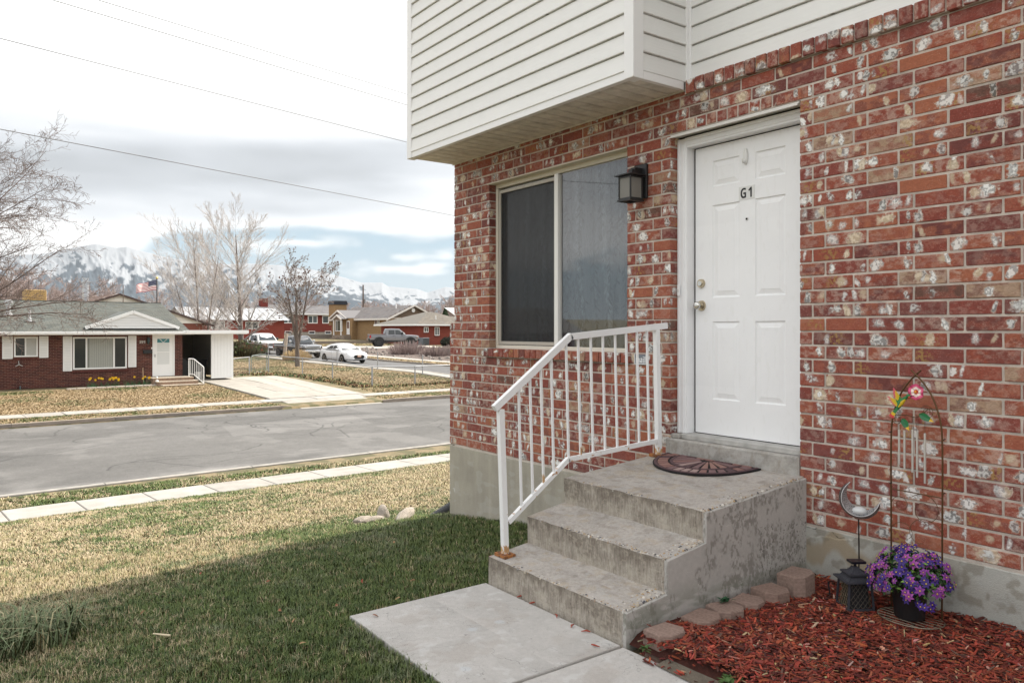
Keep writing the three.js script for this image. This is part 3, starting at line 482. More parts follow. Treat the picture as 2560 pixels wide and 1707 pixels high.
// entry door with frame
const paintTex = tex(512, 512, (i, j) => { const n = 0.965 + 0.05 * (fbm(i / 70, j / 70, 5) - 0.5), s = sst(0.66, 0.74, fbm(i / 9 + 5, j / 30, 4)); return mix3([n, n, n], [0.86, 0.85, 0.83], 0.22 * s); });
const paint = mat(0.87, 0.875, 0.885, 0.38, { map: scaled(paintTex, 0.9), bumpMap: scaled(grainTex, 3), bumpScale: 0.0003 });
const brass = mat(0.50, 0.42, 0.30, 0.28, { metalness: 1 }), nickel = mat(0.62, 0.61, 0.58, 0.22, { metalness: 1 }), blackGap = mat(0.012, 0.012, 0.013, 0.9);
const doorFont = await new FontLoader().loadAsync('fonts/droid/droid_sans_bold.typeface.json');
const doorSans = doorFont;
{
  const zD = -0.158, x0 = -3.674, x1 = -2.76, y0 = 0.783, y1 = 2.768, pan = [[-3.518, -3.292], [-3.168, -2.942]], rows = [[1.022, 1.556], [1.720, 2.354], [2.480, 2.658]];
  const sh = new THREE.Shape([[x0 + 0.007, y0], [x1, y0], [x1, y1 - 0.005], [x0 + 0.007, y1 - 0.005]].map(p => new THREE.Vector2(...p)));
  for (const [a, b] of pan) for (const [c, d] of rows) sh.holes.push(new THREE.Path([[a, c], [a, d], [b, d], [b, c]].map(p => new THREE.Vector2(...p))));
  const door = part(building, 'door', metreUV(new THREE.ExtrudeGeometry(sh, { depth: 0.036, bevelEnabled: true, bevelSize: 0.0015, bevelThickness: 0.0015, bevelSegments: 1 }).translate(0, 0, zD - 0.0375)), paint);
  for (const [a, b] of pan) for (const [c, d] of rows) {
    const B = gb(), rect = (i, z) => [[a + i, c + i, z], [b - i, c + i, z], [b - i, d - i, z], [a + i, d - i, z]];
    const L = [rect(-0.001, zD - 0.0005), rect(0.006, zD - 0.0075), rect(0.013, zD - 0.0085), rect(0.040, zD - 0.0030), rect(0.0425, zD - 0.0012)];
    for (let k = 0; k < L.length - 1; k++) for (let q = 0; q < 4; q++) B.quad(L[k][q], L[k][(q + 1) % 4], L[k + 1][(q + 1) % 4], L[k + 1][q]); B.poly(L[L.length - 1]); B.quad(rect(-0.001, zD - 0.03)[3], rect(-0.001, zD - 0.03)[2], rect(-0.001, zD - 0.03)[1], rect(-0.001, zD - 0.03)[0]);
    part(door, 'door_panel', B.geo(), paint);
  }
  part(door, 'number_plate', cboxG(-3.297, -3.172, 2.357, 2.446, zD + 0.0005, zD + 0.0025, 0.0005), mat(0.70, 0.70, 0.685, 0.5));
  for (const [ch, x] of [['G', -3.285], ['1', -3.222]]) { const g = new TextGeometry(ch, { font: doorFont, size: 0.066, depth: 0.0015, curveSegments: 6 }); g.scale(0.80, 1, 1); g.translate(x, 2.369, zD + 0.003); part(door, 'letter', g, mat(0.012, 0.012, 0.013, 0.5)); }
  const hook = new THREE.SphereGeometry(1, 20, 12); hook.scale(0.018, 0.055, 0.011); hook.translate(-3.24, 2.641, zD + 0.006); const hk = new GB(); hk.add(hook); hk.tube([[-3.24, 2.612, zD + 0.012], [-3.24, 2.598, zD + 0.028], [-3.24, 2.606, zD + 0.037], [-3.24, 2.622, zD + 0.038]], [0.008, 0.007, 0.006, 0.005], 8); part(door, 'hook', hk.geo(), mat(0.74, 0.74, 0.72, 0.3));
  const disc = (x, y, z, R, t, m, nm) => { const g = new THREE.CylinderGeometry(R * 0.92, R, t, 28); g.rotateX(Math.PI / 2); g.translate(x, y, z + t / 2); return part(door, nm, g, m); };
  disc(-3.233, 2.229, zD, 0.0135, 0.003, mat(0.7, 0.7, 0.7, 0.3), 'peephole_ring'); disc(-3.233, 2.229, zD + 0.003, 0.007, 0.002, blackGap, 'peephole');
  disc(-3.612, 1.822, zD, 0.031, 0.018, brass, 'deadbolt'); disc(-3.612, 1.822, zD + 0.018, 0.019, 0.008, nickel, 'lock_cylinder');
  disc(-3.612, 1.667, zD, 0.037, 0.012, brass, 'knob_rose');
  const kn = new THREE.LatheGeometry([[0.0001, 0.066], [0.016, 0.066], [0.024, 0.061], [0.028, 0.050], [0.024, 0.038], [0.013, 0.030], [0.012, 0.010]].map(p => new THREE.Vector2(...p)), 28); kn.rotateX(Math.PI / 2); kn.translate(-3.612, 1.667, zD); part(door, 'knob', kn, nickel);
  part(door, 'weatherstrip', gb().box(-3.6795, -3.6685, y0, y1 + 0.003, zD - 0.02, zD - 0.003).box(-3.668, x1, y1 - 0.0035, y1 + 0.003, zD - 0.02, zD - 0.003).geo(), blackGap);
  part(door, 'gap_strip', boxG(x0 - 0.006, x1, y0 - 0.004, y1 + 0.006, zD - 0.05, zD - 0.042), blackGap);
  // frame: casing with brick mould, jambs, head, drip cap
  const fr = part(building, 'door_frame', gb().cbox(-3.758, -3.689, 0.775, 2.838, -0.13, -0.078, 0.004).cbox(-3.757, -3.735, 0.775, 2.838, -0.079, -0.068, 0.003).cbox(-3.715, -3.702, 0.775, 2.80, -0.079, -0.072, 0.002).geo(), paint);
  part(fr, 'jamb', gb().cbox(-3.6895, -3.680, 0.775, 2.80, -0.26, -0.082, 0.002).geo(), paint);
  part(fr, 'head_casing', gb().cbox(-3.6885, -2.74, 2.786, 2.838, -0.13, -0.078, 0.003).cbox(-3.6885, -2.74, 2.816, 2.8375, -0.079, -0.066, 0.003).cbox(-3.6885, -2.74, 2.772, 2.788, -0.26, -0.084, 0.002).geo(), paint);
  part(fr, 'jamb', cboxG(-2.755, -2.739, 0.775, 2.80, -0.26, -0.08, 0.002), paint);
  part(fr, 'drip_cap', gb().quad([-3.775, 2.852, -0.09], [-3.775, 2.846, 0.014], [-2.742, 2.846, 0.014], [-2.742, 2.852, -0.09]).quad([-3.775, 2.846, 0.014], [-2.742, 2.846, 0.014], [-2.742, 2.836, 0.015], [-3.775, 2.836, 0.015]).box(-3.775, -2.742, 2.8525, 2.861, -0.09, -0.004).geo(), mat(0.66, 0.64, 0.60, 0.5));
  const bell = part(fr, 'doorbell', cboxG(-3.748, -3.726, 1.735, 1.815, -0.068, -0.056, 0.003), paint); part(bell, 'doorbell_button', cboxG(-3.743, -3.732, 1.765, 1.785, -0.0565, -0.053, 0.001), mat(0.6, 0.6, 0.58, 0.3));
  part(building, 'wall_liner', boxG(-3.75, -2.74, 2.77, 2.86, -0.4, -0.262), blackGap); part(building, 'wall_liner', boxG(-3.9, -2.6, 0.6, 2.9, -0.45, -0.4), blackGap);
}
// concrete threshold under the door
const stepTexF = (seed, stains) => tex(1024, 512, (i, j) => {
  const a = fbm(i / 90 + seed, j / 90, 6), b = fbm(i / 14 + seed, j / 14, 3), s = h2(i + seed, j); let k = 0.36 + 0.22 * (a - 0.5) + 0.14 * (b - 0.5) + 0.12 * (s - 0.5); let c = [k, k * 0.945, k * 0.87];
  c = mix3(c, [0.50, 0.49, 0.47], 0.45 * sst(0.56, 0.72, fbm(i / 60 + 70 + seed, j / 60, 5))); c = mix3(c, [0.23, 0.19, 0.14], stains * sst(0.55, 0.75, fbm(i / 40 + 20 + seed, j / 50, 5)));
  if (s > 0.992) c = mix3(c, [0.10, 0.09, 0.08], 0.7); if (s < 0.008) c = mix3(c, [0.66, 0.62, 0.55], 0.7); return c; });
const stepBump = tex(512, 512, (i, j) => { const p = fbm(i / 7, j / 7, 3, 73); return 0.35 + 0.35 * fbm(i / 3, j / 3, 2, 170) + 0.3 * h2(i, j) - 0.5 * sst(0.30, 0.22, p); }, false);
const stepMat = mat(1, 1, 1, 0.94, { map: scaled(stepTexF(3, 0.35), 0.8, 1.6), bumpMap: scaled(stepBump, 2.2), bumpScale: 0.005 });
{
  const th = gb(); th.cbox(-3.80, -2.738, 0.50, 0.742, -0.3, 0.012, 0.010);
  const t = part(building, 'door_threshold', th.geo(), stepMat); part(t, 'sill_plate', cboxG(-3.70, -2.739, 0.742, 0.776, -0.26, -0.035, 0.004), rough(0.40, 0.39, 0.37, 0.6, 0.4, 0.001));
  part(t, 'mortar_ledge', cboxG(-3.79, -3.685, 0.742, 0.774, -0.26, -0.012, 0.006), stepMat);
  part(t, 'door_sweep', boxG(-3.67, -2.76, 0.777, 0.785, -0.2, -0.16), blackGap);
}
// window
{
  const zi = -0.072, y0 = CY(12) - 0.004, y1 = CY(31) - 0.012, xm = -5.103, cream = mat(0.66, 0.62, 0.53, 0.5), fr = 0.034;
  const F = gb(); F.cbox(WIN[0] + 0.002, WIN[1] - 0.002, y0, y0 + fr, -0.125, zi, 0.003); F.cbox(WIN[0] + 0.002, WIN[1] - 0.002, y1 - fr, y1, -0.125, zi, 0.003); F.cbox(WIN[0] + 0.002, WIN[0] + fr, y0 + fr, y1 - fr, -0.125, zi, 0.003); F.cbox(WIN[1] - fr, WIN[1] - 0.002, y0 + fr, y1 - fr, -0.125, zi, 0.003);
  const win = part(building, 'window', F.geo(), cream);
  part(win, 'meeting_stile', cboxG(xm - 0.024, xm + 0.026, y0 + fr, y1 - fr, -0.112, zi + 0.006, 0.003), mat(0.76, 0.75, 0.72, 0.42));
  const S = gb(), sx0 = WIN[0] + fr + 0.006, sx1 = xm - 0.026, sy0 = y0 + fr + 0.006, sy1 = y1 - fr - 0.02, sw = 0.030; S.cbox(sx0, sx1, sy0, sy0 + sw, -0.098, -0.080, 0.002); S.cbox(sx0, sx1, sy1 - sw, sy1, -0.098, -0.080, 0.002); S.cbox(sx0, sx0 + sw, sy0 + sw, sy1 - sw, -0.098, -0.080, 0.002); S.cbox(sx1 - sw * 0.6, sx1, sy0 + sw, sy1 - sw, -0.098, -0.080, 0.002);
  part(win, 'screen_frame', S.geo(), mat(0.42, 0.39, 0.34, 0.5));
  part(win, 'insect_screen', gb().quad([sx0 + 0.02, sy0 + 0.02, -0.090], [sx1 - 0.012, sy0 + 0.02, -0.090], [sx1 - 0.012, sy1 - 0.02, -0.090], [sx0 + 0.02, sy1 - 0.02, -0.090]).geo(), mat(0.018, 0.019, 0.021, 0.7, { transparent: true, opacity: 0.62 }));
  const glass = new THREE.MeshPhysicalMaterial({ color: 0xffffff, roughness: 0.015, transmission: 1, thickness: 0, ior: 2.1, side: THREE.DoubleSide });
  part(win, 'pane', gb().quad([WIN[0] + fr, y0 + fr, -0.108], [xm, y0 + fr, -0.108], [xm, y1 - fr, -0.108], [WIN[0] + fr, y1 - fr, -0.108]).geo(), glass);
  part(win, 'pane', gb().quad([xm, y0 + fr, -0.094], [WIN[1] - fr, y0 + fr, -0.094], [WIN[1] - fr, y1 - fr, -0.094], [xm, y1 - fr, -0.094]).geo(), glass);
  // lace curtain with leafy vines hanging behind the glass
  const ct = canvasTex(1024, 1024, (g, w, h) => {
    g.fillStyle = '#3d454b'; g.fillRect(0, 0, w, h); const r = rng(41);
    for (let i = 0; i < 14; i++) { const gx = r() * w; g.fillStyle = r() < 0.5 ? 'rgba(44,52,58,0.25)' : 'rgba(82,90,95,0.2)'; g.fillRect(gx, 0, 8 + r() * 34, h); }
    for (let v = 0; v < 26; v++) {
      let x = (v + 0.5) / 26 * w, y = -20, a = Math.PI / 2; const dk = r() < 0.75; g.strokeStyle = dk ? 'rgba(20,27,33,0.95)' : 'rgba(92,101,107,0.85)'; g.fillStyle = g.strokeStyle; g.lineWidth = 3;
      while (y < h + 20) {
        const nx = x + Math.cos(a) * 14, ny = y + Math.sin(a) * 14; g.beginPath(); g.moveTo(x, y); g.lineTo(nx, ny); g.stroke(); x = nx; y = ny; a += (r() - 0.5) * 0.3; a = lerp(a, Math.PI / 2, 0.15);
        if (r() < 0.72) { const s = r() < 0.5 ? -1 : 1, la = a + s * (0.5 + r() * 0.5), L = 22 + r() * 22; const ex = x + Math.cos(la) * L, ey = y + Math.sin(la) * L, px = -Math.sin(la) * L * 0.2, py = Math.cos(la) * L * 0.26; g.beginPath(); g.moveTo(x, y); g.quadraticCurveTo((x + ex) / 2 + px, (y + ey) / 2 + py, ex, ey); g.quadraticCurveTo((x + ex) / 2 - px, (y + ey) / 2 - py, x, y); if (r() < 0.5) g.fill(); else g.stroke(); }
      }
    }
  });
  const C = gb(), nC = 60; for (let i = 0; i < nC; i++) { const xa = lerp(WIN[0], WIN[1], i / nC), xb = lerp(WIN[0], WIN[1], (i + 1) / nC), f = x => -0.150 + 0.007 * Math.sin(x * 19) + 0.004 * Math.sin(x * 43 + 1); C.quad([xa, y0, f(xa)], [xb, y0, f(xb)], [xb, y1, f(xb)], [xa, y1, f(xa)], [[i / nC * 1.2, 0], [(i + 1) / nC * 1.2, 0], [(i + 1) / nC * 1.2, 1], [i / nC * 1.2, 1]]); }
  ct.wrapS = THREE.RepeatWrapping; part(win, 'lace_curtain', C.geo(), mat(1, 1, 1, 0.95, { map: ct }));
  part(win, 'head_flashing', gb().box(WIN[0] - 0.02, WIN[1] + 0.002, CY(31) - 0.012, CY(31) - 0.005, -0.1, 0.012).geo(), mat(0.62, 0.57, 0.47, 0.55));
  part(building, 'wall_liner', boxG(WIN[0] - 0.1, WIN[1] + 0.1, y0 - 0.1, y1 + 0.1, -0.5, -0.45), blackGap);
}

// ================================================================ FRONT STEPS, WALK, BED
// poured concrete steps that have settled forwards
{
  const X0 = -3.85, X1 = -2.692, o = thing('concrete_steps', 'worn three step concrete stoop below the white door', 'steps');
  const prof2 = [[0.0, 0.630], [0.0, -0.35], [1.49, -0.35], [1.488, 0.146], [1.196, 0.183], [1.197, 0.345], [0.900, 0.394], [0.901, 0.548]]; // z, y
  const sh = new THREE.Shape(); prof2.forEach((p, i) => i ? sh.lineTo(p[0], p[1]) : sh.moveTo(p[0], p[1]));
  const g0 = new THREE.ExtrudeGeometry(sh, { depth: X1 - X0 - 0.024 - 0.014, bevelEnabled: true, bevelSize: 0.011, bevelThickness: 0.012, bevelSegments: 3, bevelOffset: -0.011, steps: 40 });
  g0.rotateY(-Math.PI / 2); g0.translate(X1 - 0.014 - 0.012, 0, 0);            // shape x -> world z, extrusion -> -x
  const gs = metreUV(g0); // uneven, chipped surface
  { const P = gs.attributes.position; for (let i = 0; i < P.count; i++) { const x = P.getX(i), y = P.getY(i), z = P.getZ(i), k = (fbm(x * 9 + 40, (y + z) * 9, 3) - 0.5); P.setY(i, y + k * 0.012); P.setZ(i, z + (fbm(x * 13, (y - z) * 11 + 9, 3) - 0.5) * 0.010); } gs.computeVertexNormals(); }
  const treadTex = tex(1024, 1024, (i, j) => {
    const a = fbm(i / 110, j / 110, 6), b = fbm(i / 10, j / 10, 3), s = h2(i, j), st = fbm(i / 9 + 7, j / 46, 4); let k = 0.40 + 0.14 * (a - 0.5) + 0.15 * (b - 0.5) + 0.15 * (s - 0.5); let c = [k * 1.02, k * 0.93, k * 0.845];
    c = mix3(c, [0.47, 0.45, 0.43], 0.4 * sst(0.58, 0.74, fbm(i / 70 + 70, j / 70, 5))); c = mix3(c, [0.15, 0.12, 0.085], 0.45 * sst(0.52, 0.78, fbm(i / 60 + 20, j / 38, 5)) * (0.4 + 0.6 * st)); c = mix3(c, [0.40, 0.31, 0.20], 0.3 * sst(0.56, 0.7, fbm(i / 50 + 120, j / 50, 4)));
    if (s > 0.990) c = mix3(c, [0.09, 0.08, 0.075], 0.75); else if (s < 0.010) c = mix3(c, [0.70, 0.66, 0.60], 0.7); return c; });
  { // treads and risers weather differently: split the cast block by the way its faces point
    const P = gs.attributes.position, N = gs.attributes.normal, U = gs.attributes.uv, A = { p: [], n: [], u: [] }, R = { p: [], n: [], u: [] }, tops = [[1.3, 0.146], [1.05, 0.345], [0.5, 0.548]];
    for (let i = 0; i < P.count; i += 3) { const z3 = (N.getZ(i) + N.getZ(i + 1) + N.getZ(i + 2)) / 3, k = z3 > 0.8 ? R : A; for (let q = i; q < i + 3; q++) { k.p.push(P.getX(q), P.getY(q), P.getZ(q)); k.n.push(N.getX(q), N.getY(q), N.getZ(q)); if (k === R) { const t = tops.find(e => P.getZ(q) > e[0]) || tops[2], j = tops.indexOf(t); k.u.push(P.getX(q) * 0.8 + j * 0.37, (t[1] - P.getY(q)) / 0.5 + 0.02); } else k.u.push(U.getX(q) * 0.75, U.getY(q) * 0.75); } }
    const mk = k => { const g = new THREE.BufferGeometry(); g.setAttribute('position', new THREE.Float32BufferAttribute(k.p, 3)); g.setAttribute('normal', new THREE.Float32BufferAttribute(k.n, 3)); g.setAttribute('uv', new THREE.Float32BufferAttribute(k.u, 2)); return g; };
    const riserTex = tex(1024, 512, (i, j) => { const y = j / 512 * 0.5, a = fbm(i / 70, j / 70, 5), b = fbm(i / 8, j / 8, 3), s = h2(i + 7, j), st = fbm(i / 6 + 3, j / 40, 4), st2 = fbm(i / 60 + 40, j / 60, 5); const k = 0.44 + 0.14 * (a - 0.5) + 0.15 * (b - 0.5) + 0.12 * (s - 0.5); let c = [k * 1.03, k * 0.925, k * 0.79]; const grime = sst(0.22, 0.85, st * 0.55 + st2 * 0.62 + 0.16 - y * 2.2); c = mix3(c, [0.14, 0.112, 0.085], grime * (0.55 + 0.45 * b)); c = mix3(c, [0.50, 0.45, 0.37], 0.4 * sst(0.55, 0.7, fbm(i / 20 + 90, j / 20, 4))); if (s > 0.991) c = [0.10, 0.09, 0.08]; return c; });   // grime streaks hanging from the nosing
    part(o, 'treads', mk(A), mat(1, 1, 1, 0.94, { map: treadTex, bumpMap: scaled(stepBump, 2.2), bumpScale: 0.008 })); part(o, 'risers', mk(R), mat(1, 1, 1, 0.95, { map: riserTex, bumpMap: scaled(stepBump, 2.5, 1.2), bumpScale: 0.008 }));
  }
  // rendered side face, blotched with damp stains
  const sideTex = tex(1024, 512, (i, j) => {   // 1.6 m x 0.8 m
    const z = i / 1024 * 1.6, y = j / 512 * 0.8 - 0.1, a = fbm(i / 80, j / 80, 6), b = fbm(i / 11, j / 11, 3), s = h2(i, j); let k = 0.47 + 0.10 * (a - 0.5) + 0.07 * (b - 0.5) + 0.06 * (s - 0.5); let c = [k, k * 0.955, k * 0.895];
    const dm = sst(0.46, 0.66, fbm(i / 46 + 12, j / 70, 5) + 0.16 * Math.exp(-Math.pow((z - 0.62) / 0.42, 2)) - 0.05) * sst(0.36, 0.66, fbm(i / 9, j / 13 + 50, 4)); c = mix3(c, [0.21, 0.195, 0.17], dm * 0.72);
    const lo = sst(0.45, 0.62, fbm(i / 120 + 3, j / 30, 4)) * sst(0.20, 0.02, y - 0.1 * a); c = mix3(c, [0.20, 0.21, 0.16], lo * 0.6);
    const bub = fbm(i / 6 + 30, j / 8, 2); if (z < 0.45 && y > 0.06 && y < 0.4 && bub > 0.70) c = mix3(c, [0.17, 0.16, 0.14], 0.8);
    const ck = Math.abs(fbm(i / 60 + 33, j / 45, 4) - 0.5); if (ck < 0.004 && a > 0.48) c = mix3(c, [0.60, 0.58, 0.54], 0.7);
    return c; });
  const sd = new THREE.Shape(); [[0.003, 0.618], [0.003, -0.35], [1.478, -0.35], [1.478, 0.138], [1.190, 0.172], [1.190, 0.338], [0.895, 0.384], [0.895, 0.538]].forEach((p, i) => i ? sd.lineTo(p[0], p[1]) : sd.moveTo(p[0], p[1]));
  const g1 = metreUV(new THREE.ExtrudeGeometry(sd, { depth: 0.014, bevelEnabled: true, bevelSize: 0.004, bevelThickness: 0.004, bevelSegments: 1 }).rotateY(-Math.PI / 2).translate(X1 - 0.002, 0, 0));
  { const u = g1.attributes.uv; for (let i = 0; i < u.count; i++) u.setXY(i, u.getX(i) / 1.6, (u.getY(i) + 0.1) / 0.8); }
  part(o, 'side_render', g1, mat(1, 1, 1, 0.95, { map: sideTex, bumpMap: scaled(concBump, 5, 3), bumpScale: 0.003 }), 'pale rendered side face blotched with dark damp stains');
  // exposed aggregate along the worn nosings and tread ends
  const r = rng(61), ms = [], cs = [], M4 = new THREE.Matrix4(), q = new THREE.Quaternion(), pal = [[0.42, 0.36, 0.28], [0.5, 0.45, 0.38], [0.07, 0.07, 0.08], [0.30, 0.20, 0.12], [0.6, 0.57, 0.52], [0.24, 0.22, 0.2], [0.38, 0.27, 0.15]];
  const peb = (x, y, z) => { const s = 0.0025 + Math.pow(r(), 2) * 0.0085; q.setFromEuler(new THREE.Euler(r() * 6, r() * 6, r() * 6)); ms.push(new THREE.Matrix4().compose(V(x, y, z), q.clone(), V(s, s * (0.5 + 0.4 * r()), s * (0.7 + 0.4 * r())))); cs.push(pal[Math.floor(r() * pal.length)]); };
  for (const [z, y, zb, yb] of [[0.900, 0.548, 0, 0.630], [1.197, 0.345, 0.900, 0.394], [1.488, 0.146, 1.196, 0.183]]) {
    for (let i = 0; i < 420; i++) { const t = Math.pow(r(), 0.6), x = lerp(X0, X1 - 0.02, t), d = Math.abs(r() + r() - 1) * 0.035; peb(x, y - 0.005 + (yb - y) * d / (z - zb), z - 0.004 - d); }
    for (let i = 0; i < 330; i++) { const d = r(), e = Math.pow(r(), 2) * 0.09; peb(X1 - 0.018 - e, lerp(y, yb, d) - 0.004, lerp(z, zb, d) - 0.006); }
  }
  instanced('aggregate', new THREE.IcosahedronGeometry(1, 0), mat(1, 1, 1, 0.7), ms, cs, o);
}
// walk slabs at the foot of the steps
{
  const o = new THREE.Group(); o.name = 'front_walk'; o.userData.kind = 'structure'; scene.add(o);
  const wt = tex(1024, 1024, (i, j) => { const a = fbm(i / 150, j / 150, 6, 0), b = fbm(i / 12, j / 12, 3), s = h2(i, j); let k = 0.45 + 0.14 * (a - 0.5) + 0.07 * (b - 0.5) + 0.09 * (s - 0.5); let c = [k, k * 0.955, k * 0.905]; c = mix3(c, [0.56, 0.555, 0.54], 0.5 * sst(0.6, 0.76, fbm(i / 40 + 31, j / 40, 4))); c = mix3(c, [0.36, 0.31, 0.27], 0.3 * sst(0.55, 0.7, fbm(i / 90 + 99, j / 90, 4))); const pt = Math.hypot((i % 400) - 190, ((j + (i > 400 ? 170 : 0)) % 460) - 210) * (0.8 + 0.8 * fbm(i / 18, j / 18, 3)); if (pt < 24) c = mix3(c, [0.50, 0.53, 0.55], 0.55 * sst(24, 12, pt)); const ck = Math.abs(fbm(i / 130 + 60, j / 130 + 8, 5) - 0.5); if (ck < 0.0022) c = c.map(q => q * 0.62); if (s > 0.99) c = c.map(q => q * 0.72); return c; });
  const wm = k => mat(k, k, k, 0.93, { map: scaled(wt, 0.6, 0.6, k * 3, k * 7), bumpMap: scaled(stepBump, 2.4), bumpScale: 0.003 });
  const sl = (pts, y, m) => { const s = new THREE.Shape(pts.map(p => new THREE.Vector2(p[0], -p[1]))); const g = new THREE.ExtrudeGeometry(s, { depth: 0.10, bevelEnabled: true, bevelSize: 0.006, bevelThickness: 0.006, bevelSegments: 2, bevelOffset: -0.006 }); g.rotateX(-Math.PI / 2); g.translate(0, y - 0.106, 0); part(o, 'slab', metreUV(g), m); };
  sl([[-3.85, 1.502], [-2.705, 1.502], [-2.690, 2.40], [-3.83, 2.385]], -0.008, wm(0.98));
  sl([[-2.690, 1.500], [-1.35, 1.46], [-1.33, 2.42], [-2.676, 2.40]], -0.012, wm(1.02)); sl([[-1.335, 1.46], [0.2, 1.42], [0.2, 2.46], [-1.315, 2.42]], -0.014, wm(0.97)); sl([[0.215, 1.42], [1.9, 1.40], [1.9, 2.5], [0.215, 2.46]], -0.014, wm(1.0));
  // trodden dirt at the edge of the bed
  const d = gb(), r = rng(8); for (let i = 0; i < 14; i++) { const x0 = -2.45 + i * 0.12, x1 = x0 + 0.12, e = q => 1.50 + 0.07 * fbm(q * 4, 3, 3); d.quad([x0, -0.006, e(x0)], [x1, -0.006, e(x1)], [x1, 0.012, 1.30], [x0, 0.012, 1.30]); } struct('bed_edge_soil', d.geo(), rough(0.20, 0.165, 0.125, 0.95, 0.5, 0.01));
}
// handrail
{
  const o = thing('handrail', 'white painted metal handrail with rust spots beside the concrete steps', 'handrail'), X = -3.77;
  const rust = tex(256, 256, (i, j) => { const n = fbm(i / 24, j / 24, 5); return mix3([0.38, 0.15, 0.045], [0.14, 0.06, 0.03], sst(0.4, 0.6, n)); });
  const white = mat(0.80, 0.80, 0.805, 0.4, { bumpMap: scaled(grainTex, 4), bumpScale: 0.0006 }), rustM = mat(1, 1, 1, 0.9, { map: scaled(rust, 6), bumpMap: scaled(grainTex, 10), bumpScale: 0.002 });
  const chip = tex(128, 512, (i, j) => { const n = fbm(i / 20 + 4, j / 20, 5), s = fbm(i / 5, j / 9, 3), low = sst(70, 0, j) ; const f = sst(0.66 - 0.34 * low, 0.72 - 0.30 * low, n * 0.75 + s * 0.25 - 0.10 * (1 - low)); return mix3([0.80, 0.80, 0.805], mix3([0.36, 0.15, 0.05], [0.60, 0.42, 0.22], s), f); }); // flaked paint: rust showing near the foot
  const post = (zb, yb, zt, yt, w) => { const g = gb().bar([X, yb, zb], [X, yt, zt], w, w, [1, 0, 0]).geo(); const u = g.attributes.uv, P = g.attributes.position; for (let i = 0; i < u.count; i++) u.setXY(i, u.getX(i) * 8, (P.getY(i) - yb) / (yt - yb)); const p = part(o, 'post', g, mat(1, 1, 1, 0.42, { map: chip })); part(p, 'base_plate', cboxG(X - 0.055, X + 0.055, yb - 0.014, yb + 0.006, zb - 0.04, zb + 0.04, 0.002), rustM); return p; };
  post(1.418, 0.166, 1.452, 1.03, 0.035); post(0.107, 0.632, 0.128, 1.50, 0.035);
  const hr = gb(); hr.bar([X, 1.036, 1.497], [X, 1.462, 0.906], 0.040, 0.031, [1, 0, 0]); hr.bar([X, 1.455, 0.912], [X, 1.528, 0.030], 0.040, 0.031, [1, 0, 0]); part(o, 'top_rail', hr.geo(), white);
  const lr = gb(); lr.bar([X, 0.352, 1.396], [X, 0.684, 0.926], 0.028, 0.026, [1, 0, 0]); lr.bar([X, 0.680, 0.930], [X, 0.729, 0.132], 0.028, 0.026, [1, 0, 0]); part(o, 'bottom_rail', lr.geo(), mat(1, 1, 1, 0.42, { map: scaled(tex(256, 128, (i, j) => { const n = fbm(i / 16, j / 16, 5); return mix3([0.80, 0.80, 0.805], [0.42, 0.22, 0.10], sst(0.73, 0.78, n)); }), 2, 6) }));
  const tz = [1.318, 1.232, 1.148, 1.066, 0.945, 0.845, 0.738, 0.632, 0.522, 0.42, 0.318, 0.222];
  tz.forEach((z, i) => { const yt = z > 0.91 ? lerp(1.036, 1.462, (1.497 - z) / 0.591) - 0.016 : lerp(1.455, 1.528, (0.912 - z) / 0.882) - 0.015, zb = z - 0.022, yb = zb > 0.926 ? lerp(0.352, 0.684, (1.396 - zb) / 0.47) : lerp(0.680, 0.729, (0.930 - zb) / 0.798); const g = gb().bar([X, yb, zb], [X, yt, z], 0.0125, 0.0125, [1, 0, 0]).geo(); if (i === 2 || i === 5) { const u = g.attributes.uv, P = g.attributes.position; for (let k = 0; k < u.count; k++) u.setXY(k, 0.3 * i + u.getX(k) * 6, 0.02 + 0.5 * (P.getY(k) - yb) / (yt - yb)); part(o, 'baluster', g, mat(1, 1, 1, 0.42, { map: chip }), 'white baluster streaked with rust'); } else part(o, 'baluster', g, white); });
}
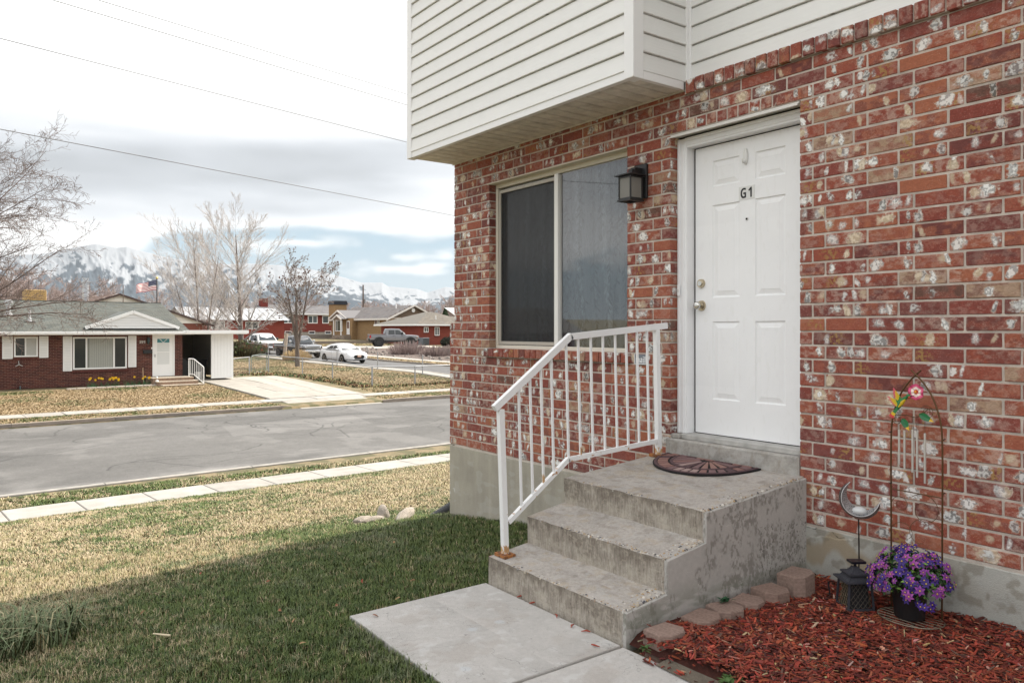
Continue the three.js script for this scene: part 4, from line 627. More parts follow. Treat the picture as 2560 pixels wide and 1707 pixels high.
// half-round doormat
{
  const o = thing('doormat', 'half round rubber doormat with a fan of stone coloured pieces', 'doormat');
  o.position.set(-3.372, 0.632, 0.030); o.rotation.x = Math.atan2(0.082, 0.9);
  const a = 0.385, b = 0.375, base = new THREE.Shape(); base.absellipse(0, 0, a, b, Math.PI, 2 * Math.PI); base.lineTo(-a, 0);
  const flat = (s, d, y) => { const g = new THREE.ExtrudeGeometry(s, { depth: d, bevelEnabled: true, bevelSize: 0.0015, bevelThickness: 0.0015, bevelSegments: 1, curveSegments: 24 }); g.rotateX(-Math.PI / 2); g.translate(0, y, 0); return g; };   // shape -y becomes +z
  part(o, 'rubber_base', flat(base, 0.007, 0.001), mat(0.008, 0.006, 0.007, 0.9, { bumpMap: scaled(grainTex, 8), bumpScale: 0.002 }));
  const pinks = [[0.24, 0.125, 0.11], [0.19, 0.11, 0.11], [0.28, 0.155, 0.13], [0.10, 0.055, 0.06], [0.36, 0.25, 0.23]].map(c => mat(...c, 0.95, { bumpMap: scaled(grainTex, 20), bumpScale: 0.002 })), r = rng(15);
  const E = (k, t) => [Math.cos(t) * a * k, -Math.sin(t) * b * k];
  const piece = (pts, m) => part(o, 'piece', flat(new THREE.Shape(pts.map(p => new THREE.Vector2(...p))), 0.0025, 0.0105), m);
  const ring = (k0, k1, t0, t1, g, m) => { const n = 3, pts = []; for (let i = 0; i <= n; i++) pts.push(E(k1, lerp(t0 + g, t1 - g, i / n))); for (let i = n; i >= 0; i--) pts.push(E(k0, lerp(t0 + g, t1 - g, i / n))); piece(pts.map(p => [p[0], p[1] - 0.03 * (1 - k0)]), m); };
  const pk = () => pinks[Math.floor(r() * 5)];
  for (let i = 0; i < 11; i++) ring(0.15, 0.60, lerp(0.05, Math.PI - 0.05, i / 11), lerp(0.05, Math.PI - 0.05, (i + 1) / 11), 0.05, pk());
  for (let i = 0; i < 9; i++) ring(0.63, 0.68, lerp(0.03, Math.PI - 0.03, i / 9), lerp(0.03, Math.PI - 0.03, (i + 1) / 9), 0.005, pinks[3]);
  for (let i = 0; i < 17; i++) ring(0.73, 0.90, lerp(0.06, Math.PI - 0.06, i / 17), lerp(0.06, Math.PI - 0.06, (i + 1) / 17), 0.026, pk());
  for (let i = 0; i < 12; i++) ring(0.93, 0.975, lerp(0.02, Math.PI - 0.02, i / 12), lerp(0.02, Math.PI - 0.02, (i + 1) / 12), 0.003, pinks[3]);
  for (let i = 0; i < 9; i++) { const x0 = lerp(-0.33, 0.33, i / 9) + 0.005, x1 = lerp(-0.33, 0.33, (i + 1) / 9) - 0.005; piece([[x0, -0.008], [x0 + 0.004, -0.031], [x1 - 0.003, -0.031], [x1, -0.008]], pk()); }
  const hub = new THREE.Shape(); hub.absellipse(0, -0.04, 0.05, 0.022, 0, 6.2832); part(o, 'piece', flat(hub, 0.003, 0.0105), pinks[3]);
}
// wall lantern
{
  const o = thing('wall_lantern', 'black metal wall lantern with frosted glass between window and door', 'lantern'), bk = mat(0.010, 0.010, 0.011, 0.45, { bumpMap: scaled(grainTex, 12), bumpScale: 0.0006 });
  o.position.set(-4.03, 2.42, 0);
  part(o, 'back_plate', cboxG(-0.062, 0.062, 0.03, 0.28, 0.001, 0.024, 0.004), bk); part(o, 'arm', gb().cbox(-0.022, 0.022, 0.205, 0.25, 0.022, 0.10, 0.003).cbox(-0.020, 0.020, 0.20, 0.235, 0.085, 0.125, 0.003).geo(), bk);
  const rf = gb(), R = (s, y) => [[-s, y, 0.12 - s], [s, y, 0.12 - s], [s, y, 0.12 + s], [-s, y, 0.12 + s]], L = [R(0.083, 0.183), R(0.083, 0.189), R(0.030, 0.207)]; for (let k = 0; k < 2; k++) for (let i = 0; i < 4; i++) rf.quad(L[k][(i + 1) % 4], L[k][i], L[k + 1][i], L[k + 1][(i + 1) % 4]); rf.poly(L[2]); rf.poly(L[0].slice().reverse()); part(o, 'roof', rf.geo(), bk);
  const fr = gb(); for (const sx of [-1, 1]) for (const sz of [-1, 1]) { const x = sx * 0.057, z = 0.12 + sz * 0.057; fr.cbox(x - 0.005, x + 0.005, 0.012, 0.183, z - 0.005, z + 0.005, 0.001); } for (const y of [0.0125, 0.168]) { fr.box(-0.052, 0.052, y, y + 0.012, 0.12 + 0.053, 0.12 + 0.0605); fr.box(-0.052, 0.052, y, y + 0.012, 0.12 - 0.0605, 0.12 - 0.053); fr.box(0.053, 0.0605, y, y + 0.012, 0.068, 0.172); fr.box(-0.0605, -0.053, y, y + 0.012, 0.068, 0.172); } part(o, 'cage', fr.geo(), bk);
  const bt = gb(); for (const s of [-1, 1]) { bt.box(s > 0 ? 0.035 : -0.068, s > 0 ? 0.068 : -0.035, 0, 0.011, 0.052, 0.188); bt.box(-0.035, 0.035, 0.0005, 0.0105, s > 0 ? 0.155 : 0.052, s > 0 ? 0.188 : 0.085); } part(o, 'base_tray', bt.geo(), bk);
  const gl = mat(0.27, 0.26, 0.235, 0.6, { transparent: true, opacity: 0.6 }); for (const s of [-1, 1]) { part(o, 'frosted_pane', boxG(-0.052, 0.052, 0.025, 0.168, 0.12 + s * 0.055 - 0.001, 0.12 + s * 0.055 + 0.001), gl); part(o, 'frosted_pane', boxG(s * 0.055 - 0.001, s * 0.055 + 0.001, 0.025, 0.168, 0.068, 0.172), gl); }
  part(o, 'bulb', new THREE.LatheGeometry([[0.001, 0.05], [0.02, 0.06], [0.03, 0.085], [0.026, 0.11], [0.013, 0.135], [0.013, 0.18]].map(p => new THREE.Vector2(...p)), 16).translate(0, 0, 0.12), mat(0.75, 0.74, 0.70, 0.3));
}
// cast plaque that marks the mail slot
{
  const o = thing('wall_plaque', 'small cast metal plaque reading mail on the brick behind the handrail', 'plaque'), sil = mat(0.45, 0.47, 0.50, 0.45, { metalness: 0.6 }); o.position.set(-4.042, 1.285, 0.002);
  part(o, 'plate', cboxG(-0.058, 0.058, -0.036, 0.036, 0, 0.006, 0.002), mat(0.20, 0.22, 0.25, 0.5, { metalness: 0.5 })); part(o, 'rim', gb().cbox(-0.060, 0.060, -0.038, -0.031, 0.001, 0.010, 0.001).cbox(-0.060, -0.054, -0.031, 0.037, 0.001, 0.009, 0.001).cbox(0.054, 0.060, -0.031, 0.037, 0.001, 0.009, 0.001).geo(), mat(0.72, 0.73, 0.74, 0.4));
  const g = new TextGeometry('mail', { font: doorFont, size: 0.044, depth: 0.004, curveSegments: 4 }); g.scale(0.78, 1, 1); g.translate(-0.047, -0.026, 0.005); part(o, 'lettering', g, mat(0.76, 0.77, 0.78, 0.4));
}
// ---------------------------------------------------------------- mulch bed
const bedY = (x, z) => { const e = sst(1.5, 1.40, z); return 0.008 + 0.040 * e + 0.02 * sst(0.3, 0.0, z)  - 0.012 * sst(0.35, 0.1, Math.hypot(x + 1.96, z - 0.235)) + 0.02 * (fbm(x * 3 + 9, z * 3, 3) - 0.5) + 0.012 * sst(-2.2, -1.4, x); };
const bedIn = (x, z) => z > 0.012 && x > -2.66 && x < 1.3 && z < 1.455 + 0.05 * (fbm(x * 3, 5, 3) - 0.5) && !(x < -2.42 && z < 1.5 && false);
{
  const nx = 60, nz = 26, pos = [], uv = [], idx = []; for (let i = 0; i <= nx; i++) for (let j = 0; j <= nz; j++) { const x = lerp(-2.70, 1.6, i / nx), z = lerp(0.0, 1.46, j / nz); pos.push(x, bedY(x, z) - 0.004 - 0.03 * sst(1.33, 1.46, z), z); uv.push(x, z); }
  for (let i = 0; i < nx; i++) for (let j = 0; j < nz; j++) { const a = i * (nz + 1) + j; idx.push(a, a + 1, a + nz + 1, a + 1, a + nz + 2, a + nz + 1); }
  const g = new THREE.BufferGeometry(); g.setAttribute('position', new THREE.Float32BufferAttribute(pos, 3)); g.setAttribute('uv', new THREE.Float32BufferAttribute(uv, 2)); g.setIndex(idx); g.computeVertexNormals();
  struct('bed_soil', g, rough(0.13, 0.03, 0.017, 0.95, 0.12, 0.02));
  const r = rng(1234), sets = [[], [], [], []], cols = [[], [], [], []], q = new THREE.Quaternion();
  const pal = [[0.19, 0.030, 0.015], [0.25, 0.044, 0.021], [0.11, 0.017, 0.010], [0.32, 0.072, 0.034], [0.065, 0.012, 0.008], [0.21, 0.034, 0.019]];
  const chip = (x, z, lift) => { const v = Math.floor(r() * 4); q.setFromEuler(new THREE.Euler((r() - 0.5) * 0.9, r() * 6.283, (r() - 0.5) * 0.55)); const L = 0.016 + Math.pow(r(), 1.6) * 0.058, w = 0.0034 + r() * 0.0078 * (r() < 0.2 ? 2 : 1); sets[v].push(new THREE.Matrix4().compose(V(x, bedY(x, z) + lift, z), q.clone(), V(L, 0.0015 + r() * 0.003, w))); let c = pal[Math.floor(r() * pal.length)].map(k => k * (0.75 + 0.5 * r())); if (r() < 0.045) c = [0.46, 0.27, 0.17].map(k => k * (0.7 + 0.5 * r())); else if (r() < 0.05) c = [0.10, 0.05, 0.035]; cols[v].push(c); };
  let n = 0; while (n < 25000) { const x = lerp(-2.64, 0.6, Math.pow(r(), 1.15)), z = 0.02 + r() * 1.42; if (!bedIn(x, z)) continue; chip(x, z, 0.001 + r() * 0.014); n++; }
  for (let i = 0; i < 90; i++) { const x = -2.64 + r() * 0.9; chip(x, 1.40 + r() * 0.14, -0.01 - 0.012 * r()); }
  const shard = k => { const g = new THREE.BoxGeometry(1, 1, 1, 3, 1, 1), P = g.attributes.position; for (let i = 0; i < P.count; i++) { const x = P.getX(i), e = Math.abs(x) > 0.4 ? 0.35 + 0.5 * h2(k, i % 3) : 1; P.setZ(i, P.getZ(i) * e + 0.6 * (h2(Math.round(x * 9) + 20, k) - 0.5)); P.setY(i, P.getY(i) * (0.6 + 0.6 * h2(Math.round(x * 9) + 40, k)) + 0.8 * (h2(Math.round(x * 9), k + 9) - 0.5)); } const t = g.toNonIndexed(); t.computeVertexNormals(); return t; };
  const mm = mat(1, 1, 1, 0.85);
  for (let v = 0; v < 4; v++) tag(instanced('wood_mulch', shard(v), mm, sets[v], cols[v]), 'red dyed wood chip mulch covering the bed by the brick wall', 'mulch', null, 'stuff');
}
// tan concrete edging stones along the steps
{
  const pm = [0, 1, 2].map(k => rough([0.41, 0.385, 0.40][k], [0.285, 0.262, 0.28][k], [0.235, 0.212, 0.23][k], 0.95, 0.08, 0.005, {}));
  const L = ['tan edging stone resting against the bottom step beside the walk', 'tan edging stone second from the walk along the steps', 'tan edging stone with a raised back lip beside the steps', 'half buried tan edging stone next to the small green weed', 'tan edging stone with a dark mossy front edge beside the steps', 'rough faced tan edging stone standing high against the foundation'];
  const S = [[-2.552, 1.350, 0.074, 0.09, 0.165, 0.05], [-2.568, 1.070, 0.074, 0.09, 0.165, 0.10], [-2.560, 0.895, 0.084, 0.09, 0.16, -0.12], [-2.572, 0.705, 0.080, 0.09, 0.145, 0.15], [-2.552, 0.530, 0.108, 0.10, 0.17, -0.05], [-2.530, 0.335, 0.165, 0.15, 0.175, 0.1]];
  S.forEach(([x, z, top, h, w, t], k) => {
    const d = 0.135, c = 0.04, s = new THREE.Shape([[-d / 2, -w / 2 + 0.01], [d / 2 - c, -w / 2], [d / 2, -w / 2 + c], [d / 2, w / 2 - c], [d / 2 - c, w / 2], [-d / 2, w / 2 - 0.01]].map(p => new THREE.Vector2(...p)));
    const g = new THREE.ExtrudeGeometry(s, { depth: h + 0.06, bevelEnabled: true, bevelSize: 0.007, bevelThickness: 0.007, bevelSegments: 2, steps: 3 }); g.rotateX(-Math.PI / 2); g.translate(0, -h - 0.06, 0);
    const gm = metreUV(g), P = gm.attributes.position; for (let i = 0; i < P.count; i++) { const a = P.getX(i), y = P.getY(i), b = P.getZ(i), side = y < -0.012 ? 1 : 0.25; P.setXYZ(i, a + side * 0.012 * (fbm(a * 40 + k * 9, (y + b) * 40, 3) - 0.5), y + 0.004 * (fbm(a * 30 + k, b * 30, 3) - 0.5), b + side * 0.012 * (fbm(b * 40 + k * 7, (y + a) * 40, 3) - 0.5)); } gm.computeVertexNormals();
    const o = thing('edging_stone', L[k], 'paver', 'edging stones along the steps'); o.position.set(x, top, z); o.rotation.set((h2(k, 2) - 0.5) * 0.1, t, (h2(k, 3) - 0.5) * 0.08); part(o, 'block', gm, pm[k % 3]);
    if (k === 2 || k === 3) part(o, 'lip', cboxG(-0.066, -0.052, -0.01, 0.012, -w / 2 + 0.012, w / 2 - 0.014, 0.004), pm[k % 3]);
  });
}

// ---------------------------------------------------------------- flower pot
function leafShape(L, w, bend = 0.2, c0, c1, B = gb(), M) {     // pointed leaf along +x, folded a little, vertex colours c0 (base) to c1 (tip)
  const n = 4, W2 = t => w * Math.sin(Math.PI * Math.pow(t, 0.75)) / 2, P = (t, s) => { const p = V(L * t, bend * L * t * t * (-1) + Math.abs(s) * W2(t) * 0.25, s * W2(t)); if (M) p.applyMatrix4(M); return [p.x, p.y, p.z]; };
  for (let i = 0; i < n; i++) for (const s of [-1, 1]) { const a = i / n, b = (i + 1) / n; B.col = mix3(c0, c1, (a + b) / 2); if (s > 0) B.quad(P(a, 0), P(a, s), P(b, s), P(b, 0)); else B.quad(P(a, s), P(a, 0), P(b, 0), P(b, s)); }
  return B;
}
{
  const o = thing('flower_pot', 'black pot of purple and violet flowers in front of the brick wall', 'flower pot'), cx = -1.965, cz = 0.235, py = 0.072; o.position.set(cx, py, cz);
  part(o, 'pot', new THREE.LatheGeometry([[0.0001, 0.012], [0.060, 0.006], [0.064, 0], [0.068, 0.004], [0.084, 0.155], [0.092, 0.156], [0.094, 0.186], [0.090, 0.190], [0.085, 0.184], [0.080, 0.160], [0.0001, 0.158]].map(p => new THREE.Vector2(...p)), 40), mat(0.012, 0.012, 0.013, 0.42));
  const r = rng(404), F = gb();
  for (let i = 0; i < 620; i++) { const a = r() * 6.283, e = Math.acos(1 - r() * 1.35), R = 0.55 + 0.45 * Math.pow(r(), 0.4), x = Math.cos(a) * Math.sin(e) * 0.178 * R, y = 0.182 + Math.cos(e) * 0.145 * R, z = Math.sin(a) * Math.sin(e) * 0.165 * R; const m = new THREE.Matrix4().compose(V(x, y, z), new THREE.Quaternion().setFromEuler(new THREE.Euler((r() - 0.5) * 2, r() * 6.3, (r() - 0.5) * 2)), V(1, 1, 1)); const g = r() < 0.22 ? [0.13, 0.23, 0.04] : [0.025, 0.065, 0.018]; leafShape(0.022 + r() * 0.012, 0.013, 0.3, g, g.map(k => k * 1.2), F, m); }
  for (let i = 0; i < 40; i++) { const a = r() * 6.283, q = 0.05 + r() * 0.12; F.col = [0.06, 0.11, 0.03]; F.tube([[0, 0.16, 0], [Math.cos(a) * q * 0.6, 0.22, Math.sin(a) * q * 0.6], [Math.cos(a) * q, 0.26 - q * 0.3, Math.sin(a) * q]], 0.0014, 4, false); }
  const fl = part(o, 'foliage', F.geo(), vmat(0.7)); fl.userData.kind = 'stuff';
  const flower = (c0, c1) => { const B = gb(); for (let k = 0; k < 6; k++) { const m = new THREE.Matrix4().makeRotationY(k * Math.PI / 3).multiply(new THREE.Matrix4().makeRotationZ(0.18)); leafShape(0.0205, 0.0125, 0.35, c0, c1, B, m); } B.col = [0.62, 0.42, 0.04]; const s = new THREE.IcosahedronGeometry(0.0034, 0); s.scale(1, 0.7, 1); s.translate(0, 0.003, 0); B.add(s); return B.geo(); };
  const gs = [flower([0.12, 0.025, 0.17], [0.26, 0.04, 0.30]), flower([0.045, 0.015, 0.16], [0.06, 0.02, 0.24]), flower([0.19, 0.03, 0.20], [0.36, 0.07, 0.34]), flower([0.03, 0.011, 0.12], [0.042, 0.014, 0.18])], fm = vmat(0.65);
  for (let i = 0; i < 235; i++) { const a = r() * 6.283, e = Math.acos(1 - r() * 1.28), x = Math.cos(a) * Math.sin(e), y = Math.cos(e), z = Math.sin(a) * Math.sin(e), R = 0.84 + 0.26 * r(); const f = part(o, 'flower', gs[Math.floor(r() * 4)], fm); f.position.set(x * 0.190 * R, 0.185 + y * 0.155 * R, z * 0.175 * R); f.quaternion.setFromUnitVectors(V(0, 1, 0), V(x + (r() - 0.5) * 0.7 - 0.1, y * 0.7 + 0.25, z + (r() - 0.5) * 0.7 + 0.3).normalize()); f.rotateY(r() * 6); f.scale.setScalar(0.8 + 0.5 * r()); }
  for (let i = 0; i < 7; i++) { const f = part(o, 'flower', gs[1 + 2 * (i % 2)], fm); f.position.set(0.03 + 0.16 * r(), 0.10 + 0.06 * r(), 0.10 + 0.06 * r()); f.rotation.set(1 + r(), r() * 6, 0); }
}
const bronze = mat(0.12, 0.065, 0.03, 0.4, { metalness: 0.7 }), darkIron = mat(0.03, 0.022, 0.018, 0.5, { metalness: 0.5 });
{ // wire stand under the pot
  const o = thing('plant_stand', 'round flat wire plant stand under the flower pot', 'plant stand'); o.position.set(-1.96, 0.069, 0.235); const B = gb(), c = []; for (let i = 0; i <= 36; i++) { const a = i / 36 * 6.2832; c.push([Math.cos(a) * 0.155, 0, Math.sin(a) * 0.125]); } B.tube(c, 0.003, 6, false); part(o, 'rim', B.geo(), mat(0.30, 0.26, 0.20, 0.4, { metalness: 0.8 }));
  for (let k = -3; k <= 3; k++) { const z = k * 0.034, x = 0.155 * Math.sqrt(1 - Math.pow(z / 0.125, 2)); part(o, 'wire', gb().tube([[-x, 0.002, z], [x, 0.002, z]], 0.0018, 5).geo(), mat(0.30, 0.26, 0.20, 0.4, { metalness: 0.8 })); } for (const a of [0.6, 2.7, 4.7]) part(o, 'foot', gb().tube([[Math.cos(a) * 0.15, 0, Math.sin(a) * 0.12], [Math.cos(a) * 0.15, -0.05, Math.sin(a) * 0.12]], 0.003, 5).geo(), darkIron);
}
// ---------------------------------------------------------------- wind chime trellis with hummingbird
{
  const o = thing('wind_chime_trellis', 'bronze arched trellis stake with hummingbird, pink flower and wind chimes', 'wind chime'), Z = 0.125; o.position.set(-1.985, 0, Z);
  const arc = s => { const p = []; p.push([0.129 * s, 0.02, 0], [0.131 * s, 0.5, 0], [0.131 * s, 0.93, 0], [0.126 * s, 1.02, 0], [0.108 * s, 1.10, 0], [0.075 * s, 1.18, 0], [0.028 * s, 1.245, 0], [-0.022 * s, 1.295, 0]); return p; };
  const sm = p => { const c = new THREE.CatmullRomCurve3(p.map(q => V(...q))); return c.getPoints(40).map(q => [q.x, q.y, q.z]); };
  part(o, 'pole', gb().tube(sm(arc(-1)), 0.0046, 8).geo(), bronze); part(o, 'pole', gb().tube(sm(arc(1).map(p => [p[0], p[1], p[2] + 0.010])), 0.0046, 8).geo(), bronze);
  part(o, 'crossbar', gb().tube([[-0.13, 0.672, 0], [0.13, 0.668, 0.006]], 0.003, 6).geo(), bronze); part(o, 'crossbar', gb().tube(sm([[-0.115, 1.055, 0.004], [-0.05, 1.062, 0.004], [0.0, 1.055, 0.004], [0.03, 1.072, 0.004], [0.06, 1.10, 0.004], [0.10, 1.098, 0.004]]), 0.0022, 6).geo(), bronze);
  const scroll = (cx, cy, R, a0, turns, dir) => { const p = []; for (let i = 0; i <= 36; i++) { const t = i / 36, a = a0 + dir * t * turns * 6.2832; p.push([cx + Math.cos(a) * R * (1 - 0.62 * t), cy + Math.sin(a) * R * (1 - 0.62 * t), 0.003]); } part(o, 'scroll', gb().tube(p, 0.0016, 5, false).geo(), bronze); };
  scroll(0.055, 1.085, 0.034, 2.6, 1.5, -1); scroll(-0.098, 1.035, 0.028, 1.6, 1.4, 1); scroll(-0.045, 1.20, 0.028, 3.6, 1.3, -1); scroll(0.04, 0.59, 0.085, 2.4, 1.2, -1); scroll(-0.08, 0.60, 0.045, 3.0, 1.2, -1); scroll(0.03, 0.46, 0.10, 0.4, 0.7, 1); scroll(-0.06, 0.45, 0.075, 3.1, 0.6, -1);
  [[-0.134, 0.965], [0.134, 0.955], [-0.133, 0.70], [0.134, 0.69]].forEach(([x, y]) => part(o, 'wire_tie', gb().tube([[x - 0.008, y + 0.003, 0.004], [x, y, 0.008], [x + 0.009, y + 0.006, 0.003]], 0.0028, 5).geo(), darkIron));
  const col = B => part(o, B.nm, B.geo(), vmat(0.4)), mk = n => { const B = gb(); B.nm = n; return B; };
  { const B = mk('pink_flower'); for (let k = 0; k < 6; k++) { const m = new THREE.Matrix4().makeTranslation(0.005, 1.185, 0.012).multiply(new THREE.Matrix4().makeRotationZ(k * 1.0472)).multiply(new THREE.Matrix4().makeRotationX(Math.PI / 2)); const seg = (a, b, c) => { B.col = c; const w = t => 0.008 + 0.030 * Math.sin(Math.min(1, t) * 1.9), P = (t, s) => { const p = V(0.038 * t, 0.006 * t + 0.003 * Math.cos(s * 3), s * w(t) / 2).applyMatrix4(m); return [p.x, p.y, p.z]; }; for (let q = -2; q < 2; q++) B.quad(P(a, q / 2), P(a, (q + 1) / 2), P(b, (q + 1) / 2), P(b, q / 2)); }; seg(0.05, 0.3, [0.55, 0.06, 0.02]); seg(0.3, 0.62, [0.80, 0.66, 0.60]); seg(0.62, 0.85, [0.62, 0.10, 0.20]); seg(0.85, 1, [0.50, 0.02, 0.12]); } B.col = [0.75, 0.32, 0.03]; B.add(new THREE.IcosahedronGeometry(0.006, 1).translate(0.005, 1.185, 0.022)); col(B); }
  { const B = mk('hummingbird'); const bz = 0.018, path = [[-0.098, 1.075, bz], [-0.085, 1.10, bz], [-0.068, 1.125, bz + 0.004], [-0.050, 1.147, bz + 0.004], [-0.038, 1.158, bz]], rad = [0.003, 0.010, 0.0145, 0.0105, 0.008]; B.col = [0.02, 0.16, 0.045]; B.tube(path, rad, 12); B.col = [0.60, 0.42, 0.02]; B.tube([[-0.078, 1.103, bz + 0.007], [-0.058, 1.127, bz + 0.011], [-0.045, 1.145, bz + 0.007]], [0.005, 0.010, 0.006], 10); B.col = [0.02, 0.15, 0.04]; B.add(new THREE.SphereGeometry(0.0115, 14, 10).translate(-0.032, 1.161, bz)); B.col = [0.45, 0.05, 0.02]; B.add(new THREE.SphereGeometry(0.007, 10, 8).translate(-0.026, 1.156, bz + 0.004)); B.col = [0.02, 0.02, 0.02]; B.tube([[-0.024, 1.161, bz], [-0.002, 1.166, bz]], [0.003, 0.001], 6); B.add(new THREE.SphereGeometry(0.0022, 8, 6).translate(-0.029, 1.164, bz + 0.0105));
    const feather = (x, y, a, L, w, cs) => { const m = new THREE.Matrix4().makeTranslation(x, y, bz + 0.008).multiply(new THREE.Matrix4().makeRotationZ(a)).multiply(new THREE.Matrix4().makeRotationX(Math.PI / 2)); const n = cs.length; for (let i = 0; i < n; i++) { B.col = cs[i]; const P = (t, s) => { const p = V(L * t, 0.004 * t, s * w / 2 * (1 - 0.6 * t)).applyMatrix4(m); return [p.x, p.y, p.z]; }; B.quad(P(i / n, -1), P(i / n, 1), P((i + 1) / n, 1), P((i + 1) / n, -1)); } };
    const wing = [[0.02, 0.17, 0.05], [0.03, 0.20, 0.05], [0.58, 0.42, 0.02], [0.66, 0.40, 0.03], [0.62, 0.10, 0.14]]; for (let k = 0; k < 5; k++) { feather(-0.058 - 0.002 * k, 1.128, 2.15 + k * 0.07, 0.085 - k * 0.010, 0.016, wing); feather(-0.066, 1.122 - 0.003 * k, 2.72 + k * 0.10, 0.075 - k * 0.010, 0.015, wing); } const tail = [[0.02, 0.16, 0.05], [0.03, 0.18, 0.05], [0.60, 0.40, 0.02], [0.58, 0.04, 0.04]]; for (let k = 0; k < 4; k++) feather(-0.086, 1.096, 3.95 + k * 0.13, 0.058, 0.012, tail); col(B); }
  for (const [x, y, a, L] of [[-0.066, 1.045, -1.0, 0.070], [0.020, 1.075, -0.42, 0.082]]) { const B = mk('painted_leaf'), m = new THREE.Matrix4().makeTranslation(x, y, 0.014).multiply(new THREE.Matrix4().makeRotationZ(a)).multiply(new THREE.Matrix4().makeRotationX(Math.PI / 2)); const n = 7, w = t => 0.036 * Math.sin(Math.PI * Math.pow(clamp(t), 0.7)), P = (t, s) => { const p = V(L * t, 0.004 * Math.abs(s), s * w(t) / 2).applyMatrix4(m); return [p.x, p.y, p.z]; }; for (let i = 0; i < n; i++) for (const s of [-1, 1]) { B.col = i > 4 ? [0.66, 0.40, 0.02] : s > 0 ? [0.015, 0.13, 0.045] : [0.02, 0.18, 0.06]; B.quad(P(i / n, 0), P(i / n, s), P((i + 1) / n, s), P((i + 1) / n, 0)); } col(B); }
  const al = mat(0.72, 0.72, 0.71, 0.32, { metalness: 0.85 });
  [[-0.084, 0.985, 0.805], [-0.056, 0.985, 0.785], [-0.015, 0.992, 0.775], [0.008, 0.985, 0.752], [0.047, 0.980, 0.728]].forEach(([x, a, b], i) => { const g = gb().tube([[x, b, 0.010], [x, a, 0.010]], 0.0055, 12).geo(); const c = part(o, 'chime_tube', g, al); const s = gb(); for (const q of [-0.0045, 0.0045]) s.tube([[x + q, a - 0.02, 0.010], [x + q * 0.6, 1.058 + 0.01 * (i > 2), 0.006]], 0.0007, 4); part(c, 'cord', s.geo(), darkIron); });
}
// ---------------------------------------------------------------- solar moon stake
{
  const o = thing('moon_stake', 'silver perforated crescent moon garden stake by the foundation', 'garden ornament'); o.position.set(-2.275, 0.585, 0.16); o.rotation.y = 0.38;
  const mt = tex(512, 512, (i, j) => { const c = 16, ci = Math.floor(i / c), cj = Math.floor(j / c), ox = (h2(ci, cj) - 0.5) * 7, oy = (h2(ci, cj + 99) - 0.5) * 7, d = Math.hypot(i - ci * c - 8 - ox, j - cj * c - 8 - oy) * (0.7 + 0.8 * h2(ci + 50, cj)); return d < 4.6 ? [0.03, 0.03, 0.032] : [0.46, 0.46, 0.47]; }), mt2 = tex(512, 512, (i, j) => { const c = 16, ci = Math.floor(i / c), cj = Math.floor(j / c), d = Math.hypot(i - ci * c - 8 - (h2(ci, cj) - 0.5) * 7, j - cj * c - 8 - (h2(ci, cj + 99) - 0.5) * 7) * (0.7 + 0.8 * h2(ci + 50, cj)); return d < 4.2 ? [0.45, 0.45, 0.46] : [0.035, 0.033, 0.033]; });
  const R = 0.105, pts = [], inn = [], a0 = 1.98, a1 = 6.33;     // outer arc, open towards the upper right
  for (let i = 0; i <= 40; i++) { const t = i / 40, a = lerp(a0, a1, t); pts.push([Math.cos(a) * R, Math.sin(a) * R]); const th = 0.068 * Math.pow(Math.sin(Math.PI * t), 0.8); inn.push([Math.cos(a) * (R - th), Math.sin(a) * (R - th)]); }
  const out = gb(), face = gb(), back = gb(); const d = t => 0.036 * Math.pow(Math.sin(Math.PI * t), 0.7) + 0.002;
  for (let i = 0; i < 40; i++) { const t0 = i / 40, t1 = (i + 1) / 40, P = (p, z) => [p[0], p[1], z], mid = (k) => [(pts[k][0] * 0.55 + inn[k][0] * 0.45), (pts[k][1] * 0.55 + inn[k][1] * 0.45)]; out.quad(P(pts[i], -d(t0)), P(pts[i + 1], -d(t1)), P(mid(i + 1), d(t1)), P(mid(i), d(t0))); face.quad(P(mid(i), d(t0)), P(mid(i + 1), d(t1)), P(inn[i + 1], -d(t1) * 0.2), P(inn[i], -d(t0) * 0.2)); back.quad(P(pts[i], -d(t0)), P(pts[i + 1], -d(t1)), P(inn[i + 1], -d(t1) * 0.2), P(inn[i], -d(t0) * 0.2)); }
  const sc = g => { const u = g.attributes.uv; for (let i = 0; i < u.count; i++) u.setXY(i, u.getX(i) * 5, u.getY(i) * 5); return g; };
  part(o, 'outer_shell', sc(out.geo()), mat(1, 1, 1, 0.38, { map: mt2, metalness: 0.7 })); part(o, 'inner_face', sc(face.geo()), mat(1, 1, 1, 0.32, { map: mt, metalness: 0.75 })); part(o, 'back', sc(back.geo()), mat(0.05, 0.05, 0.05, 0.5));
  part(o, 'rim', gb().tube(pts.map((p, k) => [p[0] * 0.55 + inn[k][0] * 0.45, p[1] * 0.55 + inn[k][1] * 0.45, d(k / 40) + 0.001]), 0.0018, 5, false).geo(), mat(0.6, 0.6, 0.6, 0.3, { metalness: 0.9 }));
  part(o, 'glass_globe', new THREE.SphereGeometry(0.034, 20, 14).scale(1.1, 0.7, 0.9).translate(0.005, -0.052, 0.008), mat(0.55, 0.56, 0.56, 0.25));
  part(o, 'rod', gb().tube([[0, -0.1, 0], [0.002, -0.3, 0], [0.0, -0.56, 0]], 0.004, 8).geo(), darkIron);
}
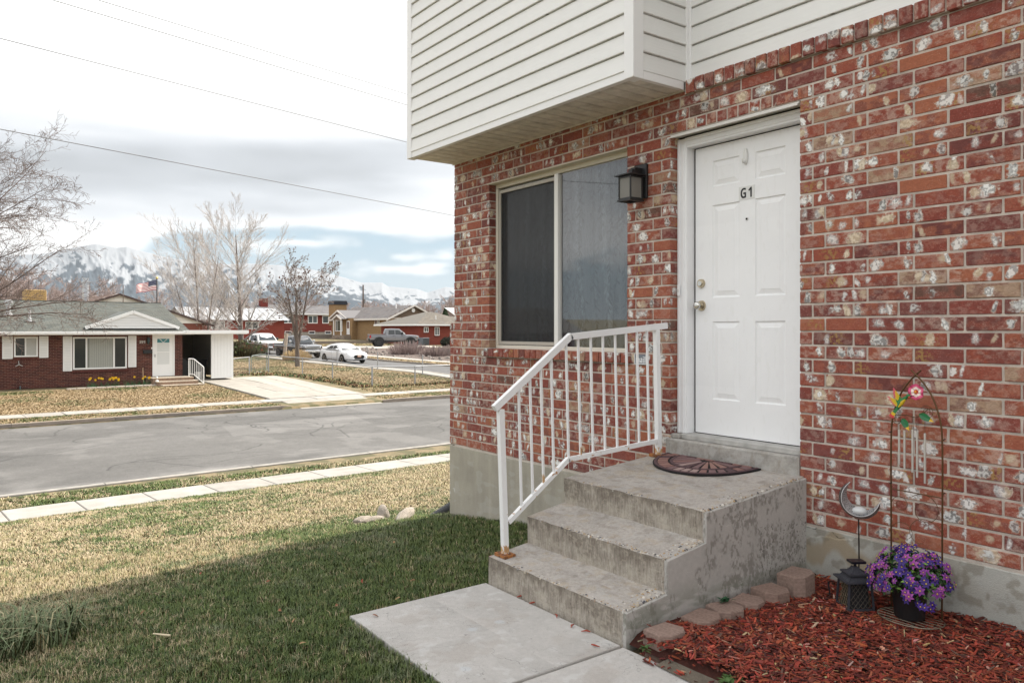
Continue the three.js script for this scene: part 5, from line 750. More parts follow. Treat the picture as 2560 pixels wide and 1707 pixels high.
// ---------------------------------------------------------------- pagoda lantern
{
  const o = thing('pagoda_lantern', 'dark metal pagoda garden lantern with lattice sides standing on the mulch', 'garden lantern'); o.position.set(-2.235, 0.052, 0.265); o.rotation.y = 0.98; o.scale.setScalar(0.93);
  const iron = rough(0.050, 0.050, 0.062, 0.6, 0.06, 0.001, { metalness: 0.3 }), gold = rough(0.17, 0.135, 0.085, 0.55, 0.05, 0.001, { metalness: 0.4 });
  const tier = (s0, y0, s1, y1, nm) => { const B = gb(), N = 5, prev = []; for (let k = 0; k <= N; k++) { const t = k / N, s = lerp(s0, s1, Math.pow(t, 0.55)), y = lerp(y0, y1, Math.pow(t, 1.5)); prev.push([[-s, y, -s], [s, y, -s], [s, y, s], [-s, y, s]]); } for (let k = 0; k < N; k++) for (let i = 0; i < 4; i++) B.quad(prev[k][(i + 1) % 4], prev[k][i], prev[k + 1][i], prev[k + 1][(i + 1) % 4]); B.poly(prev[N]); B.poly(prev[0].slice().reverse()); for (let i = 0; i < 4; i++) { const a = prev[0][i], b = prev[0][(i + 1) % 4]; B.bar(a, b, 0.007, 0.008); B.tube(prev.map(p => p[i]), 0.0035, 5); } return part(o, nm, B.geo(), iron); };
  tier(0.084, 0.158, 0.045, 0.186, 'lower_roof'); tier(0.056, 0.192, 0.012, 0.228, 'upper_roof');
  const B0 = 0.072, B1 = 0.062, c = gb(); for (const sx of [-1, 1]) for (const sz of [-1, 1]) c.bar([sx * B0, 0, sz * B0], [sx * B1, 0.158, sz * B1], 0.010, 0.010, [1, 0, 0]); for (let i = 0; i < 4; i++) { const q = [[-1, -1], [1, -1], [1, 1], [-1, 1]], a = q[i], b = q[(i + 1) % 4]; c.bar([a[0] * B0, 0.006, a[1] * B0], [b[0] * B0, 0.006, b[1] * B0], 0.008, 0.012); c.bar([a[0] * B1, 0.152, a[1] * B1], [b[0] * B1, 0.152, b[1] * B1], 0.006, 0.012); } part(o, 'frame', c.geo(), iron);
  part(o, 'inner_box', boxG(-0.050, 0.050, 0.002, 0.150, -0.050, 0.050), mat(0.02, 0.018, 0.02, 0.8));
  for (let f = 0; f < 4; f++) { const L = gb(), r = rng(70 + f), P = (u, v) => { const s = lerp(B0, B1, v) - 0.006; const x = u * s, z = s; const a = f * Math.PI / 2, q = [x * Math.cos(a) + z * Math.sin(a), 0.012 + v * 0.135, -x * Math.sin(a) + z * Math.cos(a)]; return q; }; for (let k = -4; k < 5; k++) { for (const s of [1, -1]) { const pts = []; for (let t = 0; t <= 6; t++) { const v = t / 6, u = (k * 0.42 + v * 1.7) * s - 0.6 * s; if (Math.abs(u) <= 0.95) pts.push(P(u, v)); } for (let t = 0; t < pts.length - 1; t++) L.bar(pts[t], pts[t + 1], 0.0032 + 0.001 * r(), 0.003); } } part(o, 'lattice', L.geo(), f % 2 ? gold : rough(0.07, 0.06, 0.05, 0.6, 0.05, 0.001)); }
  part(o, 'solar_panel', gb().cbox(-0.035, 0.050, 0.248, 0.262, -0.030, 0.034, 0.002).tube([[0, 0.225, 0], [0, 0.25, 0]], 0.008, 8).geo(), mat(0.008, 0.008, 0.012, 0.3));
}
single('ground_spike', gb().tube([[0, -0.02, 0], [-0.012, 0.075, 0.004]], [0.004, 0.005], 6).geo().translate(-2.392, 0.06, 0.235), mat(0.012, 0.012, 0.016, 0.5), 'thin black plastic spike stuck in the mulch beside the pagoda lantern', 'stake');
// small weeds
function weed(x, y, z, n, s, label, seed, c) { const B = gb(), r = rng(seed); for (let i = 0; i < n; i++) { const a = r() * 6.28, e = 0.3 + r() * 0.8, m = new THREE.Matrix4().makeTranslation((r() - 0.5) * s, 0, (r() - 0.5) * s).multiply(new THREE.Matrix4().makeRotationY(a)).multiply(new THREE.Matrix4().makeRotationZ(e)); leafShape(s * (0.6 + 0.6 * r()), s * 0.35, 0.5, c, c.map(k => k * 1.3), B, m); } const o = single('weed', B.geo(), vmat(0.7), label, 'weed'); o.position.set(x, y, z); return o; }
weed(-2.60, 0.10, 0.855, 34, 0.035, 'small dark green weed between the edging stones and the steps', 4, [0.02, 0.075, 0.03]); weed(-2.555, 0.02, 1.49, 14, 0.04, 'grassy weed at the corner of the edging stone by the walk', 6, [0.05, 0.10, 0.025]); weed(-2.1, 0.01, 1.44, 40, 0.05, 'green weed where mulch meets the dirt edge of the walk', 9, [0.07, 0.13, 0.035]); weed(-1.83, 0.01, 1.45, 40, 0.045, 'green sprouts in the dirt edge beside the mulch', 12, [0.06, 0.12, 0.03]);
// ---------------------------------------------------------------- rocks and drain pipe by the far corner
{
  const rk = (pts, label, s, pos, rot, seed) => { const g = new THREE.IcosahedronGeometry(1, 3), P = g.attributes.position; for (let i = 0; i < P.count; i++) { const v = V(P.getX(i), P.getY(i), P.getZ(i)), n = 1 + 0.5 * (fbm(v.x * 1.3 + seed, v.y * 1.3 + v.z * 1.1, 3) - 0.5); P.setXYZ(i, v.x * n * s[0], Math.max(v.y * n, -0.7) * s[1], v.z * n * s[2]); } g.computeVertexNormals(); const o = single('rock', metreUV(g), rough(0.50, 0.44, 0.38, 0.95, 0.4, 0.01), label, 'rock'); o.position.set(...pos); o.rotation.set(...rot); };
  rk(0, 'long pale boulder lying beside the black drain pipe', [0.075, 0.075, 0.19], [-6.97, -0.385, 0.36], [0.14, 0.65, 0], 3); rk(0, 'pointed pale rock behind the long boulder on the lawn', [0.06, 0.10, 0.06], [-7.28, -0.41, 0.44], [0, 0.4, 0.3], 8); rk(0, 'low flat rock half sunk in grass farthest from the wall corner', [0.06, 0.05, 0.11], [-7.2, -0.42, 0.72], [0, 0.2, 0], 13); rk(0, 'brown flat stone between the pale rocks', [0.05, 0.05, 0.12], [-7.2, -0.44, 0.58], [0, 0, 0], 19);
  const p = [], R = []; for (let i = 0; i <= 60; i++) { const t = i / 60; p.push([-6.80 - 0.02 * t, lerp(-0.22, -0.42, Math.pow(t, 0.8)), lerp(-0.26, 0.17, t)]); R.push(0.055 + 0.008 * Math.sin(i * 2.1)); } const o = thing('drain_pipe', 'black corrugated drain pipe at the foot of the wall corner', 'pipe'); part(o, 'corrugated_hose', gb().tube(p, R, 14).geo(), mat(0.018, 0.02, 0.024, 0.4));
}
// ================================================================ LAWN
const inside = (x, z) => { const [M, T] = MT(x, z); if (x > -6.72 && z < 0.02) return false; if (x > -3.87 && z < 2.40) return false; if (x > -2.72 && z < 2.46) return false; return (M < 14.60) || (M > 15.64 && M < 16.97); };
function tuftGeo(seed, nb, w, h, spread, stiff) {
  const B = gb(), r = rng(seed);
  for (let i = 0; i < nb; i++) {
    const a = r() * 6.283, q = Math.sqrt(r()) * spread, bx = Math.cos(a) * q, bz = Math.sin(a) * q, d = r() * 6.283, lean = (0.25 + r() * 0.9) * stiff, L = h * (0.55 + 0.65 * r()), tx = Math.cos(d), tz = Math.sin(d), sx = -tz * w / 2, sz = tx * w / 2, k = 0.72 + 0.56 * r();
    const p1 = [bx + tx * L * lean * 0.35, L * 0.6, bz + tz * L * lean * 0.35], p2 = [bx + tx * L * lean, L * (1 - 0.35 * lean), bz + tz * L * lean]; B.col = [k, k * (0.95 + 0.1 * r()), k * (0.9 + 0.2 * r())];
    B.quad([bx - sx, -0.008, bz - sz], [bx + sx, -0.008, bz + sz], [p1[0] + sx * 0.8, p1[1], p1[2] + sz * 0.8], [p1[0] - sx * 0.8, p1[1], p1[2] - sz * 0.8]); B.tri([p1[0] - sx * 0.8, p1[1], p1[2] - sz * 0.8], [p1[0] + sx * 0.8, p1[1], p1[2] + sz * 0.8], p2);
  }
  // blade normals lean upwards so that a tuft shades like turf
  const g = B.geo(), N = g.attributes.normal; for (let i = 0; i < N.count; i++) { let s = N.getY(i) < 0 ? -1 : 1; const v = V(N.getX(i) * s * 0.5, Math.abs(N.getY(i)) + 0.8, N.getZ(i) * s * 0.5).normalize(); N.setXYZ(i, v.x, v.y, v.z); } return g;
}
const STRAW = [0.41, 0.335, 0.21], DRY = [0.265, 0.20, 0.11], GREEN = [0.092, 0.128, 0.030], DEEP = [0.046, 0.078, 0.020], BLUE = [0.16, 0.18, 0.095], OLIVE = [0.25, 0.225, 0.10];
{
  const r = rng(2024), fine = [[], []], coarse = [[], []], fc = [[], []], cc = [[], []], up1 = V(0, 1, 0), q = new THREE.Quaternion();
  const tone = (x, z) => {
    const [M, T] = MT(x, z), n = fbm(x * 0.55 + 3, z * 0.55 + 8, 5), m = fbm(x * 2.6 + 30, z * 2.6, 4), f = fbm(x * 9, z * 9 + 60, 2);
    let g = sst(0.48, 0.66, n * 0.65 + m * 0.35) * 0.78 + 0.06;
    g += 0.65 * sst(3.2, 0.6, Math.hypot(Math.max(-3.9 - x, 0), Math.max(z - 1.6, 0)) + (m - 0.5) * 2.2) + 0.55 * sst(3.4, 1.6, Math.abs(x + 5.2) + Math.max(z - 0.5, 0) + (m - 0.5) * 2) + 0.5 * sst(0.28, 0.05, Math.abs(M - 14.45)) + (M > 15.6 ? 0.28 : 0) + 0.5 * sst(0.45, 0.05, Math.hypot(x + 7.0, z - 0.75) - 0.7);
    g += 0.42 * sst(7.5, 4.5, M) * (0.3 + m) * 0.95;       // the turf near the house stays greener than the slope
    const k = clamp(g); let c; const u = r();
    if (u < k * 0.92) c = u < 0.28 ? DEEP : GREEN; else { const v = r(); c = v < 0.46 ? STRAW : v < 0.74 ? DRY : OLIVE; } if (m > 0.64 && n < 0.47 && r() < 0.35) c = BLUE;
    const b = 0.82 + 0.36 * r() + 0.18 * (f - 0.5); return c.map(v => v * b);
  };
  const addAt = (x, z, d) => {
    const s = clamp(0.9 + (d - 4) * 0.10, 0.85, 2.3) * (0.8 + 0.45 * r()), [M, T] = MT(x, z), y = groundY(M, T) - 0.03 + 0.012 * (fbm(x * 1.7, z * 1.7, 3) - 0.5); q.setFromAxisAngle(up1, r() * 6.283); const k = r() < 0.5 ? 0 : 1, m = new THREE.Matrix4().compose(V(x, y, z), q.clone(), V(s, s * (0.75 + 0.4 * r()) / Math.pow(s, 0.45), s));
    if (d < 8) { fine[k].push(m); fc[k].push(tone(x, z)); } else { coarse[k].push(m); cc[k].push(tone(x, z)); }
  };
  const fx = -0.8076, fz = -0.58975;
  for (let cx = -16.9; cx < -0.2; cx += 0.5) for (let cz = -22; cz < 9; cz += 0.5) {
    const dx = cx + 0.25, dz = cz + 0.25 - CAMZ, f = dx * fx + dz * fz, l = dx * -fz + dz * fx, d = Math.hypot(dx, dz, 1.6);   // skip what lies far outside the view
    if (f < 0.4 || Math.abs(l) > f * 0.95 + 0.8) continue;
    const dens = 19000 / Math.pow(d, 1.5), n = dens * 0.25; for (let i = 0; i < Math.floor(n + r()); i++) { const x = cx + r() * 0.5, z = cz + r() * 0.5; if (inside(x, z)) addAt(x, z, d); }
  }
  const gm = vmat(0.8);
  for (const k of [0, 1]) { tag(instanced('lawn_grass', tuftGeo(10 + k, 13, 0.0035, 0.046, 0.034, 0.75), gm, fine[k], fc[k]), 'patchy straw and green lawn grass sloping down to the sidewalk', 'grass', null, 'stuff'); tag(instanced('lawn_grass', tuftGeo(20 + k, 11, 0.0050, 0.040, 0.036, 0.8), gm, coarse[k], cc[k]), 'patchy straw and green lawn grass sloping down to the sidewalk', 'grass', null, 'stuff'); }
  // long unmown clump at the lower left
  const cm = [], ccol = []; for (let i = 0; i < 150; i++) { const a = r() * 6.283, R = Math.pow(r(), 0.8) * 0.45, x = -4.92 + Math.cos(a) * R * 0.9, z = 3.95 + Math.sin(a) * R, [M, T] = MT(x, z); q.setFromAxisAngle(up1, r() * 6.283); const s = 1.0 + 0.7 * r(); cm.push(new THREE.Matrix4().compose(V(x, groundY(M, T) - 0.03, z), q.clone(), V(s, s, s))); const k = 0.8 + 0.5 * r(); ccol.push((r() < 0.8 ? [0.085, 0.11, 0.045] : [0.22, 0.19, 0.10]).map(v => v * k)); }
  tag(instanced('grass_clump', tuftGeo(33, 8, 0.0046, 0.17, 0.035, 1.15), gm, cm, ccol), 'long coarse grey green grass clump on the shaded lawn', 'grass', null, 'stuff');
  // fallen leaves, twigs and scraps, each its own
  const leafM = [mat(0.24, 0.10, 0.05, 0.85), mat(0.33, 0.20, 0.10, 0.85), mat(0.30, 0.06, 0.035, 0.85)];
  const lg = leafShape(0.034, 0.018, 0.35, [1, 1, 1], [1, 1, 1]).geo();
  const spots = [[-4.26, 1.75], [-3.95, 2.02], [-4.6, 1.95], [-4.3, 2.6], [-3.95, 2.65], [-5.1, 2.4], [-4.9, 3.2], [-5.6, 1.2], [-4.4, 1.1], [-4.1, 2.35], [-3.6, 2.75], [-5.9, 2.6]];
  spots.forEach(([x, z], i) => { const o = single('fallen_leaf', lg, leafM[i % 3], 'small curled brown leaf fallen on the lawn near the walk', 'leaf', 'fallen leaves on the lawn'); const [M, T] = MT(x, z); o.position.set(x, groundY(M, T) + 0.012, z); o.rotation.set(r(), r() * 6, r() * 0.5); });
  const lf = single('fallen_leaf', lg, leafM[0], 'pink brown leaf lying on the edge of the concrete walk', 'leaf'); lf.position.set(-3.74, 0.004, 2.30); lf.rotation.y = 1; lf.scale.setScalar(1.1);
  const st = single('wood_stick', gb().tube([[0, 0, 0], [0.02, 0.008, 0.09]], [0.006, 0.004], 6).geo(), mat(0.62, 0.52, 0.36, 0.85), 'short pale stick lying in the shaded lawn', 'stick'); { const [M, T] = MT(-4.25, 3.18); st.position.set(-4.25, groundY(M, T) + 0.015, 3.18); st.rotation.y = -0.9; }
  for (const [x, z, l] of [[-3.4, 1.52, 1], [-3.15, 1.53, 2], [-2.9, 1.52, 3], [-3.02, 1.525, 4], [-2.78, 1.62, 5], [-3.52, 1.515, 6]]) { const o = single('loose_chip', gb().tube([[0, 0, 0], [0.02, 0.003, 0.004], [0.045, 0, -0.003]], [0.003, 0.005, 0.002], 5).geo(), leafM[2], 'red mulch chip strayed onto the walk at the bottom step', 'wood chip', 'stray mulch chips on the walk'); o.position.set(x, 0.0, z); o.rotation.y = l * 1.3; }
}

// ================================================================ ACROSS THE STREET
const wht = mat(0.80, 0.80, 0.79, 0.5), darkGlass = (r = 0.05, g = 0.06, b = 0.065) => new THREE.MeshPhysicalMaterial({ color: new THREE.Color().setRGB(r, g, b), roughness: 0.06, specularIntensity: 1, ior: 1.6, side: THREE.DoubleSide });
function shinglePlane(B, P, uLen, vLen, rnd, base, tab = 0.30, exp = 0.14) { // P(u, v, lift) -> point; v up the slope; every tab a thin lifted piece with its own tone
  const nv = Math.ceil(vLen / exp), nu = Math.ceil(uLen / tab);
  for (let j = 0; j < nv; j++) for (let i = -1; i < nu; i++) {
    const o = (j % 2) * tab * 0.5 + 0.1 * tab * h2(j, 3), u0 = clamp(i * tab + o, 0, uLen), u1 = clamp((i + 1) * tab + o - 0.008, 0, uLen), v0 = j * exp, v1 = Math.min((j + 1) * exp + 0.02, vLen); if (u1 - u0 < 0.02) continue;
    const k = 0.78 + 0.44 * rnd(), w = rnd() * 0.08; B.col = [base[0] * k * (1 + w), base[1] * k, base[2] * k * (1 - w)];
    B.quad(P(u0, v0, 0.016), P(u1, v0, 0.016), P(u1, v1, 0.006), P(u0, v1, 0.006)); B.quad(P(u0, v0, 0), P(u1, v0, 0), P(u1, v0, 0.016), P(u0, v0, 0.016));
  }
}
function brickPanel(B, x0, x1, y0, y1, z, holes, rnd, pal, L = 0.205, H = 0.058, J = 0.0135) { // real bricks on a far wall, front face and edges
  for (let k = 0, y = y0; y < y1 - 0.01; k++, y += H + J) for (let x = x0 - (k % 2) * (L + J) / 2; x < x1; x += L + J) {
    const a = Math.max(x, x0), b = Math.min(x + L, x1), c = y, d = Math.min(y + H, y1); if (b - a < 0.03) continue;
    let segs = [[a, b]]; for (const h of holes) if (d > h[2] + 0.005 && c < h[3] - 0.005) segs = segs.flatMap(([p, q]) => q <= h[0] || p >= h[1] ? [[p, q]] : [[p, Math.min(q, h[0])], [Math.max(p, h[1]), q]].filter(s => s[1] - s[0] > 0.03));
    for (const [p, q] of segs) { const t = pal[Math.floor(rnd() * pal.length)], kk = 0.85 + 0.3 * rnd(); B.col = t.map(v => v * kk); const zz = z + 0.014; B.quad([p, c, zz], [q, c, zz], [q, d, zz], [p, d, zz]); B.quad([p, d, zz], [q, d, zz], [q, d, z], [p, d, z]); B.quad([p, c, z], [q, c, z], [q, c, zz], [p, c, zz]); B.quad([p, c, z], [p, c, zz], [p, d, zz], [p, d, z]); B.quad([q, c, zz], [q, c, z], [q, d, z], [q, d, zz]); }
  }
}
function winUnit(parent, x0, x1, y0, y1, z, splits, glassM, frameM = wht, fw = 0.05, curtain) {
  const F = gb(); F.box(x0, x1, y0, y0 + fw, z - 0.03, z + 0.03); F.box(x0, x1, y1 - fw, y1, z - 0.03, z + 0.03); F.box(x0, x0 + fw, y0 + fw, y1 - fw, z - 0.03, z + 0.03); F.box(x1 - fw, x1, y0 + fw, y1 - fw, z - 0.03, z + 0.03);
  for (const s of splits) F.box(x0 + (x1 - x0) * s - fw / 2, x0 + (x1 - x0) * s + fw / 2, y0 + fw, y1 - fw, z - 0.028, z + 0.028);
  const w = part(parent, 'window', F.geo(), frameM); const e = [0, ...splits, 1];
  for (let i = 0; i < e.length - 1; i++) { const a = lerp(x0, x1, e[i]) + fw / 2, b = lerp(x0, x1, e[i + 1]) - fw / 2; part(w, 'pane', boxG(a, b, y0 + fw, y1 - fw, z - 0.012, z - 0.004), Array.isArray(glassM) ? glassM[i] : glassM); }
  return w;
}
{ // ---- brick bungalow
  const o = thing('brick_house', 'red brown brick bungalow with grey shingle roof and white shutters', 'house'); atNB(o, 40.3, 0, -1.1); const r = rng(88);
  const X0 = -2, X1 = 12.98, holes = [[8.09, 10.43, 0.74, 2.28], [5.78, 6.73, 1.375, 2.30], [11.60, 12.56, 0.30, 2.34]];
  const wall = part(o, 'wall', gb().box(X0, 8.09, 0, 2.36, -8, -0.001).box(8.0901, 10.43, 0, 0.74, -8, -0.001).box(8.0901, 10.43, 0.7401, 2.36, -8, -0.09).box(10.4301, 11.6, 0, 2.36, -8, -0.001).box(11.6001, 12.56, 0, 2.36, -8, -0.09).box(12.5601, X1, 0, 2.36, -8, -0.001).geo(), rough(0.30, 0.20, 0.15, 0.95, 0.6));
  const B = gb(), pal = [[0.105, 0.034, 0.027], [0.085, 0.028, 0.024], [0.125, 0.043, 0.031], [0.07, 0.024, 0.021]]; brickPanel(B, 2.2, X1, -0.15, 2.36, 0, holes, r, pal);
  for (const [a, b, y] of [[8.05, 10.45, 0.62], [5.75, 6.75, 1.26]]) for (let x = a; x < b; x += 0.072) { const k = 0.8 + 0.4 * r(); B.col = pal[0].map(v => v * k); B.box(x, x + 0.06, y, y + 0.11, 0, 0.05); }
  const bs = part(wall, 'brick', B.geo(), vmat(0.9)); bs.userData.kind = 'stuff';
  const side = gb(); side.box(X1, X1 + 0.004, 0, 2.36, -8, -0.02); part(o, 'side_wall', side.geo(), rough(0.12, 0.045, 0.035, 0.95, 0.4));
  const base = [0.088, 0.097, 0.091];
  const rf = gb(), ev = 0.55, rz = -4.2, y0 = 2.50, y1 = 4.03, L = Math.hypot(rz - ev, y1 - y0), P = (u, v, l) => [X0 - 0.3 + u, lerp(y0, y1, v / L) + l, lerp(ev, rz, v / L)]; shinglePlane(rf, P, X1 + 0.22 - X0 + 0.3, L, r, base); rf.col = base; rf.quad([X0 - 0.3, y1, rz], [X1 + 0.22, y1, rz], [X1 + 0.22, y0, -9], [X0 - 0.3, y0, -9]); rf.col = base; rf.box(X0 - 0.3, X1 + 0.22, y1 - 0.02, y1 + 0.02, rz - 0.1, rz + 0.1);
  const roof = part(o, 'roof', rf.geo(), vmat(0.95)); const gt = gb(); for (const s of [X1 + 0.1]) gt.tri([s, 2.36, ev - 0.4], [s, 2.36, -8.4], [s, y1 - 0.03, rz]); part(o, 'gable_end', gt.geo(), wht);
  part(o, 'fascia', gb().box(X0 - 0.3, X1 + 0.24, 2.36, 2.515, ev - 0.02, ev + 0.03).box(X0 - 0.3, X1 + 0.2, 2.362, 2.38, 0, ev - 0.02).geo(), wht);
  part(o, 'gutter', gb().box(X0 - 0.3, X1 + 0.24, 2.40, 2.505, ev + 0.0305, ev + 0.10).geo(), wht);
  { // decorative gable on the eave
    const a = 8.55, b = 12.72, c = 10.62, yb = 2.66, ya = 3.42, zf = ev - 0.25, zb = y => ev - (y - y0) / (y1 - y0) * (ev - rz); const g = gb(); g.tri([a, yb, zf], [b, yb, zf], [c, ya, zf]); const gd = part(o, 'decorative_gable', g.geo(), mat(0.60, 0.60, 0.59, 0.6));
    for (let k = 0; k < 6; k++) { const t0 = k / 6, t1 = (k + 0.93) / 6; part(gd, 'gable_board', gb().poly([[lerp(a, c, t0) + 0.12, lerp(yb, ya, t0), zf + 0.02], [lerp(b, c, t0) - 0.12, lerp(yb, ya, t0), zf + 0.02], [lerp(b, c, t1) - 0.12, lerp(yb, ya, t1), zf + 0.008], [lerp(a, c, t1) + 0.12, lerp(yb, ya, t1), zf + 0.008]]).geo(), mat(0.66, 0.66, 0.65, 0.6)); }
    for (const [p, q] of [[a, c], [b, c]]) part(gd, 'rake_trim', gb().bar([p, yb + 0.02, zf + 0.03], [q, ya + 0.02, zf + 0.03], 0.05, 0.14).geo(), wht);
    const S = gb(); for (const s of [a, b]) { S.col = base; S.poly([[s, yb + 0.06, zf + 0.04], [c, ya + 0.08, zf + 0.04], [c, ya + 0.08, zb(ya)], [s, yb + 0.06, zb(yb)]]); } part(gd, 'gable_roof', S.geo(), vmat(0.95)); }
  const g1 = darkGlass(0.03, 0.035, 0.04), g2 = mat(0.30, 0.31, 0.29, 0.3), g3 = mat(0.42, 0.42, 0.40, 0.35);
  const w1 = winUnit(o, 8.11, 10.41, 0.76, 2.26, -0.03, [0.245, 0.755], [g1, darkGlass(0.20, 0.21, 0.195), g1], wht, 0.07); for (let k = 0; k < 13; k++) part(w1, 'blind_slat', boxG(8.80 + k * 0.077, 8.865 + k * 0.077, 0.84, 2.19, -0.034, -0.031), mat(0.34, 0.35, 0.32, 0.6));
  winUnit(o, 5.80, 6.71, 1.395, 2.28, 0.02, [0.48], [darkGlass(0.05, 0.055, 0.06), g3], wht, 0.06);
  for (const [a, b, c, d] of [[7.70, 8.07, 0.70, 2.30], [10.46, 10.82, 0.80, 2.31], [5.36, 5.76, 1.32, 2.31], [6.76, 7.12, 1.34, 2.31]]) { const s = part(o, 'shutter', gb().box(a, b, c, d, 0.016, 0.05).geo(), wht); for (const [y0, y1] of [[c + 0.05, (c + d) / 2 - 0.03], [(c + d) / 2 + 0.03, d - 0.05]]) for (let y = y0; y < y1; y += 0.07) part(s, 'louvre', boxG(a + 0.05, b - 0.05, y, y + 0.045, 0.05, 0.06), mat(0.70, 0.70, 0.69, 0.5)); }
  const dr = part(o, 'door', gb().box(11.62, 12.54, 0.32, 2.32, -0.06, -0.01).geo(), wht); part(dr, 'door_frame', gb().box(11.56, 11.62, 0.32, 2.36, -0.08, 0.03).box(12.54, 12.60, 0.32, 2.36, -0.08, 0.03).box(11.62, 12.54, 2.3201, 2.36, -0.08, 0.03).geo(), wht);
  part(dr, 'pane', boxG(11.79, 12.36, 1.52, 1.93, -0.012, -0.004), mat(0.62, 0.64, 0.63, 0.3)); part(dr, 'pane', boxG(11.79, 12.36, 0.90, 1.48, -0.012, -0.004), mat(0.64, 0.65, 0.64, 0.3)); part(dr, 'fanlight', boxG(11.79, 12.36, 1.96, 2.15, -0.012, -0.004), mat(0.06, 0.22, 0.24, 0.25)); part(dr, 'fanlight_bar', gb().bar([12.07, 1.97, 0], [11.9, 2.14, 0], 0.015, 0.02).bar([12.07, 1.97, 0], [12.25, 2.14, 0], 0.015, 0.02).bar([12.075, 1.97, 0], [12.075, 2.14, 0], 0.015, 0.02).geo(), wht);
  part(dr, 'handle', boxG(11.66, 11.70, 1.26, 1.40, -0.008, 0.04), mat(0.5, 0.5, 0.5, 0.3, { metalness: 1 }));
  part(o, 'porch_light', gb().box(11.30, 11.42, 1.98, 2.18, 0.016, 0.14).box(11.33, 11.39, 1.90, 2.24, 0.016, 0.08).geo(), mat(0.03, 0.05, 0.05, 0.5)); part(o, 'mailbox', gb().cbox(11.12, 11.53, 1.44, 1.62, 0.015, 0.13, 0.01).geo(), mat(0.015, 0.015, 0.016, 0.4)); part(o, 'doorbell', boxG(11.50, 11.55, 1.66, 1.74, 0.016, 0.03), wht);
  const hn = new TextGeometry('391', { font: doorFont, size: 0.13, depth: 0.02, curveSegments: 3 }); hn.translate(10.95, 1.94, 0.016); part(o, 'house_number', hn, mat(0.62, 0.60, 0.56, 0.5));
  // roof vents
  const vent = (x, v, h, R, hat) => { const p = P(x - X0 + 0.3, v, 0), B = gb(); B.tube([[p[0], p[1] - 0.05, p[2]], [p[0], p[1] + h, p[2]]], R, 10); B.tube([[p[0], p[1] - 0.05, p[2]], [p[0], p[1] + 0.16, p[2]]], [R * 2.4, R * 1.05], 10); B.box(p[0] - 0.22, p[0] + 0.22, p[1] - 0.01, p[1] + 0.012, p[2] - 0.2, p[2] + 0.2); if (hat) B.tube([[p[0], p[1] + h, p[2]], [p[0], p[1] + h + 0.05, p[2]], [p[0], p[1] + h + 0.16, p[2]]], [R * 2, R * 2.2, R * 1.2], 10); part(o, 'roof_vent', B.geo(), mat(0.62, 0.62, 0.63, 0.4, { metalness: 0.5 })); }; vent(6.55, 1.55, 0.5, 0.05, false); vent(5.85, 2.5, 0.55, 0.09, true);
  part(o, 'hose_bracket', gb().tube([[5.85, 0.98, 0.07], [5.98, 1.06, 0.12], [6.12, 0.99, 0.07]], 0.02, 6).tube([[5.98, 1.04, 0.10], [5.97, 1.22, 0.03]], 0.014, 6).geo(), mat(0.45, 0.44, 0.42, 0.5)); part(o, 'hose_bib', gb().tube([[6.02, 0.05, 0.02], [6.02, 0.10, 0.12], [6.02, -0.05, 0.14]], 0.035, 6).geo(), mat(0.06, 0.08, 0.08, 0.5));
  // carport
  const cp = part(o, 'carport_roof', gb().box(12.85, 16.05, 2.37, 2.56, -8, 0.62).geo(), wht); part(cp, 'carport_fascia', gb().box(12.95, 16.1, 2.40, 2.575, 0.6201, 0.70).geo(), wht);
  const pw = part(o, 'carport_wall', gb().box(14.41, 15.55, 0.10, 2.37, -0.06, 0).box(15.49, 15.55, 0.10, 2.37, -6, -0.06).geo(), wht); for (let k = 0; k < 7; k++) part(pw, 'panel_board', boxG(14.42 + k * 0.161, 14.42 + k * 0.161 + 0.15, 0.11, 2.36, 0.0005, 0.012), wht); part(o, 'carport_back', gb().box(12.98, 15.5, 0, 2.37, -6.05, -6).geo(), mat(0.38, 0.37, 0.35, 0.7));
}
{ // porch steps and their rail
  const o = thing('porch_steps', 'three brown concrete porch steps below the white storm door', 'steps'); atNB(o, 40.3, 0, -1.1); const m = rough(0.26, 0.18, 0.13, 0.95, 0.6), tp = rough(0.50, 0.43, 0.35, 0.95, 0.6);
  [[11.25, 13.15, 1.15, 0.30], [11.35, 13.25, 1.50, 0.14], [11.5, 13.42, 1.85, -0.02]].forEach(([a, b, z, y], i) => { const s = part(o, 'step', boxG(a, b, -0.55, y - 0.03, 0.02, z), m); part(s, 'tread', boxG(a - 0.01, b + 0.01, y - 0.0299, y, 0.02, z + 0.02), tp); });
  const h = thing('porch_rail', 'short white metal rail on the porch steps across the street', 'handrail'); atNB(h, 40.3, 0, -1.1); const R = gb(); R.tube([[12.95, 1.18, 1.05], [13.12, 1.17, 1.25], [13.42, 0.78, 1.75]], 0.025, 6); R.tube([[12.95, 0.42, 1.05], [13.12, 0.41, 1.25], [13.42, 0.0, 1.75]], 0.02, 6); part(h, 'rail', R.geo(), wht); part(h, 'post', gb().tube([[12.95, 0.3, 1.05], [12.95, 1.18, 1.05]], 0.025, 6).geo(), wht); part(h, 'post', gb().tube([[13.42, -0.35, 1.75], [13.42, 0.79, 1.75]], 0.025, 6).geo(), wht);
  for (let k = 1; k < 8; k++) { const t = k / 8, x = lerp(12.95, 13.42, t), z = lerp(1.05, 1.75, t), yt = t < 0.36 ? 1.17 : lerp(1.17, 0.79, (t - 0.36) / 0.64); part(h, 'baluster', gb().tube([[x, yt - 0.76, z], [x, yt, z]], 0.012, 5).geo(), wht); }
}
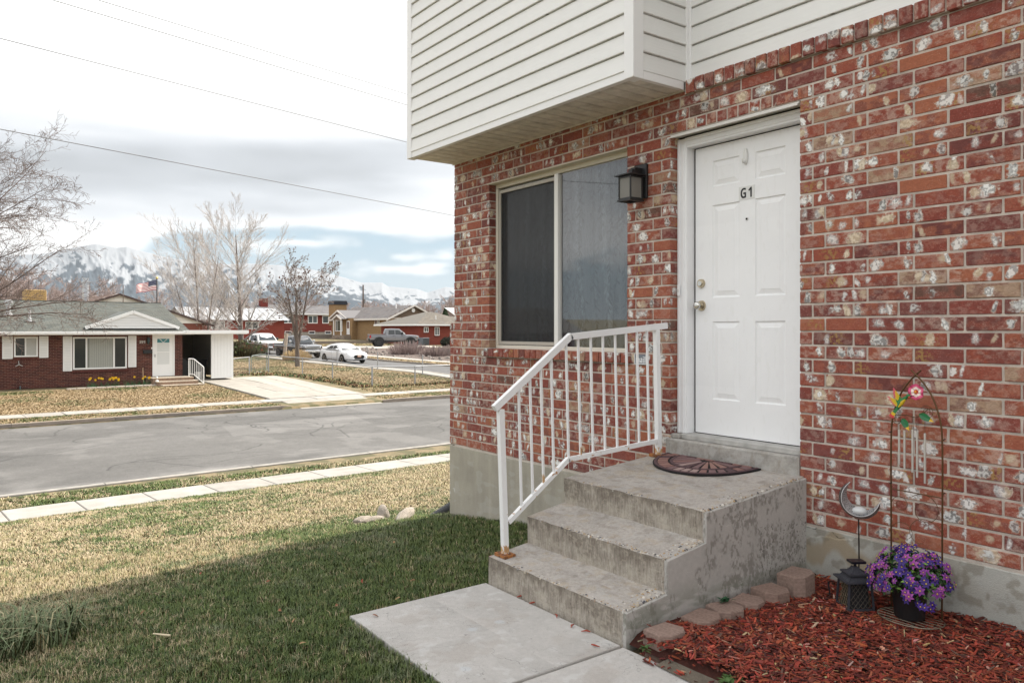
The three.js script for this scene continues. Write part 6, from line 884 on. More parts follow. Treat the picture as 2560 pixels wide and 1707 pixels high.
{ // things in the carport
  const P = (o, T, dz) => { atNB(o, 40.3, T, -1.1 + 0.02); o.translateZ(dz); return o; };
  const bin = thing('trash_bin', 'black wheeled bin inside the dark carport', 'bin'); P(bin, 13.75, -2.2); part(bin, 'body', gb().prism([[-0.25, 0], [0.25, 0], [0.31, 0.95], [-0.31, 0.95]], -0.3, 0.3).geo(), mat(0.012, 0.012, 0.013, 0.5)); part(bin, 'lid', gb().cbox(-0.33, 0.33, 0.95, 1.03, -0.33, 0.36, 0.02).geo(), mat(0.015, 0.015, 0.017, 0.5));
  const bin2 = thing('trash_bin', 'dark bin with a white sticker beside the carport wall', 'bin'); P(bin2, 14.35, -1.6); part(bin2, 'body', gb().prism([[-0.25, 0], [0.25, 0], [0.31, 0.95], [-0.31, 0.95]], -0.3, 0.3).geo(), mat(0.010, 0.011, 0.016, 0.5)); part(bin2, 'lid', gb().cbox(-0.33, 0.33, 0.95, 1.02, -0.33, 0.36, 0.02).geo(), mat(0.012, 0.013, 0.017, 0.5));
  const bk = thing('bucket', 'white plastic bucket on the carport floor', 'bucket'); P(bk, 13.97, -0.7); part(bk, 'pail', new THREE.LatheGeometry([[0.001, 0.01], [0.13, 0], [0.155, 0.36], [0.165, 0.36], [0.165, 0.40], [0.15, 0.40], [0.14, 0.03], [0.001, 0.03]].map(p => new THREE.Vector2(...p)), 20), mat(0.72, 0.71, 0.68, 0.4));
  const gr = thing('covered_grill', 'black covered grill against the house inside the carport', 'grill'); P(gr, 13.32, -1.2); part(gr, 'cover', gb().prism([[-0.28, 0], [0.34, 0], [0.36, 0.72], [0.05, 1.1], [-0.28, 1.12]], -0.4, 0.4).geo(), mat(0.01, 0.01, 0.011, 0.6));
  const bed = thing('daffodils', 'bed of yellow daffodils along the foot of the brick bungalow', 'flower bed'); atNB(bed, 39.45, 0, prof(39.45) - 0.02); const r = rng(55), L = gb(), D = gb();
  for (const [t, n, fl] of [[8.75, 26, 4], [9.25, 14, 4], [9.65, 20, 9], [10.35, 30, 0], [10.75, 16, 1], [11.0, 20, 5], [11.3, 12, 1], [11.6, 26, 0]]) { for (let i = 0; i < n; i++) { const x = t + (r() - 0.5) * 0.42, z = (r() - 0.5) * 0.5, h = 0.14 + r() * 0.24; L.col = [0.025, 0.075 + 0.03 * r(), 0.03]; const a = (r() - 0.5) * 0.2; L.tri([x - 0.013, 0, z], [x + 0.013, 0, z], [x + a * 1.6, h, z + a]); } for (let i = 0; i < fl; i++) { const x = t + (r() - 0.5) * 0.45, y = 0.30 + r() * 0.14, z = (r() - 0.3) * 0.4; D.col = [0.70, 0.48, 0.01]; for (let k = 0; k < 6; k++) { const a = k * 1.047; D.tri([x, y, z], [x + 0.055 * Math.cos(a - 0.35), y + 0.055 * Math.sin(a - 0.35), z + 0.01], [x + 0.055 * Math.cos(a + 0.35), y + 0.055 * Math.sin(a + 0.35), z + 0.01]); } D.col = [0.72, 0.40, 0.0]; D.tube([[x, y, z], [x, y, z + 0.045]], [0.016, 0.026], 8); } }
  part(bed, 'leaves', L.geo(), vmat(0.7)).userData.kind = 'stuff'; part(bed, 'blooms', D.geo(), vmat(0.6)).userData.kind = 'stuff';
  const st = thing('garden_edging', 'low pale stone edging in front of the daffodil bed', 'edging'); atNB(st, 39.0, 0, prof(39.0) - 0.01); const sm = rough(0.48, 0.43, 0.37, 0.95, 0.5); for (let k = 0; k < 12; k++) part(st, 'edging_block', cboxG(7.6 + k * 0.4, 7.98 + k * 0.4, -0.05, 0.05 + 0.02 * h2(k, 1), -0.06, 0.06, 0.012), sm);
  const sk = single('garden_stake', gb().tube([[0, 0, 0], [-0.02, 0.85, -0.02]], 0.014, 6).geo(), mat(0.42, 0.30, 0.20, 0.8), 'thin wooden stake leaning in the daffodil bed', 'stake'); atNB(sk, 39.4, 10.9, prof(39.4) - 0.03);
  const fg = thing('garden_figure', 'small white garden statue beside the porch steps', 'statue'); atNB(fg, 39.2, 11.45, prof(39.2)); part(fg, 'figure', new THREE.LatheGeometry([[0.001, 0], [0.12, 0.0], [0.13, 0.06], [0.09, 0.14], [0.10, 0.2], [0.05, 0.27], [0.06, 0.33], [0.03, 0.40], [0.001, 0.41]].map(p => new THREE.Vector2(...p)), 14), mat(0.7, 0.7, 0.68, 0.7));
}
{ // house behind: brown roof, cream gable, cooler and flue
  const o = thing('rear_house', 'house with brown roof and cream gable behind the bungalow', 'house'); atNB(o, 60, 15.0, prof(60)); const r = rng(3), yb = prof(60), Y = h => h + EYE - yb, ap = Y(2.55), sl = 0.335, hw = 6.2, ye = ap - sl * hw;
  part(o, 'wall', gb().box(-hw + 0.4, hw - 0.4, 0, ye, -12, 0).geo(), rough(0.20, 0.07, 0.05, 0.95, 0.5)); part(o, 'gable', gb().tri([-hw + 0.4, ye, 0.02], [hw - 0.4, ye, 0.02], [0, ap - 0.12, 0.02]).geo(), mat(0.76, 0.72, 0.65, 0.7)); for (let k = 0; k < 8; k++) { const t = k / 8, w = (hw - 0.4) * (1 - t); part(o, 'gable_board', gb().quad([-w, lerp(ye, ap, t), 0.05], [w, lerp(ye, ap, t), 0.05], [w - 0.5, lerp(ye, ap, t + 0.115), 0.03], [-w + 0.5, lerp(ye, ap, t + 0.115), 0.03]).geo(), mat(0.78, 0.74, 0.67, 0.7)); }
  const B = gb(); for (const s of [-1, 1]) { const L = Math.hypot(hw + 0.4, sl * (hw + 0.4)); shinglePlane(B, (u, v, l) => [s * (hw + 0.4) * (1 - v / L), ap - sl * (hw + 0.4) * (1 - v / L) + l, 0.22 - u], 12.2, L, r, [0.12, 0.078, 0.065], 0.6, 0.3); } part(o, 'roof', B.geo(), vmat(0.95)); for (const s of [-1, 1]) part(o, 'rake_trim', gb().bar([s * (hw + 0.4), ap - sl * (hw + 0.4) - 0.08, 0.23], [0, ap - 0.06, 0.23], 0.04, 0.12).geo(), mat(0.08, 0.05, 0.045, 0.7));
  const m = mat(0.55, 0.57, 0.60, 0.35, { metalness: 0.7 }); part(o, 'flue', gb().tube([[-1.5, ap - 0.7, -3], [-1.5, ap + 0.85, -3]], 0.22, 14).tube([[-1.5, ap + 0.85, -3], [-1.5, ap + 0.95, -3]], 0.30, 14).tube([[-1.5, ap + 0.95, -3], [-1.5, ap + 1.15, -3], [-1.5, ap + 1.2, -3]], [0.16, 0.2, 0.24], 12).geo(), m); part(o, 'antenna_pole', gb().tube([[0.1, ye, 0.6], [0.1, ap + 0.6, 0.6]], 0.03, 6).geo(), mat(0.12, 0.09, 0.08, 0.6));
  const c = part(o, 'evaporative_cooler', gb().cbox(-5.2, -3.9, ap - 0.9, ap + 0.25, -4.6, -3.4, 0.03).geo(), rough(0.50, 0.33, 0.13, 0.8, 0.6, 0.01), 'tan evaporative cooler under a tied canvas cover'); part(c, 'duct', gb().box(-5.0, -4.1, ap - 1.5, ap - 0.9, -4.4, -3.6).geo(), mat(0.10, 0.09, 0.09, 0.6));
}
{ // flag
  const o = thing('flagpole', 'slim flagpole flying a red, white and blue flag behind the bungalow', 'flag'); atNB(o, 50.5, 14.75, prof(50.5)); const H = EYE + 3.12 - prof(50.5); part(o, 'pole', gb().tube([[0, 0, 0], [0, H, 0]], 0.035, 8).geo(), mat(0.06, 0.06, 0.065, 0.5)); part(o, 'finial', new THREE.SphereGeometry(0.07, 12, 8).translate(0, H + 0.05, 0), mat(0.6, 0.45, 0.15, 0.3, { metalness: 1 }));
  const ft = canvasTex(512, 270, (g, w, h) => { for (let i = 0; i < 13; i++) { g.fillStyle = i % 2 ? '#e4dfdc' : '#9c2f3a'; g.fillRect(0, i * h / 13, w, h / 13 + 1); } g.fillStyle = '#262d4d'; g.fillRect(0, 0, w * 0.4, h * 7 / 13); g.fillStyle = '#e6e6e6'; for (let a = 0; a < 9; a++) for (let b = 0; b < 6 - (a % 2); b++) { g.beginPath(); g.arc(w * 0.4 * (b + 0.5 + (a % 2) * 0.5) / 6, h * 7 / 13 * (a + 0.6) / 9.2, 4, 0, 7); g.fill(); } });
  const B = gb(), N = 24, K = 8, F = (s, t) => { const x = -s * 1.22, sag = 0.36 * Math.pow(s, 1.3), y = H - 0.08 - t * 0.62 * (1 - 0.18 * s) - sag; return [x, y + 0.03 * Math.sin(s * 9), 0.14 * Math.sin(s * 8 + t) * s]; }; for (let i = 0; i < N; i++) for (let k = 0; k < K; k++) { const a = i / N, b = (i + 1) / N, c = k / K, d = (k + 1) / K; B.quad(F(a, c), F(a, d), F(b, d), F(b, c), [[a, 1 - c], [a, 1 - d], [b, 1 - d], [b, 1 - c]]); } part(o, 'flag', B.geo(), mat(1, 1, 1, 0.8, { map: ft }));
}
// ---- chain link fence round the corner lot
const galv = mat(0.36, 0.37, 0.39, 0.45, { metalness: 0.6 });
function fence(label, pts, h, posts, gate) {
  const o = thing('chain_link_fence', label, 'fence'); const Pt = ([M, T], y) => { const p = W(M, T, prof(M) - 0.03 + y); return [p.x, p.y, p.z]; };
  for (const p of posts) part(o, 'post', gb().tube([Pt(p, -0.1), Pt(p, h + 0.02)], p[2] || 0.034, 8).geo(), galv);
  for (let i = 0; i < pts.length - 1; i++) {
    const a = pts[i], b = pts[i + 1], L = Math.hypot(a[0] - b[0], a[1] - b[1]); part(o, 'top_rail', gb().tube([Pt(a, h), Pt(b, h)], 0.028, 6).geo(), galv);
    const B = gb(), n = Math.round(L / 0.085), at = t => [lerp(a[0], b[0], t), lerp(a[1], b[1], t)]; for (let k = -14; k < n; k++) for (const s of [1, -1]) { let t0 = k / n, t1 = (k + h / 0.085) / n; const f0 = clamp(t0), f1 = clamp(t1); if (f1 - f0 < 0.001) continue; const y0 = (f0 - t0) / (t1 - t0) * h, y1 = (f1 - t0) / (t1 - t0) * h; const p = Pt(at(f0), s > 0 ? y0 : h - y0), q = Pt(at(f1), s > 0 ? y1 : h - y1); B.quad([p[0], p[1] - 0.002, p[2]], [p[0], p[1] + 0.002, p[2]], [q[0], q[1] + 0.002, q[2]], [q[0], q[1] - 0.002, q[2]]); } const w = part(o, 'wire_mesh', B.geo(), galv); w.userData.kind = 'stuff';
  }
  return o;
}
fence('grey chain link fence along the concrete driveway', [[42.2, 16.05], [44.2, 18.0]], 1.0, [[44.2, 18.0, 0.04]]);
fence('grey chain link fence between driveway and corner lawn', [[45.7, 19.8], [41.4, 19.95], [38.2, 20.15], [34.4, 20.35]], 1.0, [[45.7, 19.8, 0.042], [41.4, 19.95], [38.2, 20.15], [34.4, 20.35, 0.045]]);
fence('grey chain link fence across the front of the corner lawn', [[34.4, 20.35], [33.9, 22.6], [33.9, 27.0]], 1.0, [[33.9, 22.6], [33.9, 24.9], [33.9, 27.0, 0.04]]);
fence('chain link fence along the side street by the parked cars', [[66, 26.2], [60.5, 26.2], [55, 26.2], [49, 26.2]], 1.15, [[66, 26.2], [60.5, 26.2], [55, 26.2], [49, 26.2], [43.6, 26.2], [38.5, 26.2]]);
{ const o = thing('garden_gate', 'narrow chain link gate with a rounded top beside the driveway', 'gate'); const a = W(44.3, 18.15, prof(44) - 0.03), b = W(45.6, 19.65, prof(45) - 0.03), F = (t, y) => [lerp(a.x, b.x, t), lerp(a.y, b.y, t) + y, lerp(a.z, b.z, t)]; part(o, 'gate_frame', gb().tube([F(0, 0.05), F(0, 0.95), F(0.06, 1.06), F(0.5, 1.1), F(0.94, 1.06), F(1, 0.95), F(1, 0.05), F(0, 0.05)], 0.024, 6).geo(), mat(0.22, 0.26, 0.25, 0.5, { metalness: 0.4 })); const B = gb(); for (let k = -14; k < 24; k++) for (const s of [1, -1]) { const t0 = k / 24, t1 = (k + 12) / 24, f0 = clamp(t0), f1 = clamp(t1); if (f1 - f0 < 0.01) continue; const y = t => (t - t0) / (t1 - t0) * 1.02 + 0.04, p = F(f0, s > 0 ? y(f0) : 1.1 - y(f0)), q = F(f1, s > 0 ? y(f1) : 1.1 - y(f1)); B.quad([p[0], p[1] - 0.003, p[2]], [p[0], p[1] + 0.003, p[2]], [q[0], q[1] + 0.003, q[2]], [q[0], q[1] - 0.003, q[2]]); } part(o, 'wire_mesh', B.geo(), galv).userData.kind = 'stuff'; }
// ---- houses along the side street
const tanBrick = (r, g, b) => mat(1, 1, 1, 0.95, { map: scaled(tex(256, 256, (i, j) => { const row = Math.floor(j / 8), n = 0.82 + 0.36 * h2(Math.floor((i + (row % 2) * 12) / 24), row) * 0.6 + 0.1 * h2(i, j), m = j % 8 < 1 ? 1.12 : 1; return [r * n * m, g * n * m, b * n * m]; }), 0.4, 0.4) });
{
  const o = thing('tan_house', 'tan brick house with brown shingled gable and white trim', 'house'); atNB(o, 97, 60, prof(97)); const yb = prof(97), Y = h => h + EYE - yb, r = rng(19), ye = Y(1.72), yr = Y(3.62), Wd = 8.6, Ln = 17; // local x 0..Wd (T 60..68.6), local z 0..-Ln
  const wm = tanBrick(0.27, 0.172, 0.085); part(o, 'wall', gb().box(0, Wd, -0.6, ye, -Ln, 0).geo(), wm);
  part(o, 'gable', gb().tri([-0.1, ye + 0.01, 0.05], [Wd + 0.1, ye + 0.01, 0.05], [Wd / 2, yr - 0.1, 0.05]).geo(), mat(0.14, 0.10, 0.072, 0.9)); for (let k = 0; k < 5; k++) { const t = k / 5, w = Wd / 2 * (1 - t); part(o, 'shingle_course', gb().quad([Wd / 2 - w, lerp(ye, yr - 0.1, t) + 0.02, 0.10], [Wd / 2 + w, lerp(ye, yr - 0.1, t) + 0.02, 0.10], [Wd / 2 + w * 0.9, lerp(ye, yr - 0.1, t + 0.18), 0.06], [Wd / 2 - w * 0.9, lerp(ye, yr - 0.1, t + 0.18), 0.06]).geo(), mat(0.15, 0.108, 0.078, 0.9)); }
  const g = new THREE.CylinderGeometry(0.30, 0.30, 0.08, 24); g.rotateX(Math.PI / 2); part(o, 'gable_vent', g.translate(Wd / 2, ye + 1.15, 0.1), wht);
  const B = gb(), sl = (yr - ye) / (Wd / 2); for (const s of [-1, 1]) { const hw = Wd / 2 + 0.55, L = Math.hypot(hw, sl * hw); shinglePlane(B, (u, v, l) => [Wd / 2 + s * hw * (1 - v / L), yr - sl * hw * (1 - v / L) + l, 0.5 - u], Ln + 0.9, L, r, [0.105, 0.10, 0.105], 0.6, 0.3); } part(o, 'roof', B.geo(), vmat(0.95));
  for (const s of [-1, 1]) part(o, 'rake_trim', gb().bar([Wd / 2 + s * (Wd / 2 + 0.55), yr - sl * (Wd / 2 + 0.55) - 0.08, 0.52], [Wd / 2, yr - 0.05, 0.52], 0.06, 0.24).geo(), mat(0.66, 0.62, 0.58, 0.6)); part(o, 'fascia', gb().box(-0.62, -0.52, ye - 0.32, ye - 0.06, -Ln, 0.5).geo(), mat(0.66, 0.62, 0.58, 0.6)); part(o, 'frieze_board', gb().box(0, Wd, ye - 0.12, ye + 0.04, 0.001, 0.09).geo(), mat(0.62, 0.57, 0.52, 0.6)); part(o, 'downspout', gb().tube([[-0.5, ye - 0.3, 0.2], [0.0, ye - 0.7, 0.12], [0.0, 0, 0.12]], 0.06, 6).geo(), wht);
  const gl = [darkGlass(0.03, 0.035, 0.035), mat(0.42, 0.42, 0.38, 0.4)]; winUnit(o, 2.0, 3.45, Y(0.55), Y(1.6), 0.03, [0.48], gl, wht, 0.1); winUnit(o, 4.3, 5.25, Y(0.6), Y(1.6), 0.03, [0.45], gl, wht, 0.1); winUnit(o, 6.7, 7.6, Y(0.8), Y(1.6), 0.03, [0.5], [gl[1], gl[1]], wht, 0.1); for (const [a, b, y] of [[2, 3.45, 0.55], [4.3, 5.25, 0.6]]) part(o, 'window_sill', boxG(a, b, Y(y) - 0.14, Y(y) - 0.001, 0, 0.08), mat(0.17, 0.10, 0.06, 0.9));
  // long side towards the side street: entry bay with two small gables, windows, porch posts
  const S = { add(m) { m.rotation.y = -Math.PI / 2; o.add(m); } };   // parts turned to face the side street
  winUnit(S, -3.6, -2.3, Y(0.55), Y(1.5), 0.03, [0.5], gl, wht, 0.1); const bw = gb(); bw.box(-14.9, -8.8, -0.6, ye, 0, 0.9); part(S, 'entry_bay', bw.geo(), wm); winUnit(S, -14.0, -11.8, Y(-0.25), Y(1.5), 0.93, [0.25, 0.75], [gl[0], gl[0], gl[0]], wht, 0.1); part(S, 'entry_door', boxG(-10.4, -9.5, Y(-0.75), Y(1.35), 0.901, 0.96), wht); part(S, 'door_glass', boxG(-10.25, -9.65, Y(0.2), Y(1.2), 0.961, 0.97), mat(0.12, 0.05, 0.03, 0.4));
  for (const [c, w, z, dy] of [[-13.0, 2.9, 1.15, 0], [-11.6, 1.5, 2.0, -0.15]]) { const G = gb(), a = [c - w, ye + dy - 0.05, z], b = [c + w, ye + dy - 0.05, z], t = [c, ye + dy + w * 0.42, z]; G.tri(a, b, t); part(S, 'entry_gable', G.geo(), mat(0.14, 0.10, 0.072, 0.9)); for (const p of [a, b]) part(S, 'gable_trim', gb().bar([p[0], p[1], z + 0.05], [t[0], t[1], z + 0.05], 0.06, 0.22).geo(), mat(0.66, 0.62, 0.58, 0.6)); const R = gb(); R.col = [0.15, 0.145, 0.15]; for (const p of [a, b]) R.quad([p[0], p[1] + 0.12, z], [t[0], t[1] + 0.12, z], [t[0], t[1] + 0.12, -3], [p[0], p[1] + 0.12, -3]); part(S, 'gable_roof', R.geo(), vmat(0.95)); }
  for (const x of [-12.7, -10.4]) part(S, 'porch_post', gb().box(x - 0.07, x + 0.07, Y(-1.0), ye - 0.2, 1.85, 1.99).geo(), wht); part(S, 'porch_slab', gb().box(-13, -9.2, -0.6, Y(-0.85), 0.9, 2.1).box(-12.4, -10.6, -0.6, Y(-1.2), 2.1, 2.8).geo(), rough(0.24, 0.19, 0.15, 0.95, 1));
  const ch = part(o, 'chimney', gb().box(-0.2, 2.0, ye - 1, yr + 0.4, -17.6, -15.8).geo(), wm); part(ch, 'chimney_cap', gb().prism([[-0.35, yr + 0.4], [2.15, yr + 0.4], [2.0, yr + 1.0], [-0.2, yr + 1.0]], -17.75, -15.65).geo(), mat(0.012, 0.014, 0.022, 0.5));
  part(o, 'roof_vent', gb().tube([[Wd / 2 - 1, yr - 0.5, -3], [Wd / 2 - 1, yr + 0.15, -3]], 0.08, 8).geo(), wht);
}
{
  const o = thing('red_house', 'small red brick house with a grey hip roof behind the silver pickup', 'house'); atNB(o, 81.8, 55.1, prof(81.8)); const yb = prof(81.8), Y = h => h + EYE - yb, ye = Y(0.5), wm = tanBrick(0.20, 0.045, 0.031); part(o, 'wall', gb().box(0, 9, -0.5, ye, -9, 0).geo(), wm); part(o, 'eave', gb().box(-0.75, 9.7, ye, ye + 0.2, -9.7, 0.7).geo(), wht);
  const R = gb(), r = rng(9), e = ye + 0.2, t = Y(2.35); shinglePlane(R, (u, v, l) => { const k = v / 5.3; return [lerp(-0.75, 4.2, k) + u * (1 - k * 0.92), lerp(e, t, k) + l, lerp(0.7, -4.2, k)]; }, 10.45, 5.3, r, [0.12, 0.11, 0.097], 0.6, 0.3); R.col = [0.12, 0.11, 0.097]; R.quad([-0.75, e, -9.7], [-0.75, e, 0.7], [4.2, t, -4.2], [4.2, t, -4.8]); R.quad([9.7, e, 0.7], [9.7, e, -9.7], [4.8, t, -4.8], [4.8, t, -4.2]); R.quad([9.7, e, -9.7], [-0.75, e, -9.7], [4.2, t, -4.8], [4.8, t, -4.8]); part(o, 'roof', R.geo(), vmat(0.95));
  const gl = [darkGlass(0.03, 0.03, 0.03), darkGlass(0.08, 0.08, 0.075)]; winUnit(o, 0.75, 1.45, Y(-0.35), Y(0.33), 0.03, [0.5], gl, wht, 0.09); winUnit(o, 2.4, 3.15, Y(-0.75), Y(0.33), 0.03, [0.5], gl, wht, 0.09); winUnit(o, 5.6, 6.6, Y(-0.75), Y(0.33), 0.03, [0.5], gl, wht, 0.09); for (const [a, b, y] of [[0.75, 1.45, -0.35], [2.4, 3.15, -0.75]]) part(o, 'window_sill', boxG(a, b, Y(y) - 0.13, Y(y) - 0.001, 0, 0.07), mat(0.14, 0.04, 0.03, 0.9)); part(o, 'roof_vent', gb().tube([[3.3, e + 0.6, -1], [3.3, e + 1.15, -1]], 0.06, 8).geo(), wht);
  const ac = thing('air_conditioner', 'grey air conditioning unit beside the small red brick house', 'air conditioner'); atNB(ac, 80.4, 54.9, prof(80.4)); part(ac, 'cabinet', gb().cbox(-0.5, 0.5, 0, 0.95, -0.5, 0.5, 0.03).geo(), mat(0.10, 0.11, 0.125, 0.6)); for (let k = 0; k < 8; k++) part(ac, 'grille_slat', boxG(-0.45, 0.45, 0.1 + k * 0.1, 0.15 + k * 0.1, 0.5, 0.52), mat(0.06, 0.065, 0.07, 0.6));
}
{
  const o = thing('long_red_house', 'long red brick house with grey roof beyond the parked trucks', 'house'); atNB(o, 138, 58, prof(138)); const yb = prof(138), Y = h => h + EYE - yb, ye = Y(3.1), yr = Y(4.75), r = rng(29), wm = tanBrick(0.17, 0.034, 0.026); part(o, 'wall', gb().box(0, 18, 0.5, ye, -9, 0).geo(), wm); part(o, 'foundation', gb().box(0, 18, -0.5, 0.5, -9, -0.05).geo(), rough(0.3, 0.27, 0.23, 0.95, 1));
  const R = gb(); shinglePlane(R, (u, v, l) => [-0.6 + u, lerp(ye - 0.1, yr, v / 5.6) + l, lerp(0.7, -4.5, v / 5.6)], 19.2, 5.6, r, [0.12, 0.12, 0.13], 0.6, 0.3); R.col = [0.12, 0.12, 0.13]; R.quad([-0.6, yr, -4.5], [18.6, yr, -4.5], [18.6, ye, -9.7], [-0.6, ye, -9.7]); part(o, 'roof', R.geo(), vmat(0.95)); part(o, 'fascia', gb().box(-0.6, 18.6, ye - 0.28, ye - 0.08, 0.66, 0.76).geo(), wht);
  const gl = [darkGlass(0.05, 0.06, 0.06), darkGlass(0.09, 0.10, 0.10)]; for (const [a, b] of [[4.6, 6.6], [9.6, 11.6], [12.6, 15.2]]) winUnit(o, a, b, Y(1.2), Y(2.7), 0.03, [0.5], gl, wht, 0.14); for (const a of [5, 9.8, 13.2]) winUnit(o, a, a + 1.3, 0.1, 0.7, -0.02, [], darkGlass(0.05, 0.07, 0.08), wht, 0.08); part(o, 'chimney', gb().box(1.6, 3.0, yr - 1.2, yr + 1.1, -4, -3).geo(), wm); part(o, 'gable_end', gb().tri([0, ye, 0], [0, ye, -9], [0, yr, -4.5]).geo(), wm);
}
{
  const o = thing('white_roof_house', 'low red brick house with a white metal roof among bare trees', 'house'); atNB(o, 112, 37, prof(112)); const yb = prof(112), Y = h => h + EYE - yb, ye = Y(1.5), yr = Y(3.3); part(o, 'wall', gb().box(0, 14, -0.3, ye, -9, 0).geo(), tanBrick(0.23, 0.05, 0.036)); part(o, 'roof', gb().quad([-0.6, ye - 0.1, 0.7], [14.6, ye - 0.1, 0.7], [14.6, yr, -4.5], [-0.6, yr, -4.5]).quad([-0.6, yr, -4.5], [14.6, yr, -4.5], [14.6, ye, -9.6], [-0.6, ye, -9.6]).geo(), mat(0.36, 0.37, 0.39, 0.5)); for (let k = 0; k < 16; k++) part(o, 'roof_seam', gb().bar([-0.4 + k, ye - 0.06, 0.68], [-0.4 + k, yr + 0.04, -4.5], 0.05, 0.06).geo(), mat(0.38, 0.39, 0.41, 0.5)); part(o, 'gable_end', gb().tri([0, ye, 0], [0, ye, -9], [0, yr, -4.5]).geo(), mat(0.6, 0.58, 0.54, 0.7)); winUnit(o, 8, 10, Y(0.1), Y(1.2), 0.03, [0.5], darkGlass(), wht, 0.12); winUnit(o, 3, 5, Y(0.1), Y(1.2), 0.03, [0.5], darkGlass(), wht, 0.12);
  const q = thing('grey_roof_house', 'pale grey roofed house far behind the small red house', 'house'); atNB(q, 150, 112, prof(150)); const y2 = prof(150), ya = 3.2 + EYE - y2, yc = 5.4 + EYE - y2; part(q, 'wall', gb().box(0, 16, 0, ya, -9, 0).geo(), mat(0.55, 0.52, 0.46, 0.8)); part(q, 'roof', gb().quad([-0.6, ya - 0.1, 0.7], [16.6, ya - 0.1, 0.7], [16.6, yc, -4.5], [-0.6, yc, -4.5]).geo(), mat(0.30, 0.31, 0.32, 0.6)); winUnit(q, 3, 5, ya - 1.8, ya - 0.5, 0.03, [0.5], darkGlass(), wht, 0.12);
  // house further along the street, mirrored in our window
  const h = thing('street_house', 'brown brick house with dark roof farther along the street', 'house'); atNB(h, 41, -22, -1.1); part(h, 'wall', gb().box(0, 14, 0, 2.4, -8, 0).geo(), tanBrick(0.16, 0.06, 0.045)); part(h, 'roof', gb().quad([-0.5, 2.4, 0.6], [14.5, 2.4, 0.6], [14.5, 4.1, -4], [-0.5, 4.1, -4]).quad([-0.5, 4.1, -4], [14.5, 4.1, -4], [14.5, 2.4, -8.6], [-0.5, 2.4, -8.6]).geo(), mat(0.12, 0.11, 0.105, 0.9)); winUnit(h, 3, 5.4, 0.8, 2.2, 0.03, [0.5], darkGlass(), wht, 0.08); winUnit(h, 9, 11, 0.9, 2.2, 0.03, [0.5], darkGlass(), wht, 0.08); part(h, 'door', boxG(6.6, 7.5, 0.2, 2.25, 0.001, 0.06), wht);
}

// ================================================================ VEHICLES (length along local x, front at +x)
function loft(secs, closed = false) { // smooth skin through sections of equal point count
  const n = secs[0].length, pos = [], idx = []; secs.forEach(s => s.forEach(p => pos.push(...p)));
  for (let i = 0; i < secs.length - 1; i++) for (let j = 0; j < n - 1; j++) { const a = i * n + j; idx.push(a, a + 1, a + n, a + 1, a + n + 1, a + n); }
  for (const [k, f] of [[0, 1], [secs.length - 1, 0]]) { const c = pos.length / 3, s = secs[k], m = s.reduce((t, p) => [t[0] + p[0] / n, t[1] + p[1] / n, t[2] + p[2] / n], [0, 0, 0]); pos.push(...m); s.forEach(p => pos.push(...p)); for (let j = 0; j < n - 1; j++) f ? idx.push(c, c + 2 + j, c + 1 + j) : idx.push(c, c + 1 + j, c + 2 + j); }
  const g = new THREE.BufferGeometry(); g.setAttribute('position', new THREE.Float32BufferAttribute(pos, 3)); g.setAttribute('uv', new THREE.Float32BufferAttribute(new Float32Array(pos.length / 3 * 2), 2)); g.setIndex(idx); g.computeVertexNormals(); return g;
}
const bodySec = (x, yb, yt, w, crown = 0.03, tuck = 0.9) => { const h = [[0, yb], [w * 0.80, yb], [w * 0.97, yb + 0.08], [w, yb + (yt - yb) * 0.35], [w, yb + (yt - yb) * 0.62], [w * 0.985, yt - 0.10], [w * tuck, yt - 0.02], [w * tuck * 0.7, yt + crown * 0.7], [0, yt + crown]]; const r = h.map(p => [x, p[1], p[0]]); return r.concat(h.slice(0, -1).reverse().map(p => [x, p[1], -p[0]])); };
function lathe(pts, seg = 28) { return new THREE.LatheGeometry(pts.map(p => new THREE.Vector2(...p)), seg).rotateX(Math.PI / 2); }
const rubber = mat(0.014, 0.014, 0.015, 0.8), chrome = mat(0.62, 0.62, 0.63, 0.18, { metalness: 1 }), alloy = mat(0.42, 0.43, 0.44, 0.3, { metalness: 0.9 }), blackP = mat(0.012, 0.012, 0.013, 0.5), carGlass = darkGlass(0.02, 0.024, 0.026), lampW = mat(0.62, 0.62, 0.62, 0.12), lampR = mat(0.30, 0.012, 0.012, 0.2), amber = mat(0.5, 0.2, 0.02, 0.25);
function wheels(o, xs, half, R, w, rim, spokes, dark) {
  for (const x of xs) for (const s of [-1, 1]) {
    const t = part(o, 'wheel', lathe([[R * 0.62, -w / 2], [R * 0.93, -w / 2], [R, -w * 0.36], [R, w * 0.36], [R * 0.93, w / 2], [R * 0.62, w / 2]]).clone(), rubber); t.position.set(x, R, s * (half - w / 2 + 0.005)); const r = part(t, 'rim', lathe([[R * 0.66, s * w * 0.38], [R * 0.66, s * w / 2], [R * 0.60, s * w * 0.50], [R * 0.56, s * w * 0.30], [0.001, s * w * 0.22]]), dark || mat(0.05, 0.05, 0.055, 0.5)); const B = gb(); for (let k = 0; k < spokes; k++) { const a = k / spokes * 6.2832; B.bar([0, 0, s * w * 0.34], [Math.cos(a) * R * 0.62, Math.sin(a) * R * 0.62, s * w * 0.44], R * 0.16, 0.03, [0, 0, 1]); } B.tube([[0, 0, s * w * 0.25], [0, 0, s * w * 0.46]], R * 0.16, 12); part(t, 'spokes', B.geo(), rim);
    const g = new THREE.CylinderGeometry(R * 1.14, R * 1.14, 0.10, 28); g.rotateX(Math.PI / 2); part(o, 'wheel_arch', g.translate(x, R * 1.02, s * (half - 0.052)), blackP);
  }
}
